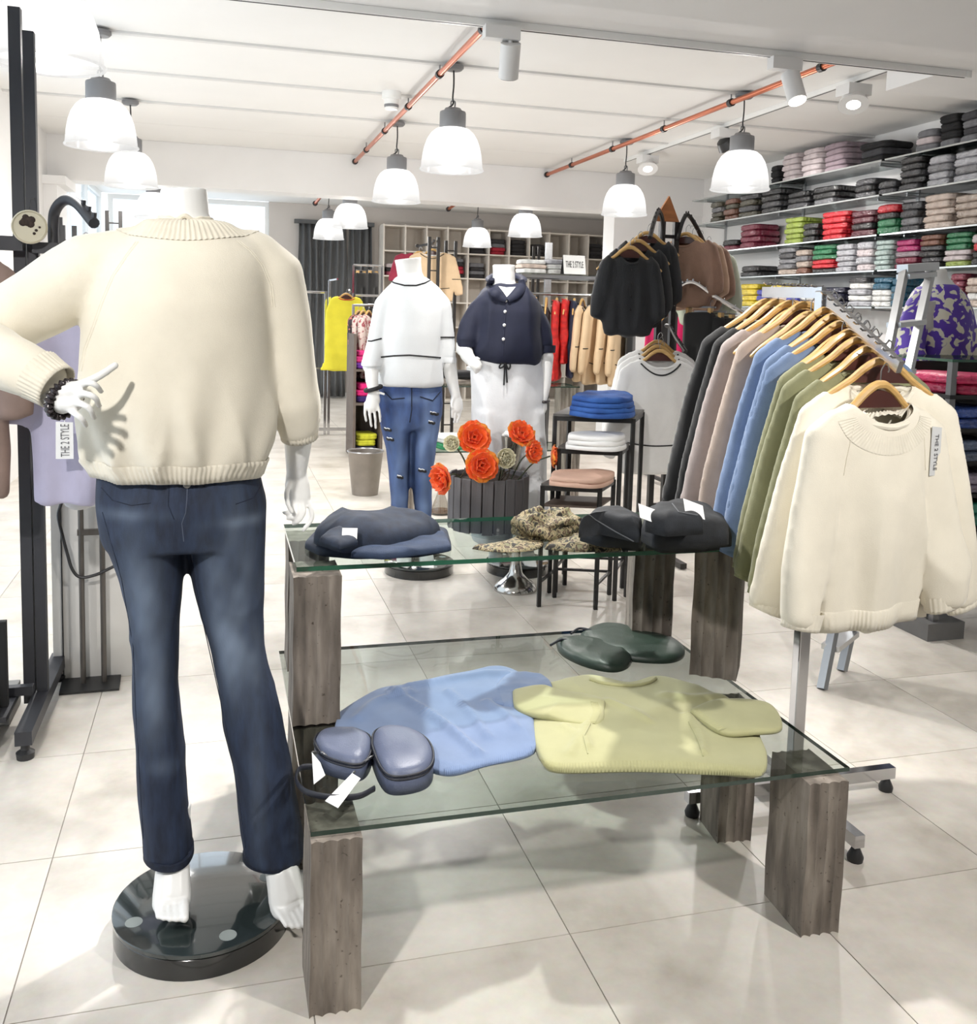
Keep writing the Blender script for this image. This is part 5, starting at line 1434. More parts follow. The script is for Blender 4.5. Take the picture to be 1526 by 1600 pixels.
for k in range(11):
    a = k * 2.4; r = .013 * math.sqrt(k) + .004
    MB().ell(q + Vector((r * math.cos(a), r * math.sin(a), .455 - r * .3 + .006 * (k % 3))), (.021, .021, .018), 10, 7).build('blossom', WB, t)
q = at(688, 803, z=0)
t = thing('vase', 'clear glass conical vase on the floor left of the planter', 'vase', q)
MB().lathe([(0, 0), (.07, 0), (.074, .01), (.06, .06), (.03, .14), (.022, .2), (.024, .25), (.021, .25), (.019, .2), (.027, .14), (.056, .06), (.068, .012), (0, .01)], q, 28).build('flask', clear('vase_glass', (.88, .86, .84), .06), t)
MB().lathe([(0, .011), (.064, .012), (.06, .035), (0, .035)], q, 24).build('sand', mat('vase_sand', (150, 128, 108), .9, var=.15, vscale=60), t)

# ================================================================== nest of step tables
SLATE = mat('slate_top', (92, 90, 88), .5, var=.08, vscale=10)
BLKST = mat('black_steel', (46, 45, 45), .4, .3, var=.08)
def step_table(FL, FR, BR, z, lb, shelf=None):
    FL, FR, BR = Vector((*FL, 0)), Vector((*FR, 0)), Vector((*BR, 0)); BL = FL + BR - FR
    t = thing('step_table', lb, 'table', (FL + BR) / 2, group='nested black step tables')
    up = Vector((0, 0, z))
    MB().prism([FL + up - Vector((0, 0, .012)), FR + up - Vector((0, 0, .012)), BR + up - Vector((0, 0, .012)), BL + up - Vector((0, 0, .012))], (0, 0, .012)).build('table_top', SLATE, t, smooth=False)
    C = (FL + BR) / 2
    for c in (FL, FR, BR, BL):
        q = c.lerp(C, .04); MB().bar(q, q + up - Vector((0, 0, .0125)), .018, .018).build('leg', BLKST, t, smooth=False)
    for a, b_ in ((FL, FR), (FR, BR), (BR, BL), (BL, FL)):
        MB().bar(a.lerp(C, .04) + up - Vector((0, 0, .024)), b_.lerp(C, .04) + up - Vector((0, 0, .024)), .012, .022).build('apron', BLKST, t, smooth=False)
    for a, b_ in ((FR, BR), (BR, BL), (BL, FL)):
        MB().bar(a.lerp(C, .04) + Vector((0, 0, z * .2)), b_.lerp(C, .04) + Vector((0, 0, z * .2)), .012, .012).build('stretcher', BLKST, t, smooth=False)
    if shelf:
        MB().prism([q.lerp(C, .06) + Vector((0, 0, shelf)) for q in (FL, FR, BR, BL)], (0, 0, .01)).build('shelf', mat('brown_shelf', (96, 82, 74), .6), t, smooth=False)
step_table((1.63, 4.535), (2.012, 4.39), (2.217, 4.72), .93, 'tallest black step table, carrying the bright blue folded jeans')
step_table((1.632, 4.455), (1.925, 4.34), (2.06, 4.55), .775, 'middle black step table, carrying the white folded garment')
step_table((1.505, 4.325), (1.775, 4.225), (1.945, 4.45), .615, 'lowest black step table in front, carrying the pale pink folded garment', .50)
BRIGHT = mat('bright_blue_washed_denim', (52, 100, 176), .8, var=.25, vscale=9, bump=.3, bscale=200, dark=(28, 62, 128))
def soft(name, lb, cat, o, zb, H, mt, extra=None, seed=1, p=3.0, amp=.006, group=None):
    t = thing(name, lb, cat, at(*o[0], z=zb), group=group)
    bv = layered(t, o, zb, extra, H / extra, [mt], seed=seed, amp=amp, shrink=.97)
    return t, bv
soft('folded_jeans', 'bright blue folded jeans on the tallest step table', 'jeans', [(888, 649), (930, 655), (984, 654), (990, 645), (960, 639), (910, 640)], .930, .10, BRIGHT, 4, 61)
soft('folded_shirt', 'white folded garment on the middle step table', 'garment', [(884, 702), (930, 706), (966, 706), (978, 698), (940, 694), (890, 695)], .775, .07, mat('white_cotton', (236, 236, 235), .85, var=.02, bump=.2, bscale=80), 3, 62)
soft('folded_shirt', 'pale pink folded garment on the lowest step table', 'garment', [(857, 759), (900, 763), (940, 763), (960, 751), (930, 748), (866, 750)], .615, .045, mat('pale_pink_cotton', (222, 184, 164), .85, var=.04, bump=.2, bscale=80), 2, 63)

# ================================================================== centre rack: black posts, wooden triangle, waterfall arms
BLKR = mat('gunmetal_rack', (58, 56, 55), .4, .5, var=.05)
RX, RY = 2.55, 5.2
rk2 = thing('garment_rack', 'black waterfall garment rack topped with a wooden triangle, centre of the shop', 'rack', (RX, RY, 0))
for x in (RX - .045, RX + .045):
    MB().bar((x, RY, .03), (x, RY, 1.985), .032, .032).build('upright', BLKR, rk2, smooth=False)
for z in (.3, .9, 1.5, 1.9):
    MB().bar((RX - .045, RY, z), (RX + .045, RY, z), .02, .02).build('rung', BLKR, rk2, smooth=False)
MB().bar((RX - .38, RY, .02), (RX + .38, RY, .02), .04, .03).build('foot_bar', BLKR, rk2, smooth=False)
MB().bar((RX, RY - .38, .02), (RX, RY + .38, .02), .04, .03).build('foot_bar', BLKR, rk2, smooth=False)
TRI = mat('orange_pine', (188, 118, 66), .5, var=.12, vscale=9, stretch=(1, 1, 6), coat=.2)
MB().prism([at(1022, 345, Y=5.18), at(1061, 347, Y=5.18), at(1046, 306, Y=5.18)], (0, .02, 0)).build('triangle_top', TRI, rk2, smooth=False)
def arm(pts, r=.013, m=None, lumps=8):
    P = bez(pts, 6); o = MB().tube(P, r, 8).build('waterfall_arm', m or BLKR, rk2)
    for k in range(lumps):
        q = P[int(len(P) * .35 + k * (len(P) * .62) / lumps)]
        MB().ell(q + Vector((0, 0, r * 1.2)), (.006, .006, .009), 6, 5).build('stop_pin', m or BLKR, o)
arm([(RX - .045, RY - .02, 1.88), (RX - .07, RY - .05, 1.99), (RX - .12, RY - .1, 2.03), (RX - .19, RY - .2, 1.97), (RX - .27, RY - .32, 1.86)])
arm([(RX + .045, RY - .02, 1.88), (RX + .075, RY - .02, 1.99), (RX + .12, RY + .0, 2.03), (RX + .21, RY + .04, 1.95), (RX + .30, RY + .08, 1.83)])
arm([(RX + .045, RY - .02, 1.50), (RX + .05, RY - .06, 1.60), (RX + .12, RY - .10, 1.635), (RX + .24, RY - .14, 1.56), (RX + .42, RY - .2, 1.455)], .012, CHROME)
arm([(RX, RY - .02, 1.38), (RX - .01, RY - .1, 1.37), (RX - .02, RY - .2, 1.31), (RX - .03, RY - .34, 1.24)], .012)
# garment shapes shared by the racks behind
def plain_top(name, cat, V, F, top, dep, neck, mt, collar=True, piping=None, buttons=0, L=.5):
    t = thing(name, 'x', cat)
    solid(V, F).build('cloth_body', mt, t, angle=0)
    bv = BVHTree.FromPolygons([tuple(p) for p in V], F)
    fp = lambda x, z, l=.001: (lambda h: h[0] + Vector((0, -l, 0)) if h[0] is not None else Vector((x, -dep, z)))(bv.ray_cast(Vector((x, -.6, z)), Vector((0, 1, 0))))
    if collar:
        lp = [(neck * 1.05 * math.cos(a), dep * .95 * math.sin(a), top - .006 - (.05 if math.sin(a) < 0 else .004) * abs(math.sin(a)) ** 1.5 - .012 * abs(math.cos(a))) for a in [2 * pi * j / 40 for j in range(40)]]
        MB().tube(lp, .008, 6, closed=True).build('collar', mt, t)
    if piping is not None:
        MB().tube([fp(x, top - .03 - .065 * (1 - (x / .125) ** 2), .003) for x in np.linspace(-.125, .125, 24)], .0045, 6).build('neck_piping', piping, t)
        MB().tube([fp(x, top - L * .72 - .02 * (1 - (x / .2) ** 2), .002) for x in np.linspace(-.19, .19, 16)], .004, 6).build('body_piping', piping, t)
        for s in (-1, 1):
            MB().tube([fp(s * x, top - .36, .002) for x in np.linspace(.215, .30, 6)], .004, 6).build('sleeve_piping', piping, t)
    for k in range(buttons):
        MB().ell(fp(0, top - .09 - k * .075, .003), (.007, .005, .007), 8, 5).build('button', BEAD, t)
    return t
vb, fb, tb = top_mesh(.46, .20, .235, .045, .30, .07, .085, .085, .014, 5, .010, hemw=.86, sflat=.5)
BLOUSEK = mat('black_blouse_crepe', (27, 29, 33), .7, var=.08, vscale=12, bump=.2, bscale=90)
BROWN = mat('brown_jersey', (150, 118, 100), .8, var=.06, vscale=12, bump=.2, bscale=90)
SAGE = mat('sage_jersey', (184, 190, 170), .8, var=.05, vscale=12)
TAN = mat('tan_jersey', (188, 156, 132), .8, var=.06, vscale=12)
blo = plain_top('blouse', 'blouse', vb, fb, tb, .045, .085, BLOUSEK, buttons=4, L=.46)
def put(proto_, first, loc, rz, lb, group, mats=None, scale=None, hanger=True, hl=None):
    if proto_.name in first:
        o = dup(proto_, loc, rz, lb, group, mats, scale)
    else:
        first.add(proto_.name); o = proto_; o.location = loc; o.rotation_euler = (0, 0, rz); o['label'] = lb; o['group'] = group
        if scale: o.scale = scale
        if mats:
            for c in kids(o):
                m_ = mats.get(c.name.split('.')[0], mats.get('*'))
                if m_ is not None: c.material_slots[0].link = 'OBJECT'; c.material_slots[0].material = m_
    if hanger: hang(loc, rz, hl or ('hanger holding the ' + lb)[:90], group + ' hangers')
    return o
FIRST = set()
G1 = 'blouses on the left waterfall arm'
for k, (px, py, Y, rz, lb) in enumerate(((985, 372, 4.86, -.12, 'black button blouse facing front on the wooden triangle rack'), (997, 362, 4.95, -.2, 'black blouse second behind the front one on the triangle rack'), (1012, 350, 5.05, -.3, 'black blouse nearest the post on the triangle rack'))):
    put(blo, FIRST, at(px, py, Y=Y), rz, lb, G1, None, (.64, 1, .95), hl='hanger of the ' + ('front', 'second', 'rearmost')[k] + ' black blouse on the triangle rack')
q = at(985, 393, Y=4.80)
MB().prism([(-.03, -.02, tb - .05), (.03, -.02, tb - .05), (.03, -.02, tb - .085), (-.03, -.02, tb - .085)], (0, .003, 0)).build('care_label', PAPER, blo, smooth=False, world=False)
G2 = 'tops on the right waterfall arm'
for k, (px, py, Y, rz, mt, lb) in enumerate(((1072, 352, 5.2, -.75, BROWN, 'brown jersey top in front on the right arm of the triangle rack'), (1082, 356, 5.25, -.8, TAN, 'tan jersey top second on the right arm of the triangle rack'),
                                             (1092, 361, 5.31, -.8, BROWN, 'brown jersey top third on the right arm of the triangle rack'), (1104, 370, 5.38, -.8, SAGE, 'sage green top last on the right arm of the triangle rack'))):
    put(blo, FIRST, at(px, py, Y=Y), rz, lb, G2, {'cloth_body': mt, 'collar': mt, 'button': mt, 'care_label': mt}, (.72, 1, .86 + .12 * (k == 3)), hl='hanger of the ' + ('front brown', 'tan', 'third brown', 'sage green')[k] + ' top on the triangle rack')
vw, fw, tw = top_mesh(.66, .205, .225, .04, .5, .09, .055, .11, .013, 12, .006, hemw=1.0, sflat=.5)
WHITEK = mat('off_white_knit', (234, 233, 231), .85, var=.02, vscale=12, bump=.2, bscale=200)
wsw = plain_top('piped_sweater', 'sweater', vw, fw, tw, .04, .11, WHITEK, piping=BLACKT, L=.66)
G3 = 'white piped sweaters on the front arm'
for k, (px, py, Y, lb) in enumerate(((1031, 534, 4.84, 'white sweater with black piping, front one on the centre rack'), (1029, 527, 4.93, 'white sweater with black piping, middle one on the centre rack'), (1028, 520, 5.02, 'white sweater with black piping, back one on the centre rack'))):
    put(wsw, FIRST, at(px, py, Y=Y), -.1 - .05 * k, lb, G3, None, (.92, 1, .98), hl='hanger of the ' + ('front', 'middle', 'back')[k] + ' white piped sweater')
# trousers on clip hangers
def make_trousers():
    t = thing('trousers', 'x', 'trousers')
    b_ = MB()
    b_.tube([(-.06, 0, -.12), (-.06, 0, -.5), (-.075, 0, -.92)], [.075, .075, .06], 14, .45, side=(1, 0, 0)); b_.tube([(.06, 0, -.12), (.06, 0, -.5), (.075, 0, -.92)], [.075, .075, .06], 14, .45, side=(1, 0, 0))
    b_.tube([(0, 0, -.10), (0, 0, -.3)], [.125, .13], 20, .3, side=(1, 0, 0))
    V, F = remesh(b_, .013, 3); V = drape(V, F, .006, 22, 3); solid(V, F).build('legs', BLACKK, t, angle=0)
    for s in (-1, 1):
        MB().box((s * .09 - .012, -.02, -.125), (s * .09 + .012, .02, -.075)).build('clip', WOOD, t, smooth=False)
    MB().bar((-.13, 0, -.07), (.13, 0, -.07), .01, .01).build('clip_bar', STEEL, t, smooth=False)
    MB().tube(bez([(0, 0, -.07), (0, 0, -.02), (.012, 0, 0), (.022, 0, -.015)], 4), .002, 6).build('hook', STEEL, t)
    return t
trs = make_trousers()
for k, (px, py, Y, rz, lb) in enumerate(((1094, 462, 5.12, -1.0, 'black trousers clipped to the chrome arm beside the brown top'), (1110, 469, 5.08, -1.0, 'black trousers second on the chrome arm'), (1127, 477, 5.05, -1.05, 'black trousers near the end of the chrome arm'), (1140, 482, 5.02, -1.05, 'black trousers at the tip of the chrome arm'))):
    put(trs, FIRST, at(px, py, Y=Y), rz, lb, 'trousers on the chrome arm', None, (.8, 1, .95 if k < 2 else .7), hanger=False)
# ================================================================== wall shelves on the right with wrapped garments
def proj(p):
    q = ROT.transposed() @ (Vector(p) - EYE); return CX + FPX * q.x / -q.z, CY - FPX * q.y / -q.z
def y_at(px, X, z):
    lo, hi = 3.0, 12.0
    for _ in range(40):
        m_ = (lo + hi) / 2
        if proj((X, m_, z))[0] > px: lo = m_
        else: hi = m_
    return (lo + hi) / 2
XF = 5.02
SHZ = [2.70, 2.43, 2.12, 1.84, 1.55]
WSG = clear('shelf_glass', (.62, .66, .66), .05)
EDGEB = mat('bright_shelf_edge', (206, 210, 210), .2, .6, var=.02)
ORD = ('top', 'second', 'third', 'fourth', 'lowest')
for k, z in enumerate(SHZ):
    for sname, (y0, y1) in (('near', (3.7, 6.52)), ('far', (6.56, 9.7))):
        t = thing('wall_shelf', '%s glass wall shelf on the right wall, %s section' % (ORD[k], sname), 'shelf', (XR, (y0 + y1) / 2, z), group='glass wall shelves')
        MB().box((XF, y0, z - .01), (XR - .004, y1, z)).build('glass_board', WSG, t, smooth=False)
        MB().box((XF - .006, y0, z - .011), (XF - .0005, y1, z + .001)).build('edge_strip', EDGEB, t, smooth=False)
        for yy in (y0 + .15, (y0 + y1) / 2, y1 - .15):
            MB().bar((XR - .003, yy, z - .025), (XR - .25, yy, z - .018), .012, .014).build('bracket', ALU, t, smooth=False)
for k, yy in enumerate((3.85, 5.1, 6.54, 8.1, 9.55)):
    struct(MB().box((XR - .014, yy - .015, 1.2), (XR, yy + .015, 2.9)).build('trim_%d' % (7 + k), ALU, smooth=False))
def folded_mesh(seed, w=.24, d=.30, h=.04):
    """a knit folded flat: soft slab, doubled edge at the front"""
    r = random.Random(seed); n = 28; R = []
    for i in range(9):
        u = i / 8; z = h * u; bul = math.sin(pi * min(1, max(0, u))) ** .5
        ring = []
        for j in range(n):
            a = 2 * pi * j / n; ct, st = math.cos(a), math.sin(a)
            k_ = .90 + .10 * bul - .045 * math.exp(-((u - .5) / .09) ** 2) * (1 if ct < 0 else .3)
            x = d / 2 * math.copysign(abs(ct) ** .35, ct) * k_; y = w / 2 * math.copysign(abs(st) ** .35, st) * k_
            ring.append((x + .003 * math.sin(a * 5 + seed + u * 4), y + .003 * math.sin(a * 7 + 2 * seed), z + .0016 * math.sin(x * 20 + seed) * math.sin(y * 25 + seed * 2) * u))
        R.append(ring)
    me = bpy.data.meshes.new('folded_garment'); m_ = MB().rings(R)
    me.from_pydata(m_.v, [], m_.f); me.shade_smooth(); me.update(); me.materials.append(PAPER)
    return me
FM = [folded_mesh(s) for s in (1, 2, 3, 4)]
WR = {}
def wrap(rgb, gloss=True):
    if (rgb, gloss) not in WR:
        WR[(rgb, gloss)] = mat('wrapped_%d_%d_%d%s' % (*rgb, '' if gloss else '_plain'), rgb, .45 if gloss else .85, var=.12, vscale=14, bump=.9 if gloss else .2, bscale=38, coat=.75 if gloss else 0, bdist=.02)
    return WR[(rgb, gloss)]
def stack(base, rz, w, d, cols, label, group, h=.036, gloss=True, seed=0, cat='garment'):
    """a pile of folded garments, lowest first"""
    r = random.Random(seed); z = base[2]
    for k, c in enumerate(cols):
        o = bpy.data.objects.new('folded_garment', FM[(k + seed) % 4]); col.objects.link(o)
        hh = h * r.uniform(.9, 1.12)
        o.location = (base[0] + r.uniform(-.008, .008), base[1] + r.uniform(-.008, .008), z + .0005)
        o.rotation_euler = (0, 0, rz + r.uniform(-.13, .13)); o.scale = (d / .30 * r.uniform(.95, 1.03), w / .24 * r.uniform(.94, 1.02), hh / .04)
        o.material_slots[0].link = 'OBJECT'; o.material_slots[0].material = wrap(c, gloss)
        pos = 'single' if len(cols) == 1 else 'topmost' if k == len(cols) - 1 else ('lowest', 'second lowest', 'third lowest', 'fourth lowest', 'fifth lowest')[k]
        tag(o, pos + ' ' + label, cat, group); z += hh + .0025
    return z
K_, G_, DG, OL, BR, WN, RD, LI, GN, SV_, PK, MI, MG, TA, BE, YE, BL, TE, NV, WH, MV = (30, 30, 32), (120, 120, 124), (66, 66, 70), (86, 82, 66), (126, 84, 66), (88, 30, 44), (206, 34, 48), (150, 168, 72), (36, 118, 76), (176, 176, 182), (206, 194, 196), (178, 196, 192), (184, 40, 112), (176, 160, 148), (208, 190, 178), (222, 198, 54), (68, 72, 168), (32, 92, 118), (26, 28, 52), (226, 226, 224), (150, 134, 142)
BU = (128, 36, 62)
SHELF = {4: [(1144, 1156, [BL, BL]), (1153, 1180, [YE, YE, YE, YE]), (1180, 1201, [BL, BL, BL]), (1202, 1226, [WH, BE, WH, YE]), (1227, 1246, [BL, BL, BL]), (1249, 1276, [BE, WH, DG]), (1280, 1316, [NV, NV, NV]), (1320, 1356, [SV_, WH, SV_, WH, DG]), (1358, 1388, [WH, WH, WH, TE, TE]), (1390, 1412, [TE, TE, TE, TE]), (1478, 1504, [BU, BU, BU, BU, BU]), (1506, 1532, [BE, WH, TA, BE])],
         3: [(1150, 1186, [K_, K_]), (1212, 1240, [TA, G_, G_, DG, G_]), (1241, 1262, [BR, TA, G_, TA]), (1264, 1300, [K_, RD, RD, GN, GN, GN]), (1302, 1333, [SV_, SV_, SV_, SV_, SV_]), (1335, 1362, [PK, SV_, PK, SV_]), (1364, 1392, [MI, MI, MI, MI, MI, MI]), (1394, 1430, [BU, BU, MV, MG, MG]), (1432, 1468, [DG, DG, K_, DG, BR, BR]), (1471, 1512, [LI, PK, PK, GN, GN, GN]), (1514, 1535, [DG, K_, RD, PK])],
         2: [(1126, 1148, [BU, K_]), (1150, 1186, [BU, BU, BU, BU]), (1222, 1250, [LI, LI, LI, LI, LI]), (1252, 1274, [K_, K_, K_]), (1276, 1322, [RD, RD, RD, RD, RD]), (1325, 1364, [WN, K_, WN, WN]), (1366, 1400, [GN, GN, K_, RD]), (1402, 1436, [DG, G_, DG, DG]), (1438, 1486, [BE, BE, BE, BE, BE]), (1488, 1535, [TA, TA, TA, TA])],
         1: [(1108, 1126, [OL, OL, G_, OL]), (1128, 1148, [BR, BR, OL, BR]), (1150, 1180, [OL, DG, OL, DG]), (1182, 1222, [K_, DG, K_, K_]), (1226, 1262, [DG, K_, K_]), (1264, 1306, [G_, K_, K_]), (1332, 1366, [DG, K_, DG]), (1368, 1396, [DG, DG]), (1402, 1440, [DG, K_, DG, K_, K_]), (1444, 1482, [SV_, SV_, G_, SV_]), (1486, 1535, [SV_, G_, SV_, SV_])],
         0: [(1203, 1217, [K_, K_, K_]), (1219, 1246, [PK] * 5), (1249, 1280, [PK] * 5), (1284, 1322, [MV] * 5), (1338, 1386, [K_, DG, K_]), (1428, 1462, [G_, PK, G_]), (1464, 1496, [G_, K_, K_, K_]), (1498, 1535, [G_, DG, G_, DG])]}
CN = {K_: 'black', G_: 'grey', DG: 'dark grey', OL: 'olive', BR: 'brown', WN: 'wine', RD: 'red', LI: 'lime', GN: 'green', SV_: 'silver grey', PK: 'pale pink', MI: 'mint', MG: 'magenta', TA: 'taupe', BE: 'beige', YE: 'yellow', BL: 'violet blue', TE: 'teal', NV: 'navy', WH: 'white', MV: 'mauve', BU: 'burgundy'}
for lev, L_ in SHELF.items():
    z = SHZ[lev]
    for i, (x0, x1, cs_) in enumerate(L_):
        ya, yb = y_at(x0, XF + .03, z + .06), y_at(x1, XF + .03, z + .06)
        w = min(.34, max(.12, abs(ya - yb) * .98)); hh = min(.052, .225 / len(cs_))
        nm = CN[cs_[0]] + (' and ' + CN[cs_[-1]] if cs_[-1] != cs_[0] else '')
        stack((XF + .165, (ya + yb) / 2, z), 0, w, .29, cs_, '%s wrapped garment, %s stack from left, %s wall shelf' % (nm, ('first', 'second', 'third', 'fourth', 'fifth', 'sixth', 'seventh', 'eighth', 'ninth', 'tenth', 'eleventh', 'twelfth')[i], ORD[lev]), 'stack %d on the %s wall shelf' % (i + 1, ORD[lev]), hh, lev > 0, i + lev * 7)

# ------------------------------------------------ black shelving unit at lower right
BLKU = mat('black_board', (38, 37, 38), .5, var=.06)
UX0, UX1, UY0, UY1 = 3.13, 4.0, 3.52, 3.98
u = thing('shelving_unit', 'low black shelving unit with glass top at the right edge', 'shelf unit', (3.55, 3.75, 0))
for x, y in ((UX0 + .02, UY0 + .02), (UX1 - .02, UY0 + .02), (UX0 + .02, UY1 - .02), (UX1 - .02, UY1 - .02)):
    MB().bar((x, y, .08), (x, y, 1.268), .03, .03).build('post', mat('unit_post_steel', (150, 150, 152), .35, .8), u, smooth=False)
for x in (UX0 + .06, UX1 - .06):
    MB().box((x - .1, UY0 - .02, 0), (x + .1, UY1, .08)).build('foot_block', mat('grey_block', (118, 117, 116), .8, var=.08), u, smooth=False)
UZ = (.20, .36, .52, .67, .82, .97, 1.12)
for z in UZ:
    MB().box((UX0, UY0, z - .018), (UX1, UY1, z)).build('shelf_board', BLKU, u, smooth=False)
MB().box((UX0, UY1 - .012, .2), (UX1, UY1, 1.25)).build('back_panel', BLKU, u, smooth=False)
slab((UX0 - .01, UY0 - .01, 1.268), (UX1 + .01, UY1 + .01, 1.28), None).build('glass_top', [clear('unit_glass', (.8, .85, .83), .04), GEDGE2], u, smooth=False)
for z, c, lb in zip(UZ, ((214, 214, 176), (60, 150, 104), (36, 132, 110), (150, 140, 160), (96, 112, 140), (58, 88, 168), (206, 46, 96)),
                    ('pale yellow', 'green and white', 'emerald green', 'silver mauve', 'steel blue', 'royal blue', 'pink and red')):
    stack((UX0 + .17, UY0 + .17, z), pi / 2, .30, .36, [c, tuple(min(255, int(q * 1.15 + 14)) for q in c)], lb + ' garment in clear wrap on the black shelving unit', lb + ' garments on the black unit', .045, True, int(z * 100))
stack((UX1 - .3, UY0 + .2, 1.2805), .3, .28, .34, [(200, 60, 50), LI], 'red and lime folded garment on the glass top of the black unit', 'garments on the unit top', .05, False, 5)

# ------------------------------------------------ purple floral blouse on a bust, step ladder
PURP = pattern('purple_floral_print', (92, 62, 176), (226, 224, 208), 16, .53, .56, 'noise', rough=.6)
YP = 4.25
q0 = at(1466, 600, Y=YP); m4 = thing('mannequin', 'headless bust in a purple and white floral blouse by the ladder', 'mannequin', (q0.x, YP, 0))
b = MB()
b.tube([at(1462, 420, Y=YP), at(1462, 432, Y=YP), at(1463, 448, Y=YP), at(1464, 475, Y=YP)], [.058, .056, .07, .12], 20, .9)
b.tube([at(1464, 465, Y=YP), at(1464, 540, Y=YP), at(1464, 620, Y=YP)], [.12, .12, .11], 16, .7, side=(1, 0, 0), round_ends=True)
skin(b, .012, 'body', m4, 2)
MB().cyl((q0.x, YP, .02), (q0.x, YP, at(1464, 620, Y=YP).z), .018, n=12).build('pole', CHROME, m4)
MB().lathe([(0, 0), (.15, 0), (.15, .012), (.03, .025), (0, .025)], (q0.x, YP, 0), 32).build('base', BLACKM, m4)
o, bv4 = top_from(m4, 'blouse', PURP, [(640, 1432, 1504, .13), (600, 1430, 1503, .14), (560, 1428, 1502, .14), (510, 1428, 1503, .14), (475, 1428, 1502, .13), (458, 1436, 1494, .11), (448, 1446, 1484, .085)], YP,
                  [([(1440, 470, YP), (1428, 500, YP - .02), (1420, 545, YP - .06), (1424, 590, YP - .1)], [.06, .065, .07, .075]), ([(1492, 470, YP), (1503, 510, YP), (1512, 560, YP - .04)], [.06, .065, .07])], .014, .008, 71, 'purple blouse with white flower print', 4)
q = hit(bv4, 1454, 492, .01)
if q: MB().prism([q + Vector((x, 0, z)) for x, z in ((-.025, .07), (.025, .07), (.025, -.07), (-.025, -.07))], (0, .002, 0)).build('price_tag', mat('grey_card', (205, 206, 206)), m4, smooth=False)
t = None
la, lb_ = at(1412, 424, Y=3.62), at(1382, 540, Y=3.52); ra, rb = at(1455, 420, Y=3.66), at(1413, 568, Y=3.56)
def to_floor(p, q_): return p + (q_ - p) * (p.z / (p.z - q_.z))
lf, rf = to_floor(la, lb_), to_floor(ra, rb)
lf.x += .12; rf.x += .12
t = thing('step_ladder', 'aluminium step ladder leaning beside the purple floral blouse', 'ladder', (lf + rf) / 2)
for a_, f_ in ((la, lf), (ra, rf)):
    MB().bar(a_, f_ + Vector((0, 0, .004)), .02, .042, up=(0, 1, 0)).build('rail', ALU, t, smooth=False)
for k in range(8):
    u_ = .015 + k * .128
    MB().bar(la.lerp(lf, u_), ra.lerp(rf, u_), .07, .022).build('step', ALU, t, smooth=False)
MB().bar(la + Vector((-.01, 0, .012)), ra + Vector((.01, 0, .012)), .06, .035).build('top_cap', ALU, t, smooth=False)
# ================================================================== left edge: black rack, shirts, podium
DKM = mat('anthracite_rack', (56, 57, 62), .5, .2, var=.05)
lr = thing('garment_rack', 'tall black garment rack cut by the left edge of the picture', 'rack', (-.6, 3.5, 0))
MB().bar((-.622, 3.47, .06), (-.622, 3.47, 2.36), .036, .036).build('upright', DKM, lr, smooth=False)
MB().bar((-.582, 3.47, .06), (-.582, 3.47, 2.29), .034, .034).build('upright', DKM, lr, smooth=False)
MB().bar((-.585, 3.13, .075), (-.585, 3.84, .075), .05, .045).build('foot_bar', DKM, lr, smooth=False)
for y in (3.16, 3.81):
    MB().lathe([(0, 0), (.026, 0), (.028, .02), (.014, .03), (.012, .053), (0, .053)], (-.585, y, 0), 16).build('levelling_foot', BLACKM, lr)
MB().bar((-.60, 3.40, .13), (-1.5, 3.40, .13), .03, .03).build('base_rail', DKM, lr, smooth=False)
MB().box((-1.5, 3.22, .095), (-.65, 3.44, .113)).build('base_shelf', DKM, lr, smooth=False)
MB().box((-.68, 3.385, 1.59), (-.60, 3.435, 1.635)).build('bracket', DKM, lr, smooth=False)
MB().bar((-.66, 3.41, 1.612), (-1.5, 3.41, 1.612), .03, .03).build('rail', DKM, lr, smooth=False)
MB().box((-.575, 3.40, 1.585), (-.50, 3.44, 1.62)).build('bracket', DKM, lr, smooth=False)
MB().tube(bez([(-.512, 3.42, 1.53), (-.513, 3.42, 1.68), (-.50, 3.40, 1.73), (-.465, 3.36, 1.755), (-.42, 3.28, 1.735), (-.36, 3.16, 1.67)], 6), .017, 10).build('waterfall_arm', DKM, lr)
for k in range(3):
    p = Vector((-.42, 3.28, 1.735)).lerp(Vector((-.36, 3.16, 1.67)), .3 + k * .33)
    MB().cyl(p, p + Vector((.004, -.004, .03)), .007, n=8).build('stop_pin', DKM, lr)
q = at(47, 355, Y=3.36)
t = thing('hanging_medallion', 'round beige medallion with dark brown flecks on the black pole', 'ornament', q)
MB().lathe([(0, 0), (.05, 0), (.053, .004), (.053, .014), (.049, .018), (.046, .014), (0, .014)], q, 36, axis=(0, -1, .0)).build('disc', mat('beige_disc', (206, 200, 176), .5, var=.04), t)
DF = mat('dried_flower', (64, 50, 42), .8, var=.2, vscale=80)
for dx, dz, r in ((-.006, .018, .018), (-.018, .012, .012), (.006, .022, .013), (.004, .008, .012), (.02, -.01, .005), (.014, -.02, .005), (.03, .0, .004), (-.01, .03, .01)):
    MB().ell(q + Vector((dx, -.0145, dz)), (r, .003, r * .9), 10, 6).build('fleck', DF, t)
MB().tube([q + Vector((0, -.01, .05)), q + Vector((0, .03, .09)), q + Vector((0, .09, .10))], .0015, 5).build('thread', BLACKM, t)
SHB = mat('taupe_brown_shirting', (140, 118, 108), .8, var=.06, vscale=10, bump=.15, bscale=80)
SHL = mat('lilac_shirting', (182, 178, 202), .8, var=.04, vscale=10, bump=.1, bscale=80)
SHP = mat('pale_grey_shirting', (206, 206, 208), .8, var=.03, vscale=10)
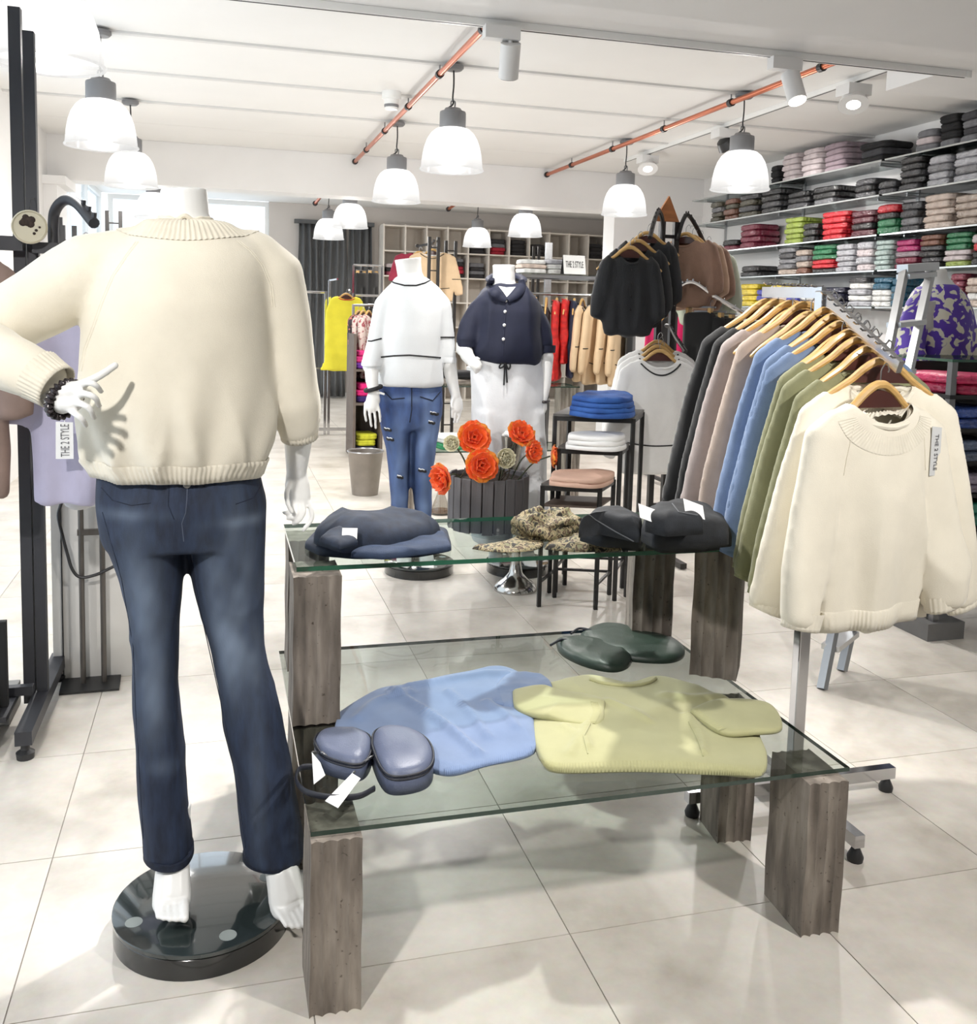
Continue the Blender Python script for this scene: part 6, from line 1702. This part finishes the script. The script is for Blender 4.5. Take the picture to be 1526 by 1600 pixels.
vs, fs, ts = top_mesh(.74, .205, .215, .04, .42, .06, .07, .085, .012, 31, .010, -.04, hemw=1.0, sflat=.55)
sht = plain_top('shirt', 'shirt', vs, fs, ts, .04, .085, SHB, buttons=0, L=.74)
G4 = 'shirts on the black rack at the left edge'
put(sht, FIRST, (-.80, 3.16, 1.66), -.25, 'taupe brown shirt hanging nearest the left edge, above the black board', G4, {'*': SHB}, (.95, 1, .98), hl='hanger of the taupe brown shirt at the left edge')
put(sht, FIRST, (-1.02, 3.28, 1.66), -.5, 'second taupe brown shirt behind the first at the left edge', G4, {'*': SHB}, (.95, 1, .96), hl='hanger of the second brown shirt at the left edge')
s2 = put(sht, FIRST, (-.40, 3.17, 1.64), -.1, 'lilac shirt with white price tag seen below the raised arm', G4, {'*': SHL}, (.72, 1, 1.0), hl='hanger of the lilac shirt behind the raised arm')
put(sht, FIRST, (-.33, 3.27, 1.65), .1, 'pale grey shirt just behind the lilac one', G4, {'*': SHP}, (.7, 1, 1.05), hl='hanger of the pale grey shirt')
A_, B_, C_, D_ = [at(x, y, Y=3.03) for x, y in ((87, 659), (114, 660), (115, 717), (87, 717))]
ROOTS[s2.name] = Matrix.Translation((-.40, 3.17, 1.64)) @ Matrix.Rotation(-.1, 4, 'Z') @ Matrix.Diagonal((.72, 1, 1, 1))
pt = MB().prism([A_, B_, C_, D_], (0, .0015, 0)).build('price_tag', PAPER, s2, smooth=False)
lettering(MB(), 'THE 2 STYLE', .034, (A_ + C_) / 2 + Vector((.002, -.0012, 0)), (0, 0, 1), (-1, 0, 0), .0004, sx=.52).build('tag_print', INK, pt, smooth=False)
MB().tube([(A_ + B_) / 2 + Vector((0, 0, -.006)), (A_ + B_) / 2 + Vector((0, .03, .06))], .001, 5).build('tag_thread', PAPER, pt)
pod = thing('podium', 'low pale grey display podium behind the black rack', 'podium', (-.48, 3.98, 0))
MB().box((-.60, 3.80, 0), (-.30, 4.22, .775)).build('carcass', mat('pale_grey_laminate', (214, 212, 208), .5, var=.02), pod, smooth=False, bevel=.002)
MB().box((-.61, 3.79, .775), (-.29, 4.23, .80)).build('top_board', WHITE, pod, smooth=False, bevel=.002)
MB().box((-.566, 3.794, .0), (-.562, 3.80, .77)).build('door_gap', BLACKM, pod, smooth=False)
st = thing('display_stand', 'dark two-pole stand on a flat black floor plate beside the podium', 'stand', (-.46, 3.73, 0))
PL = [at(92, 1087, z=0), at(186, 1079, z=0), at(190, 1050, z=0), at(100, 1052, z=0)]
MB().prism([p_ + Vector((0, 0, .0005)) for p_ in PL], (0, 0, .008)).build('floor_plate', mat('blackened_plate', (58, 58, 58), .45, .3), st, smooth=False)
POLE = mat('bronze_grey_pole', (104, 100, 96), .4, .5)
for x in (-.488, -.415):
    MB().tube(bez([(x, 3.74, .008), (x, 3.74, .5), (x, 3.74, .70), (x - .006, 3.735, .76), (x - .03, 3.72, .80)], 5), .010, 10).build('pole', POLE, st)
MB().bar((-.50, 3.74, .585), (-.40, 3.74, .585), .016, .022).build('crossbar', POLE, st, smooth=False)
c = [at(x, y, Y=3.72) for x, y in ((100, 768), (96, 785), (91, 806), (97, 835), (105, 865), (113, 890), (126, 902), (150, 898), (178, 885))]
t = thing('power_cable', 'black cable hanging in a loop in front of the podium', 'cable', c[6])
MB().tube(bez(c, 5), [.0058] * (8 * 5 + 1), 8).build('cable_sheath', BLACKM, t)
MB().lathe([(0, -.02), (.009, -.018), (.009, .018), (0, .02)], c[0], 10).build('plug', BLACKM, t)
t = thing('display_board', 'black board standing on the base of the left rack', 'board', (-.85, 3.38, .113))
MB().box((-1.45, 3.30, .1135), (-.66, 3.325, .40)).build('board', mat('matt_black_board', (22, 22, 23), .8, var=.02), t, smooth=False, bevel=.002)
MB().box((-.86, 3.3255, .1135), (-.80, 3.39, .14)).build('foot_block', BLACKM, t, smooth=False)
t = thing('carton', 'grey box under the base rail at the left edge', 'box', (-.85, 3.42, 0))
MB().box((-1.4, 3.42, 0.001), (-.68, 3.62, .085)).build('carton_body', mat('grey_carton', (150, 148, 144), .7, var=.04), t, smooth=False, bevel=.003)
MB().box((-1.36, 3.4185, .02), (-.72, 3.4199, .03)).build('strip', PAPER, t, smooth=False)
SHOE = mat('white_sneaker', (226, 224, 218), .6, var=.06, vscale=30)
q = Vector((-.72, 3.24, .1135))
t = thing('sneaker', 'white sneaker with dark patches standing on the left rack base', 'shoe', q)
b = MB(); b.tube([q + Vector((-.02, .05, .05)), q + Vector((0, 0, .045)), q + Vector((.01, -.08, .035)), q + Vector((.012, -.13, .028))], [.04, .042, .042, .03], 12, .9, round_ends=True)
b.tube([q + Vector((-.02, .05, .05)), q + Vector((-.02, .055, .11))], [.036, .034], 12)
V, F = remesh(b, .006, 3); V[:, 2] = np.maximum(V[:, 2], q.z + .012); solid(V, F).build('upper', SHOE, t, angle=0)
MB().prism([q + Vector((.045 * math.cos(a) * (1.1 if math.sin(a) < 0 else .95), -.04 + .125 * math.sin(a), .0005)) for a in [2 * pi * j / 28 for j in range(28)]], (0, 0, .022)).build('sole', PAPER, t)
for k in range(4):
    MB().bar(q + Vector((-.02, -.02 - .02 * k, .088 - .004 * k)), q + Vector((.03, -.024 - .02 * k, .086 - .004 * k)), .006, .004).build('lace', BLACKT, t, smooth=False)
# ================================================================== back of the shop
CURT = mat('dark_grey_curtain', (92, 93, 94), .85, var=.06, vscale=5, stretch=(3, 1, .2))
X0, X1 = 1.19, 2.32
t = thing('curtain', 'dark grey floor-length fitting room curtain on the back wall', 'curtain', (1.75, 15.1, 0))
for k in range(2):
    xa, xb = (X0, 1.93) if k == 0 else (1.95, X1); G = []
    for i in range(10):
        z = .03 + (2.70 - .03) * i / 9; row = []
        for j in range(90):
            u_ = j / 89; x = xa + (xb - xa) * u_
            row.append((x + .01 * math.sin(z * 3 + u_ * 9), 15.08 + .03 * math.sin(u_ * (xb - xa) * 62 + .4 * math.sin(z * 2)) + .012 * math.sin(u_ * 40 + z), z))
        G.append(row)
    MB().sheet(G, .004).build('panel', CURT, t, angle=0)
MB().bar((X0 - .06, 15.08, 2.72), (X1 + .03, 15.08, 2.72), .10, .06).build('heading', CURT, t, smooth=False)
CUB = mat('cream_board', (222, 214, 204), .65, var=.02)
CY0, CY1 = 14.72, 15.19
t = thing('cubby_shelf', 'wide cream cubby shelf along the back wall', 'shelf unit', (4.4, 15.0, 0))
cw, ch, nx = .335, .39, 12
MB().box((2.45, CY1 - .012, .02), (2.45 + cw * nx, CY1, 2.715)).build('back_panel', CUB, t, smooth=False)
for i in range(nx + 1):
    MB().box((2.45 + cw * i - .011, CY0, .02), (2.45 + cw * i + .011, CY1 - .0125, 2.72)).build('divider', CUB, t, smooth=False)
for k in range(8):
    MB().box((2.45, CY0 - .002, .0 + ch * k * .985), (2.45 + cw * nx, CY1 - .013, .02 + ch * k * .985)).build('shelf_board', CUB, t, smooth=False)
def cell(i, k, cols, lb):
    stack((2.45 + cw * (i + .5), CY0 + .2, .0205 + ch * k * .985), pi / 2, .26, .26, cols, lb, lb[:60], min(.06, .28 / len(cols)), False, i * 5 + k)
DK, DR = (52, 50, 52), (176, 40, 58)
cell(4, 6, [DK, DK, DK], 'dark folded garments in the top cubby right of the empty ones')
cell(5, 6, [DR, DR, G_, DK], 'red and grey folded garments in the top cubby row')
cell(6, 6, [DK, DK, DK, DK], 'dark folded garments in the top cubby behind the far pendant')
cell(7, 6, [DK, DK, DK], 'dark folded garments in the top cubby next to two empty ones')
cell(10, 6, [DK, DK, DK, DK], 'dark folded garments in the rightmost visible top cubby')
cell(3, 5, [DK, DR, DR, DK, G_], 'black and red folded garments in the second cubby row')
cell(4, 5, [DK, G_, DK, G_], 'grey folded garments in the second cubby row beside the red ones')
cell(0, 5, [(150, 70, 90), DK, PK], 'rose and dark folded garments in the leftmost second-row cubby')
cell(2, 5, [DK, DK, DK], 'dark folded garments in the second cubby row behind the ladder posts')
# ladder posts of the rear display racks
def ladder_post(px0, px1, ptop, Y, lb, n=9, mt=None, zbot=0.02):
    a, b_ = at(px0, ptop, Y=Y), at(px1, ptop, Y=Y); b_.z = a.z
    t = thing('ladder_post', lb, 'rack post', ((a.x + b_.x) / 2, Y, 0), group='ladder posts of the rear racks')
    for q in (a, b_):
        MB().bar((q.x, Y, 0), (q.x, Y, q.z), .03, .03).build('upright', mt or BLKR, t, smooth=False)
    for k in range(n):
        z = .25 + (a.z - .35) * k / (n - 1)
        MB().bar((a.x, Y, z), (b_.x, Y, z), .012, .012).build('rung', mt or BLKR, t, smooth=False)
ladder_post(671, 685, 370, 9.2, 'dark ladder post right of the white sweater mannequin neck')
ladder_post(697, 712, 376, 9.6, 'dark ladder post between the two small pendants')
ladder_post(834, 842, 385, 10.9, 'dark ladder post in front of the right cubbies')
ladder_post(855, 860, 379, 8.4, 'steel ladder post beside the small sign', mt=STEEL)
ladder_post(167, 188, 329, 8.6, 'dark ladder post left of the mannequin neck')
ladder_post(84, 94, 339, 7.4, 'dark ladder post by the curved black arm')
ladder_post(98, 116, 352, 7.0, 'shorter dark ladder post beside the curved black arm')
# rear rail with sign and hanging garments
YR = 7.35
rr = thing('garment_rack', 'steel rear rack with hanging red, black and beige garments and glass shelf', 'rack', (2.9, YR, 0))
for x in (2.28, 3.62):
    for y in (YR - .16, YR + .16):
        MB().bar((x, y, 0), (x, y, 1.72), .028, .028).build('upright', BLKR, rr, smooth=False)
    MB().bar((x, YR - .16, .05), (x, YR + .16, .05), .028, .028).build('base_bar', BLKR, rr, smooth=False)
for y in (YR - .16, YR + .16):
    MB().bar((2.28, y, 1.72), (3.62, y, 1.72), .025, .025).build('top_bar', STEEL, rr, smooth=False)
MB().cyl((2.28, YR, 1.585), (3.62, YR, 1.585), .012, n=10).build('hang_rail', STEEL, rr)
for x in (2.28, 3.62):
    MB().bar((x, YR - .16, 1.60), (x, YR + .16, 1.60), .02, .02).build('rail_holder', BLKR, rr, smooth=False)
MB().box((2.27, YR - .18, 1.733), (3.63, YR + .18, 1.743)).build('glass_shelf', clear('rear_glass', (.85, .88, .87), .04), rr, smooth=False)
Z5 = 1.7435
for x, cs_, lb in ((2.42, [WH, BE, WH], 'white striped folded garment on the rear rack shelf, left stack'), (2.66, [WH, WH, SV_], 'white folded garment on the rear rack shelf beside the sign'), (3.14, [WH, PK], 'white folded garment on the rear rack shelf, right stack')):
    stack((x, YR + .05, Z5), 0, .19, .22, cs_, lb, lb[:50], .035, False, int(x * 10))
A_ = at(882, 404, Y=YR - .17); B_ = at(916, 402, Y=YR - .17); w_ = (B_ - A_).length
q = Vector(((A_ + B_) / 2)); q.z = Z5
t = thing('counter_sign', 'small tent sign lettered in dark capitals on the rear rack', 'sign', q)
hgt = .15; P3 = [Vector((q.x - w_ / 2, q.y, Z5 + .0005)), Vector((q.x + w_ / 2, q.y, Z5 + .0005)), Vector((q.x + w_ / 2, q.y + .035, Z5 + hgt)), Vector((q.x - w_ / 2, q.y + .035, Z5 + hgt))]
MB().prism(P3, (0, .004, 0)).build('front_card', mat('sign_white', (216, 216, 214), .6, var=.02), t, smooth=False)
MB().prism([P3[0] + Vector((0, .085, 0)), P3[1] + Vector((0, .085, 0)), P3[2] + Vector((0, .006, 0)), P3[3] + Vector((0, .006, 0))], (0, .004, 0)).build('back_card', BLACKM, t, smooth=False)
up = (P3[3] - P3[0]).normalized()
lettering(MB(), 'THE 2 STYLE', .075, (P3[0] + P3[2]) / 2 + Vector((0, -.003, .0)), (1, 0, 0), up, .0006, sx=.36).build('sign_lettering', BLACKM, t, smooth=False)
# garments on the rear rail
vd, fd, td = top_mesh(1.05, .17, .2, .035, 0, 0, 0, .09, .016, 44, .012, hemw=1.25)
drs = plain_top('dress', 'dress', vd, fd, td, .035, .09, BLACKK, L=1.05)
LACE = mat('white_lace', (222, 222, 226), .85, var=.12, vscale=60)
REDC = mat('red_chiffon', (206, 28, 24), .7, var=.15, vscale=20)
BEIG = mat('camel_fine_knit', (218, 190, 154), .85, var=.04)
PINK = mat('hot_pink_cloth', (236, 40, 112), .7, var=.06)
PRN = pattern('grey_leaf_print', (206, 206, 204), (90, 90, 96), 14, .5, .55)
PRN2 = pattern('dark_floral_print', (44, 36, 44), (196, 120, 104), 16, .52, .58)
PRN3 = pattern('rose_floral_print', (206, 190, 182), (150, 70, 78), 18, .52, .58)
GR = 'garments on the rear rail'
HZ = 1.60
for (x, pr, rz, mt, sc, lb) in ((2.46, drs, 1.25, LACE, (.8, 1, .9), 'white lace dress hanging at the left of the rear rail'), (2.55, drs, 1.2, BLACKK, (.9, 1, 1.15), 'long black dress beside the white lace one on the rear rail'),
                                (2.64, drs, 1.15, REDC, (.95, 1, .62), 'red ruffled dress on the rear rail'), (2.72, drs, 1.1, REDC, (.8, 1, .5), 'second red dress on the rear rail'), (2.79, drs, 1.15, NAVY, (.8, 1, .6), 'navy dress behind the beige cardigans'),
                                (2.86, wsw, .95, BEIG, (.8, 1, .95), 'beige piped cardigan, first from the left on the rear rail'), (2.97, wsw, .8, BEIG, (.85, 1, .98), 'beige piped cardigan, second on the rear rail'),
                                (3.08, wsw, .9, BEIG, (.85, 1, .98), 'beige piped cardigan, third on the rear rail'), (3.18, wsw, .9, BEIG, (.85, 1, 1.0), 'beige piped cardigan, fourth on the rear rail'), (3.30, drs, 1.1, BLACKK, (.9, 1, 1.0), 'black dress right of the beige cardigans')):
    put(pr, FIRST, (x, YR, HZ), rz, lb, GR, {'cloth_body': mt, **({'collar': mt} if pr is drs else {})}, sc, hl='hanger of the ' + lb.split(' on the rear')[0].split(' hanging')[0])
r3 = thing('garment_rail', 'plain steel garment rail behind the centre rack with pink and printed clothes', 'rack', (4.1, 7.9, 0))
for x in (3.72, 4.55):
    MB().bar((x, 7.9, 0), (x, 7.9, 1.52), .028, .028).build('upright', STEEL, r3, smooth=False)
    MB().bar((x, 7.7, .02), (x, 8.1, .02), .03, .03).build('foot_bar', STEEL, r3, smooth=False)
MB().cyl((3.72, 7.9, 1.52), (4.55, 7.9, 1.52), .012, n=10).build('hang_rail', STEEL, r3)
for x, mt, lb in ((3.80, PINK, 'hot pink dress on the rail behind the centre rack'), (3.93, BLACKK, 'black dress between the pink ones behind the centre rack'), (4.03, PINK, 'second hot pink dress behind the centre rack'), (4.18, PRN, 'grey leaf print dress behind the centre rack'), (4.32, PRN, 'second grey leaf print dress behind the centre rack'), (4.45, BLACKK, 'black dress at the right end of the far rail')):
    put(drs, FIRST, (x, 7.9, 1.535), .5, lb, 'dresses on the far rail', {'*': mt}, (.8, 1, .95), hl='hanger of the ' + lb.split(' behind')[0].split(' at the right')[0])
# chrome rail with yellow top
YC = 10.8
cr = thing('garment_rail', 'chrome garment rail with a yellow top left of the white sweater mannequin', 'rack', (1.2, YC, 0))
for px, pt_ in ((509, 455), (515, 438), (548, 452), (553, 458)):
    q = at(px, pt_, Y=YC); MB().bar((q.x, YC, 0), (q.x, YC, q.z), .028, .028).build('upright', CHROME, cr, smooth=False)
xa, xb, xc, xd = [at(px, 455, Y=YC).x for px in (430, 509, 553, 600)]
zt = at(509, 457, Y=YC).z
MB().cyl((xa, YC, zt), (xb, YC, zt), .013, n=8).build('hang_rail', CHROME, cr); MB().cyl((xc, YC, zt - .02), (xd, YC, zt - .02), .013, n=8).build('hang_rail', CHROME, cr)
MB().bar((xa, YC, zt * .5 - .05), (xd, YC, zt * .5 - .05), .02, .02).build('cross_rail', CHROME, cr, smooth=False)
MB().bar((xa, YC, .06), (xd, YC, .06), .03, .03).build('base_bar', CHROME, cr, smooth=False)
for x in (xa, xd): MB().bar((x, YC, 0), (x, YC, zt), .028, .028).build('upright', CHROME, cr, smooth=False)
z1 = at(515, 438, Y=YC).z
MB().tube([(at(515, 438, Y=YC).x, YC, z1), (at(523, 437, Y=YC).x, YC - .25, z1 + .01)], .012, 8).build('face_out_arm', CHROME, cr)
MB().tube([(at(548, 453, Y=YC).x, YC, zt + .02), (at(541, 452, Y=YC).x, YC - .25, zt + .03)], .012, 8).build('face_out_arm', CHROME, cr)
YEL2 = mat('yellow_jersey', (236, 226, 64), .8, var=.04)
put(drs, FIRST, at(541, 452, Y=YC - .22), .12, 'bright yellow sleeveless top on the chrome rail', 'tops on the chrome rail', {'cloth_body': YEL2, 'collar': mat('red_trim', (190, 50, 44), .7)}, (1.15, 1, .78), hl='hanger of the bright yellow top')
for k, (px, Y, mt, lb) in enumerate(((560, 9.6, PRN2, 'dark floral jacket right of the yellow top'), (567, 9.5, PRN3, 'rose floral blouse beside the dark floral jacket'), (576, 9.4, PRN3, 'rose floral blouse partly behind the white sweater'))):
    put(sht, FIRST, at(px, 478, Y=Y), 1.0, lb, 'printed garments by the yellow top', {'*': mt}, (.8, 1, .85), hl='hanger of the ' + lb)
pr = thing('garment_rail', 'short rail carrying the printed garments behind the white sweater mannequin', 'rack', (1.6, 9.5, 0))
pa, pb = at(552, 477, Y=9.65), at(640, 477, Y=9.3)
MB().cyl(pa, pb, .012, n=8).build('hang_rail', STEEL, pr)
for q in (pa, pb): MB().bar((q.x, q.y, 0), (q.x, q.y, q.z + .01), .025, .025).build('upright', STEEL, pr, smooth=False)
# beige coat on arm behind the neck of the white sweater mannequin
q = at(676, 382, Y=9.45)
put(wsw, FIRST, q, -.35, 'beige piped cardigan hung high behind the white sweater mannequin', 'garments hung high at the back', {'cloth_body': BEIG}, (.95, 1, .75), hl='hanger of the beige cardigan hung high at the back')
put(sht, FIRST, at(655, 386, Y=9.6), -.35, 'wine red shirt hung high behind the beige cardigan', 'garments hung high at the back', {'*': mat('wine_shirting', (150, 40, 66), .8)}, (.95, 1, .6), hl='hanger of the wine red shirt hung high')
ha = thing('garment_rail', 'dark sloping rail on the ladder post holding the beige cardigan', 'rail', q)
e1 = at(678, 376, Y=9.22); MB().tube([e1, at(676, 380, Y=9.5), at(652, 385, Y=9.7)], .014, 8).build('arm_tube', BLKR, ha)
MB().ell(at(652, 384, Y=9.7), (.02, .02, .02), 8, 6).build('end_ball', BLKR, ha)
# brown display crates, bucket, second glass table
CRT = mat('brown_grey_crate', (104, 92, 84), .7, var=.08, vscale=8)
def crate(px0, px1, py_t, py_b, Y, d, lb):
    a, b_ = at(px0, py_b, z=0), at(px1, py_b, z=0)
    x0, x1 = at(px0, py_t, Y=Y).x, at(px1, py_t, Y=Y).x; z1 = at(px0, py_t, Y=Y).z
    t = thing('display_crate', lb, 'crate', ((x0 + x1) / 2, Y + d / 2, 0))
    MB().box((x0, Y, 0), (x0 + .025, Y + d, z1)).build('side_board', CRT, t, smooth=False); MB().box((x1 - .025, Y, 0), (x1, Y + d, z1)).build('side_board', CRT, t, smooth=False)
    MB().box((x0 + .0255, Y + d - .02, 0), (x1 - .0255, Y + d, z1)).build('back_board', CRT, t, smooth=False)
    for z in (.05, z1 * .45, z1 * .72):
        MB().box((x0 + .0255, Y, z - .02), (x1 - .0255, Y + d - .021, z)).build('shelf_board', CRT, t, smooth=False)
    return x0, x1, z1
x0, x1, z1 = crate(553, 600, 522, 705, 9.0, .5, 'tall brown display crate beside the white sweater mannequin')
for z, c1, c2, lb in ((z1 * .72, (236, 60, 140), (120, 60, 170), 'pink and purple scarf on the upper board of the brown crate'), (z1 * .45, (240, 40, 130), (60, 40, 110), 'hot pink scarf heaped on the lower board of the brown crate'), (.05, (220, 220, 60), NV, 'yellow and navy scarf at the bottom of the brown crate')):
    stack(((x0 + x1) / 2, 9.2, z + .0005), pi / 2, (x1 - x0) * .7, .28, [c2, c1, c1], lb, lb[:40], .055, False, int(z * 50))
q = at(570, 772, z=0)
t = thing('bucket', 'grey metal bucket on the floor beside the concrete block', 'bucket', q)
MB().lathe([(0, .003), (.095, .003), (.10, 0), (.135, .33), (.14, .335), (.135, .34), (.128, .335), (.095, .02), (0, .015)], q, 36).build('pail', mat('galvanised_grey', (150, 142, 134), .45, .5, var=.08), t)
MB().tube([q + Vector((.137 * math.cos(a), .137 * math.sin(a), .338)) for a in [2 * pi * j / 32 for j in range(32)]], .006, 6, closed=True).build('rim', STEEL, t)
t2 = thing('display_table', 'second glass table on concrete blocks behind the two far mannequins', 'table', (1.9, 6.9, 0))
TX0, TX1, TY0, TY1 = 1.22, 2.62, 6.62, 7.05
for x, y, z0, z1_, w_ in ((TX0 + .07, TY0 + .09, 0, .415, .12), (TX1 - .07, TY0 + .09, 0, .415, .12), (TX0 + .07, TY0 + .22, .426, .88, .12), (TX1 - .07, TY0 + .22, .426, .88, .12)):
    fluted(x, y, w_, .13, z0, z1_, 0, x).build('leg_block' if z0 == 0 else 'riser_block', BLOCK, t2, angle=.9)
slab((TX0, TY0, .416), (TX1, TY1, .425), None).build('lower_glass', [GTOP2, GEDGE], t2, smooth=False)
slab((TX0, TY0 + .1, .8805), (TX1, TY1, .889), None).build('upper_glass', [GTOP2, GEDGE], t2, smooth=False)
for x, y, z, cs_, lb in ((1.95, 6.9, .8895, [PK, (120, 60, 70), WH, (200, 80, 100)], 'pink and white printed scarf pile on the second glass table'), (1.72, 6.88, .8895, [(150, 140, 130), K_], 'taupe folded scarf pile on the second glass table'),
                         (2.0, 6.85, .4255, [DK, DK], 'dark folded garment on the lower glass of the second table'), (1.66, 6.8, .4255, [(60, 150, 100), WH], 'green checked folded cloth on the second table')):
    stack((x, y, z), .2, .26, .26, cs_, lb, lb[:44], .045, False, int(x * 20))

# black trousers clipped to a short chrome bar before the curtain
wr = thing('garment_rail', 'short chrome wall rail with two black trousers before the curtain', 'rail', at(575, 416, Y=12.2))
e0, e1 = at(552, 414, Y=12.2), at(597, 416, Y=12.2); e1.z = e0.z
MB().cyl(e0, e1, .014, n=8).build('hang_rail', CHROME, wr)
for q in (e0, e1): MB().bar((q.x, q.y, 0), (q.x, q.y, q.z), .026, .026).build('upright', CHROME, wr, smooth=False)
for px, lb in ((564, 'black trousers on the short chrome rail, left pair'), (583, 'black trousers on the short chrome rail, right pair')):
    put(trs, FIRST, at(px, 416, Y=12.2) + Vector((0, 0, .01)), .9, lb, 'trousers on the short chrome rail', None, (.9, 1, .9), hanger=False)
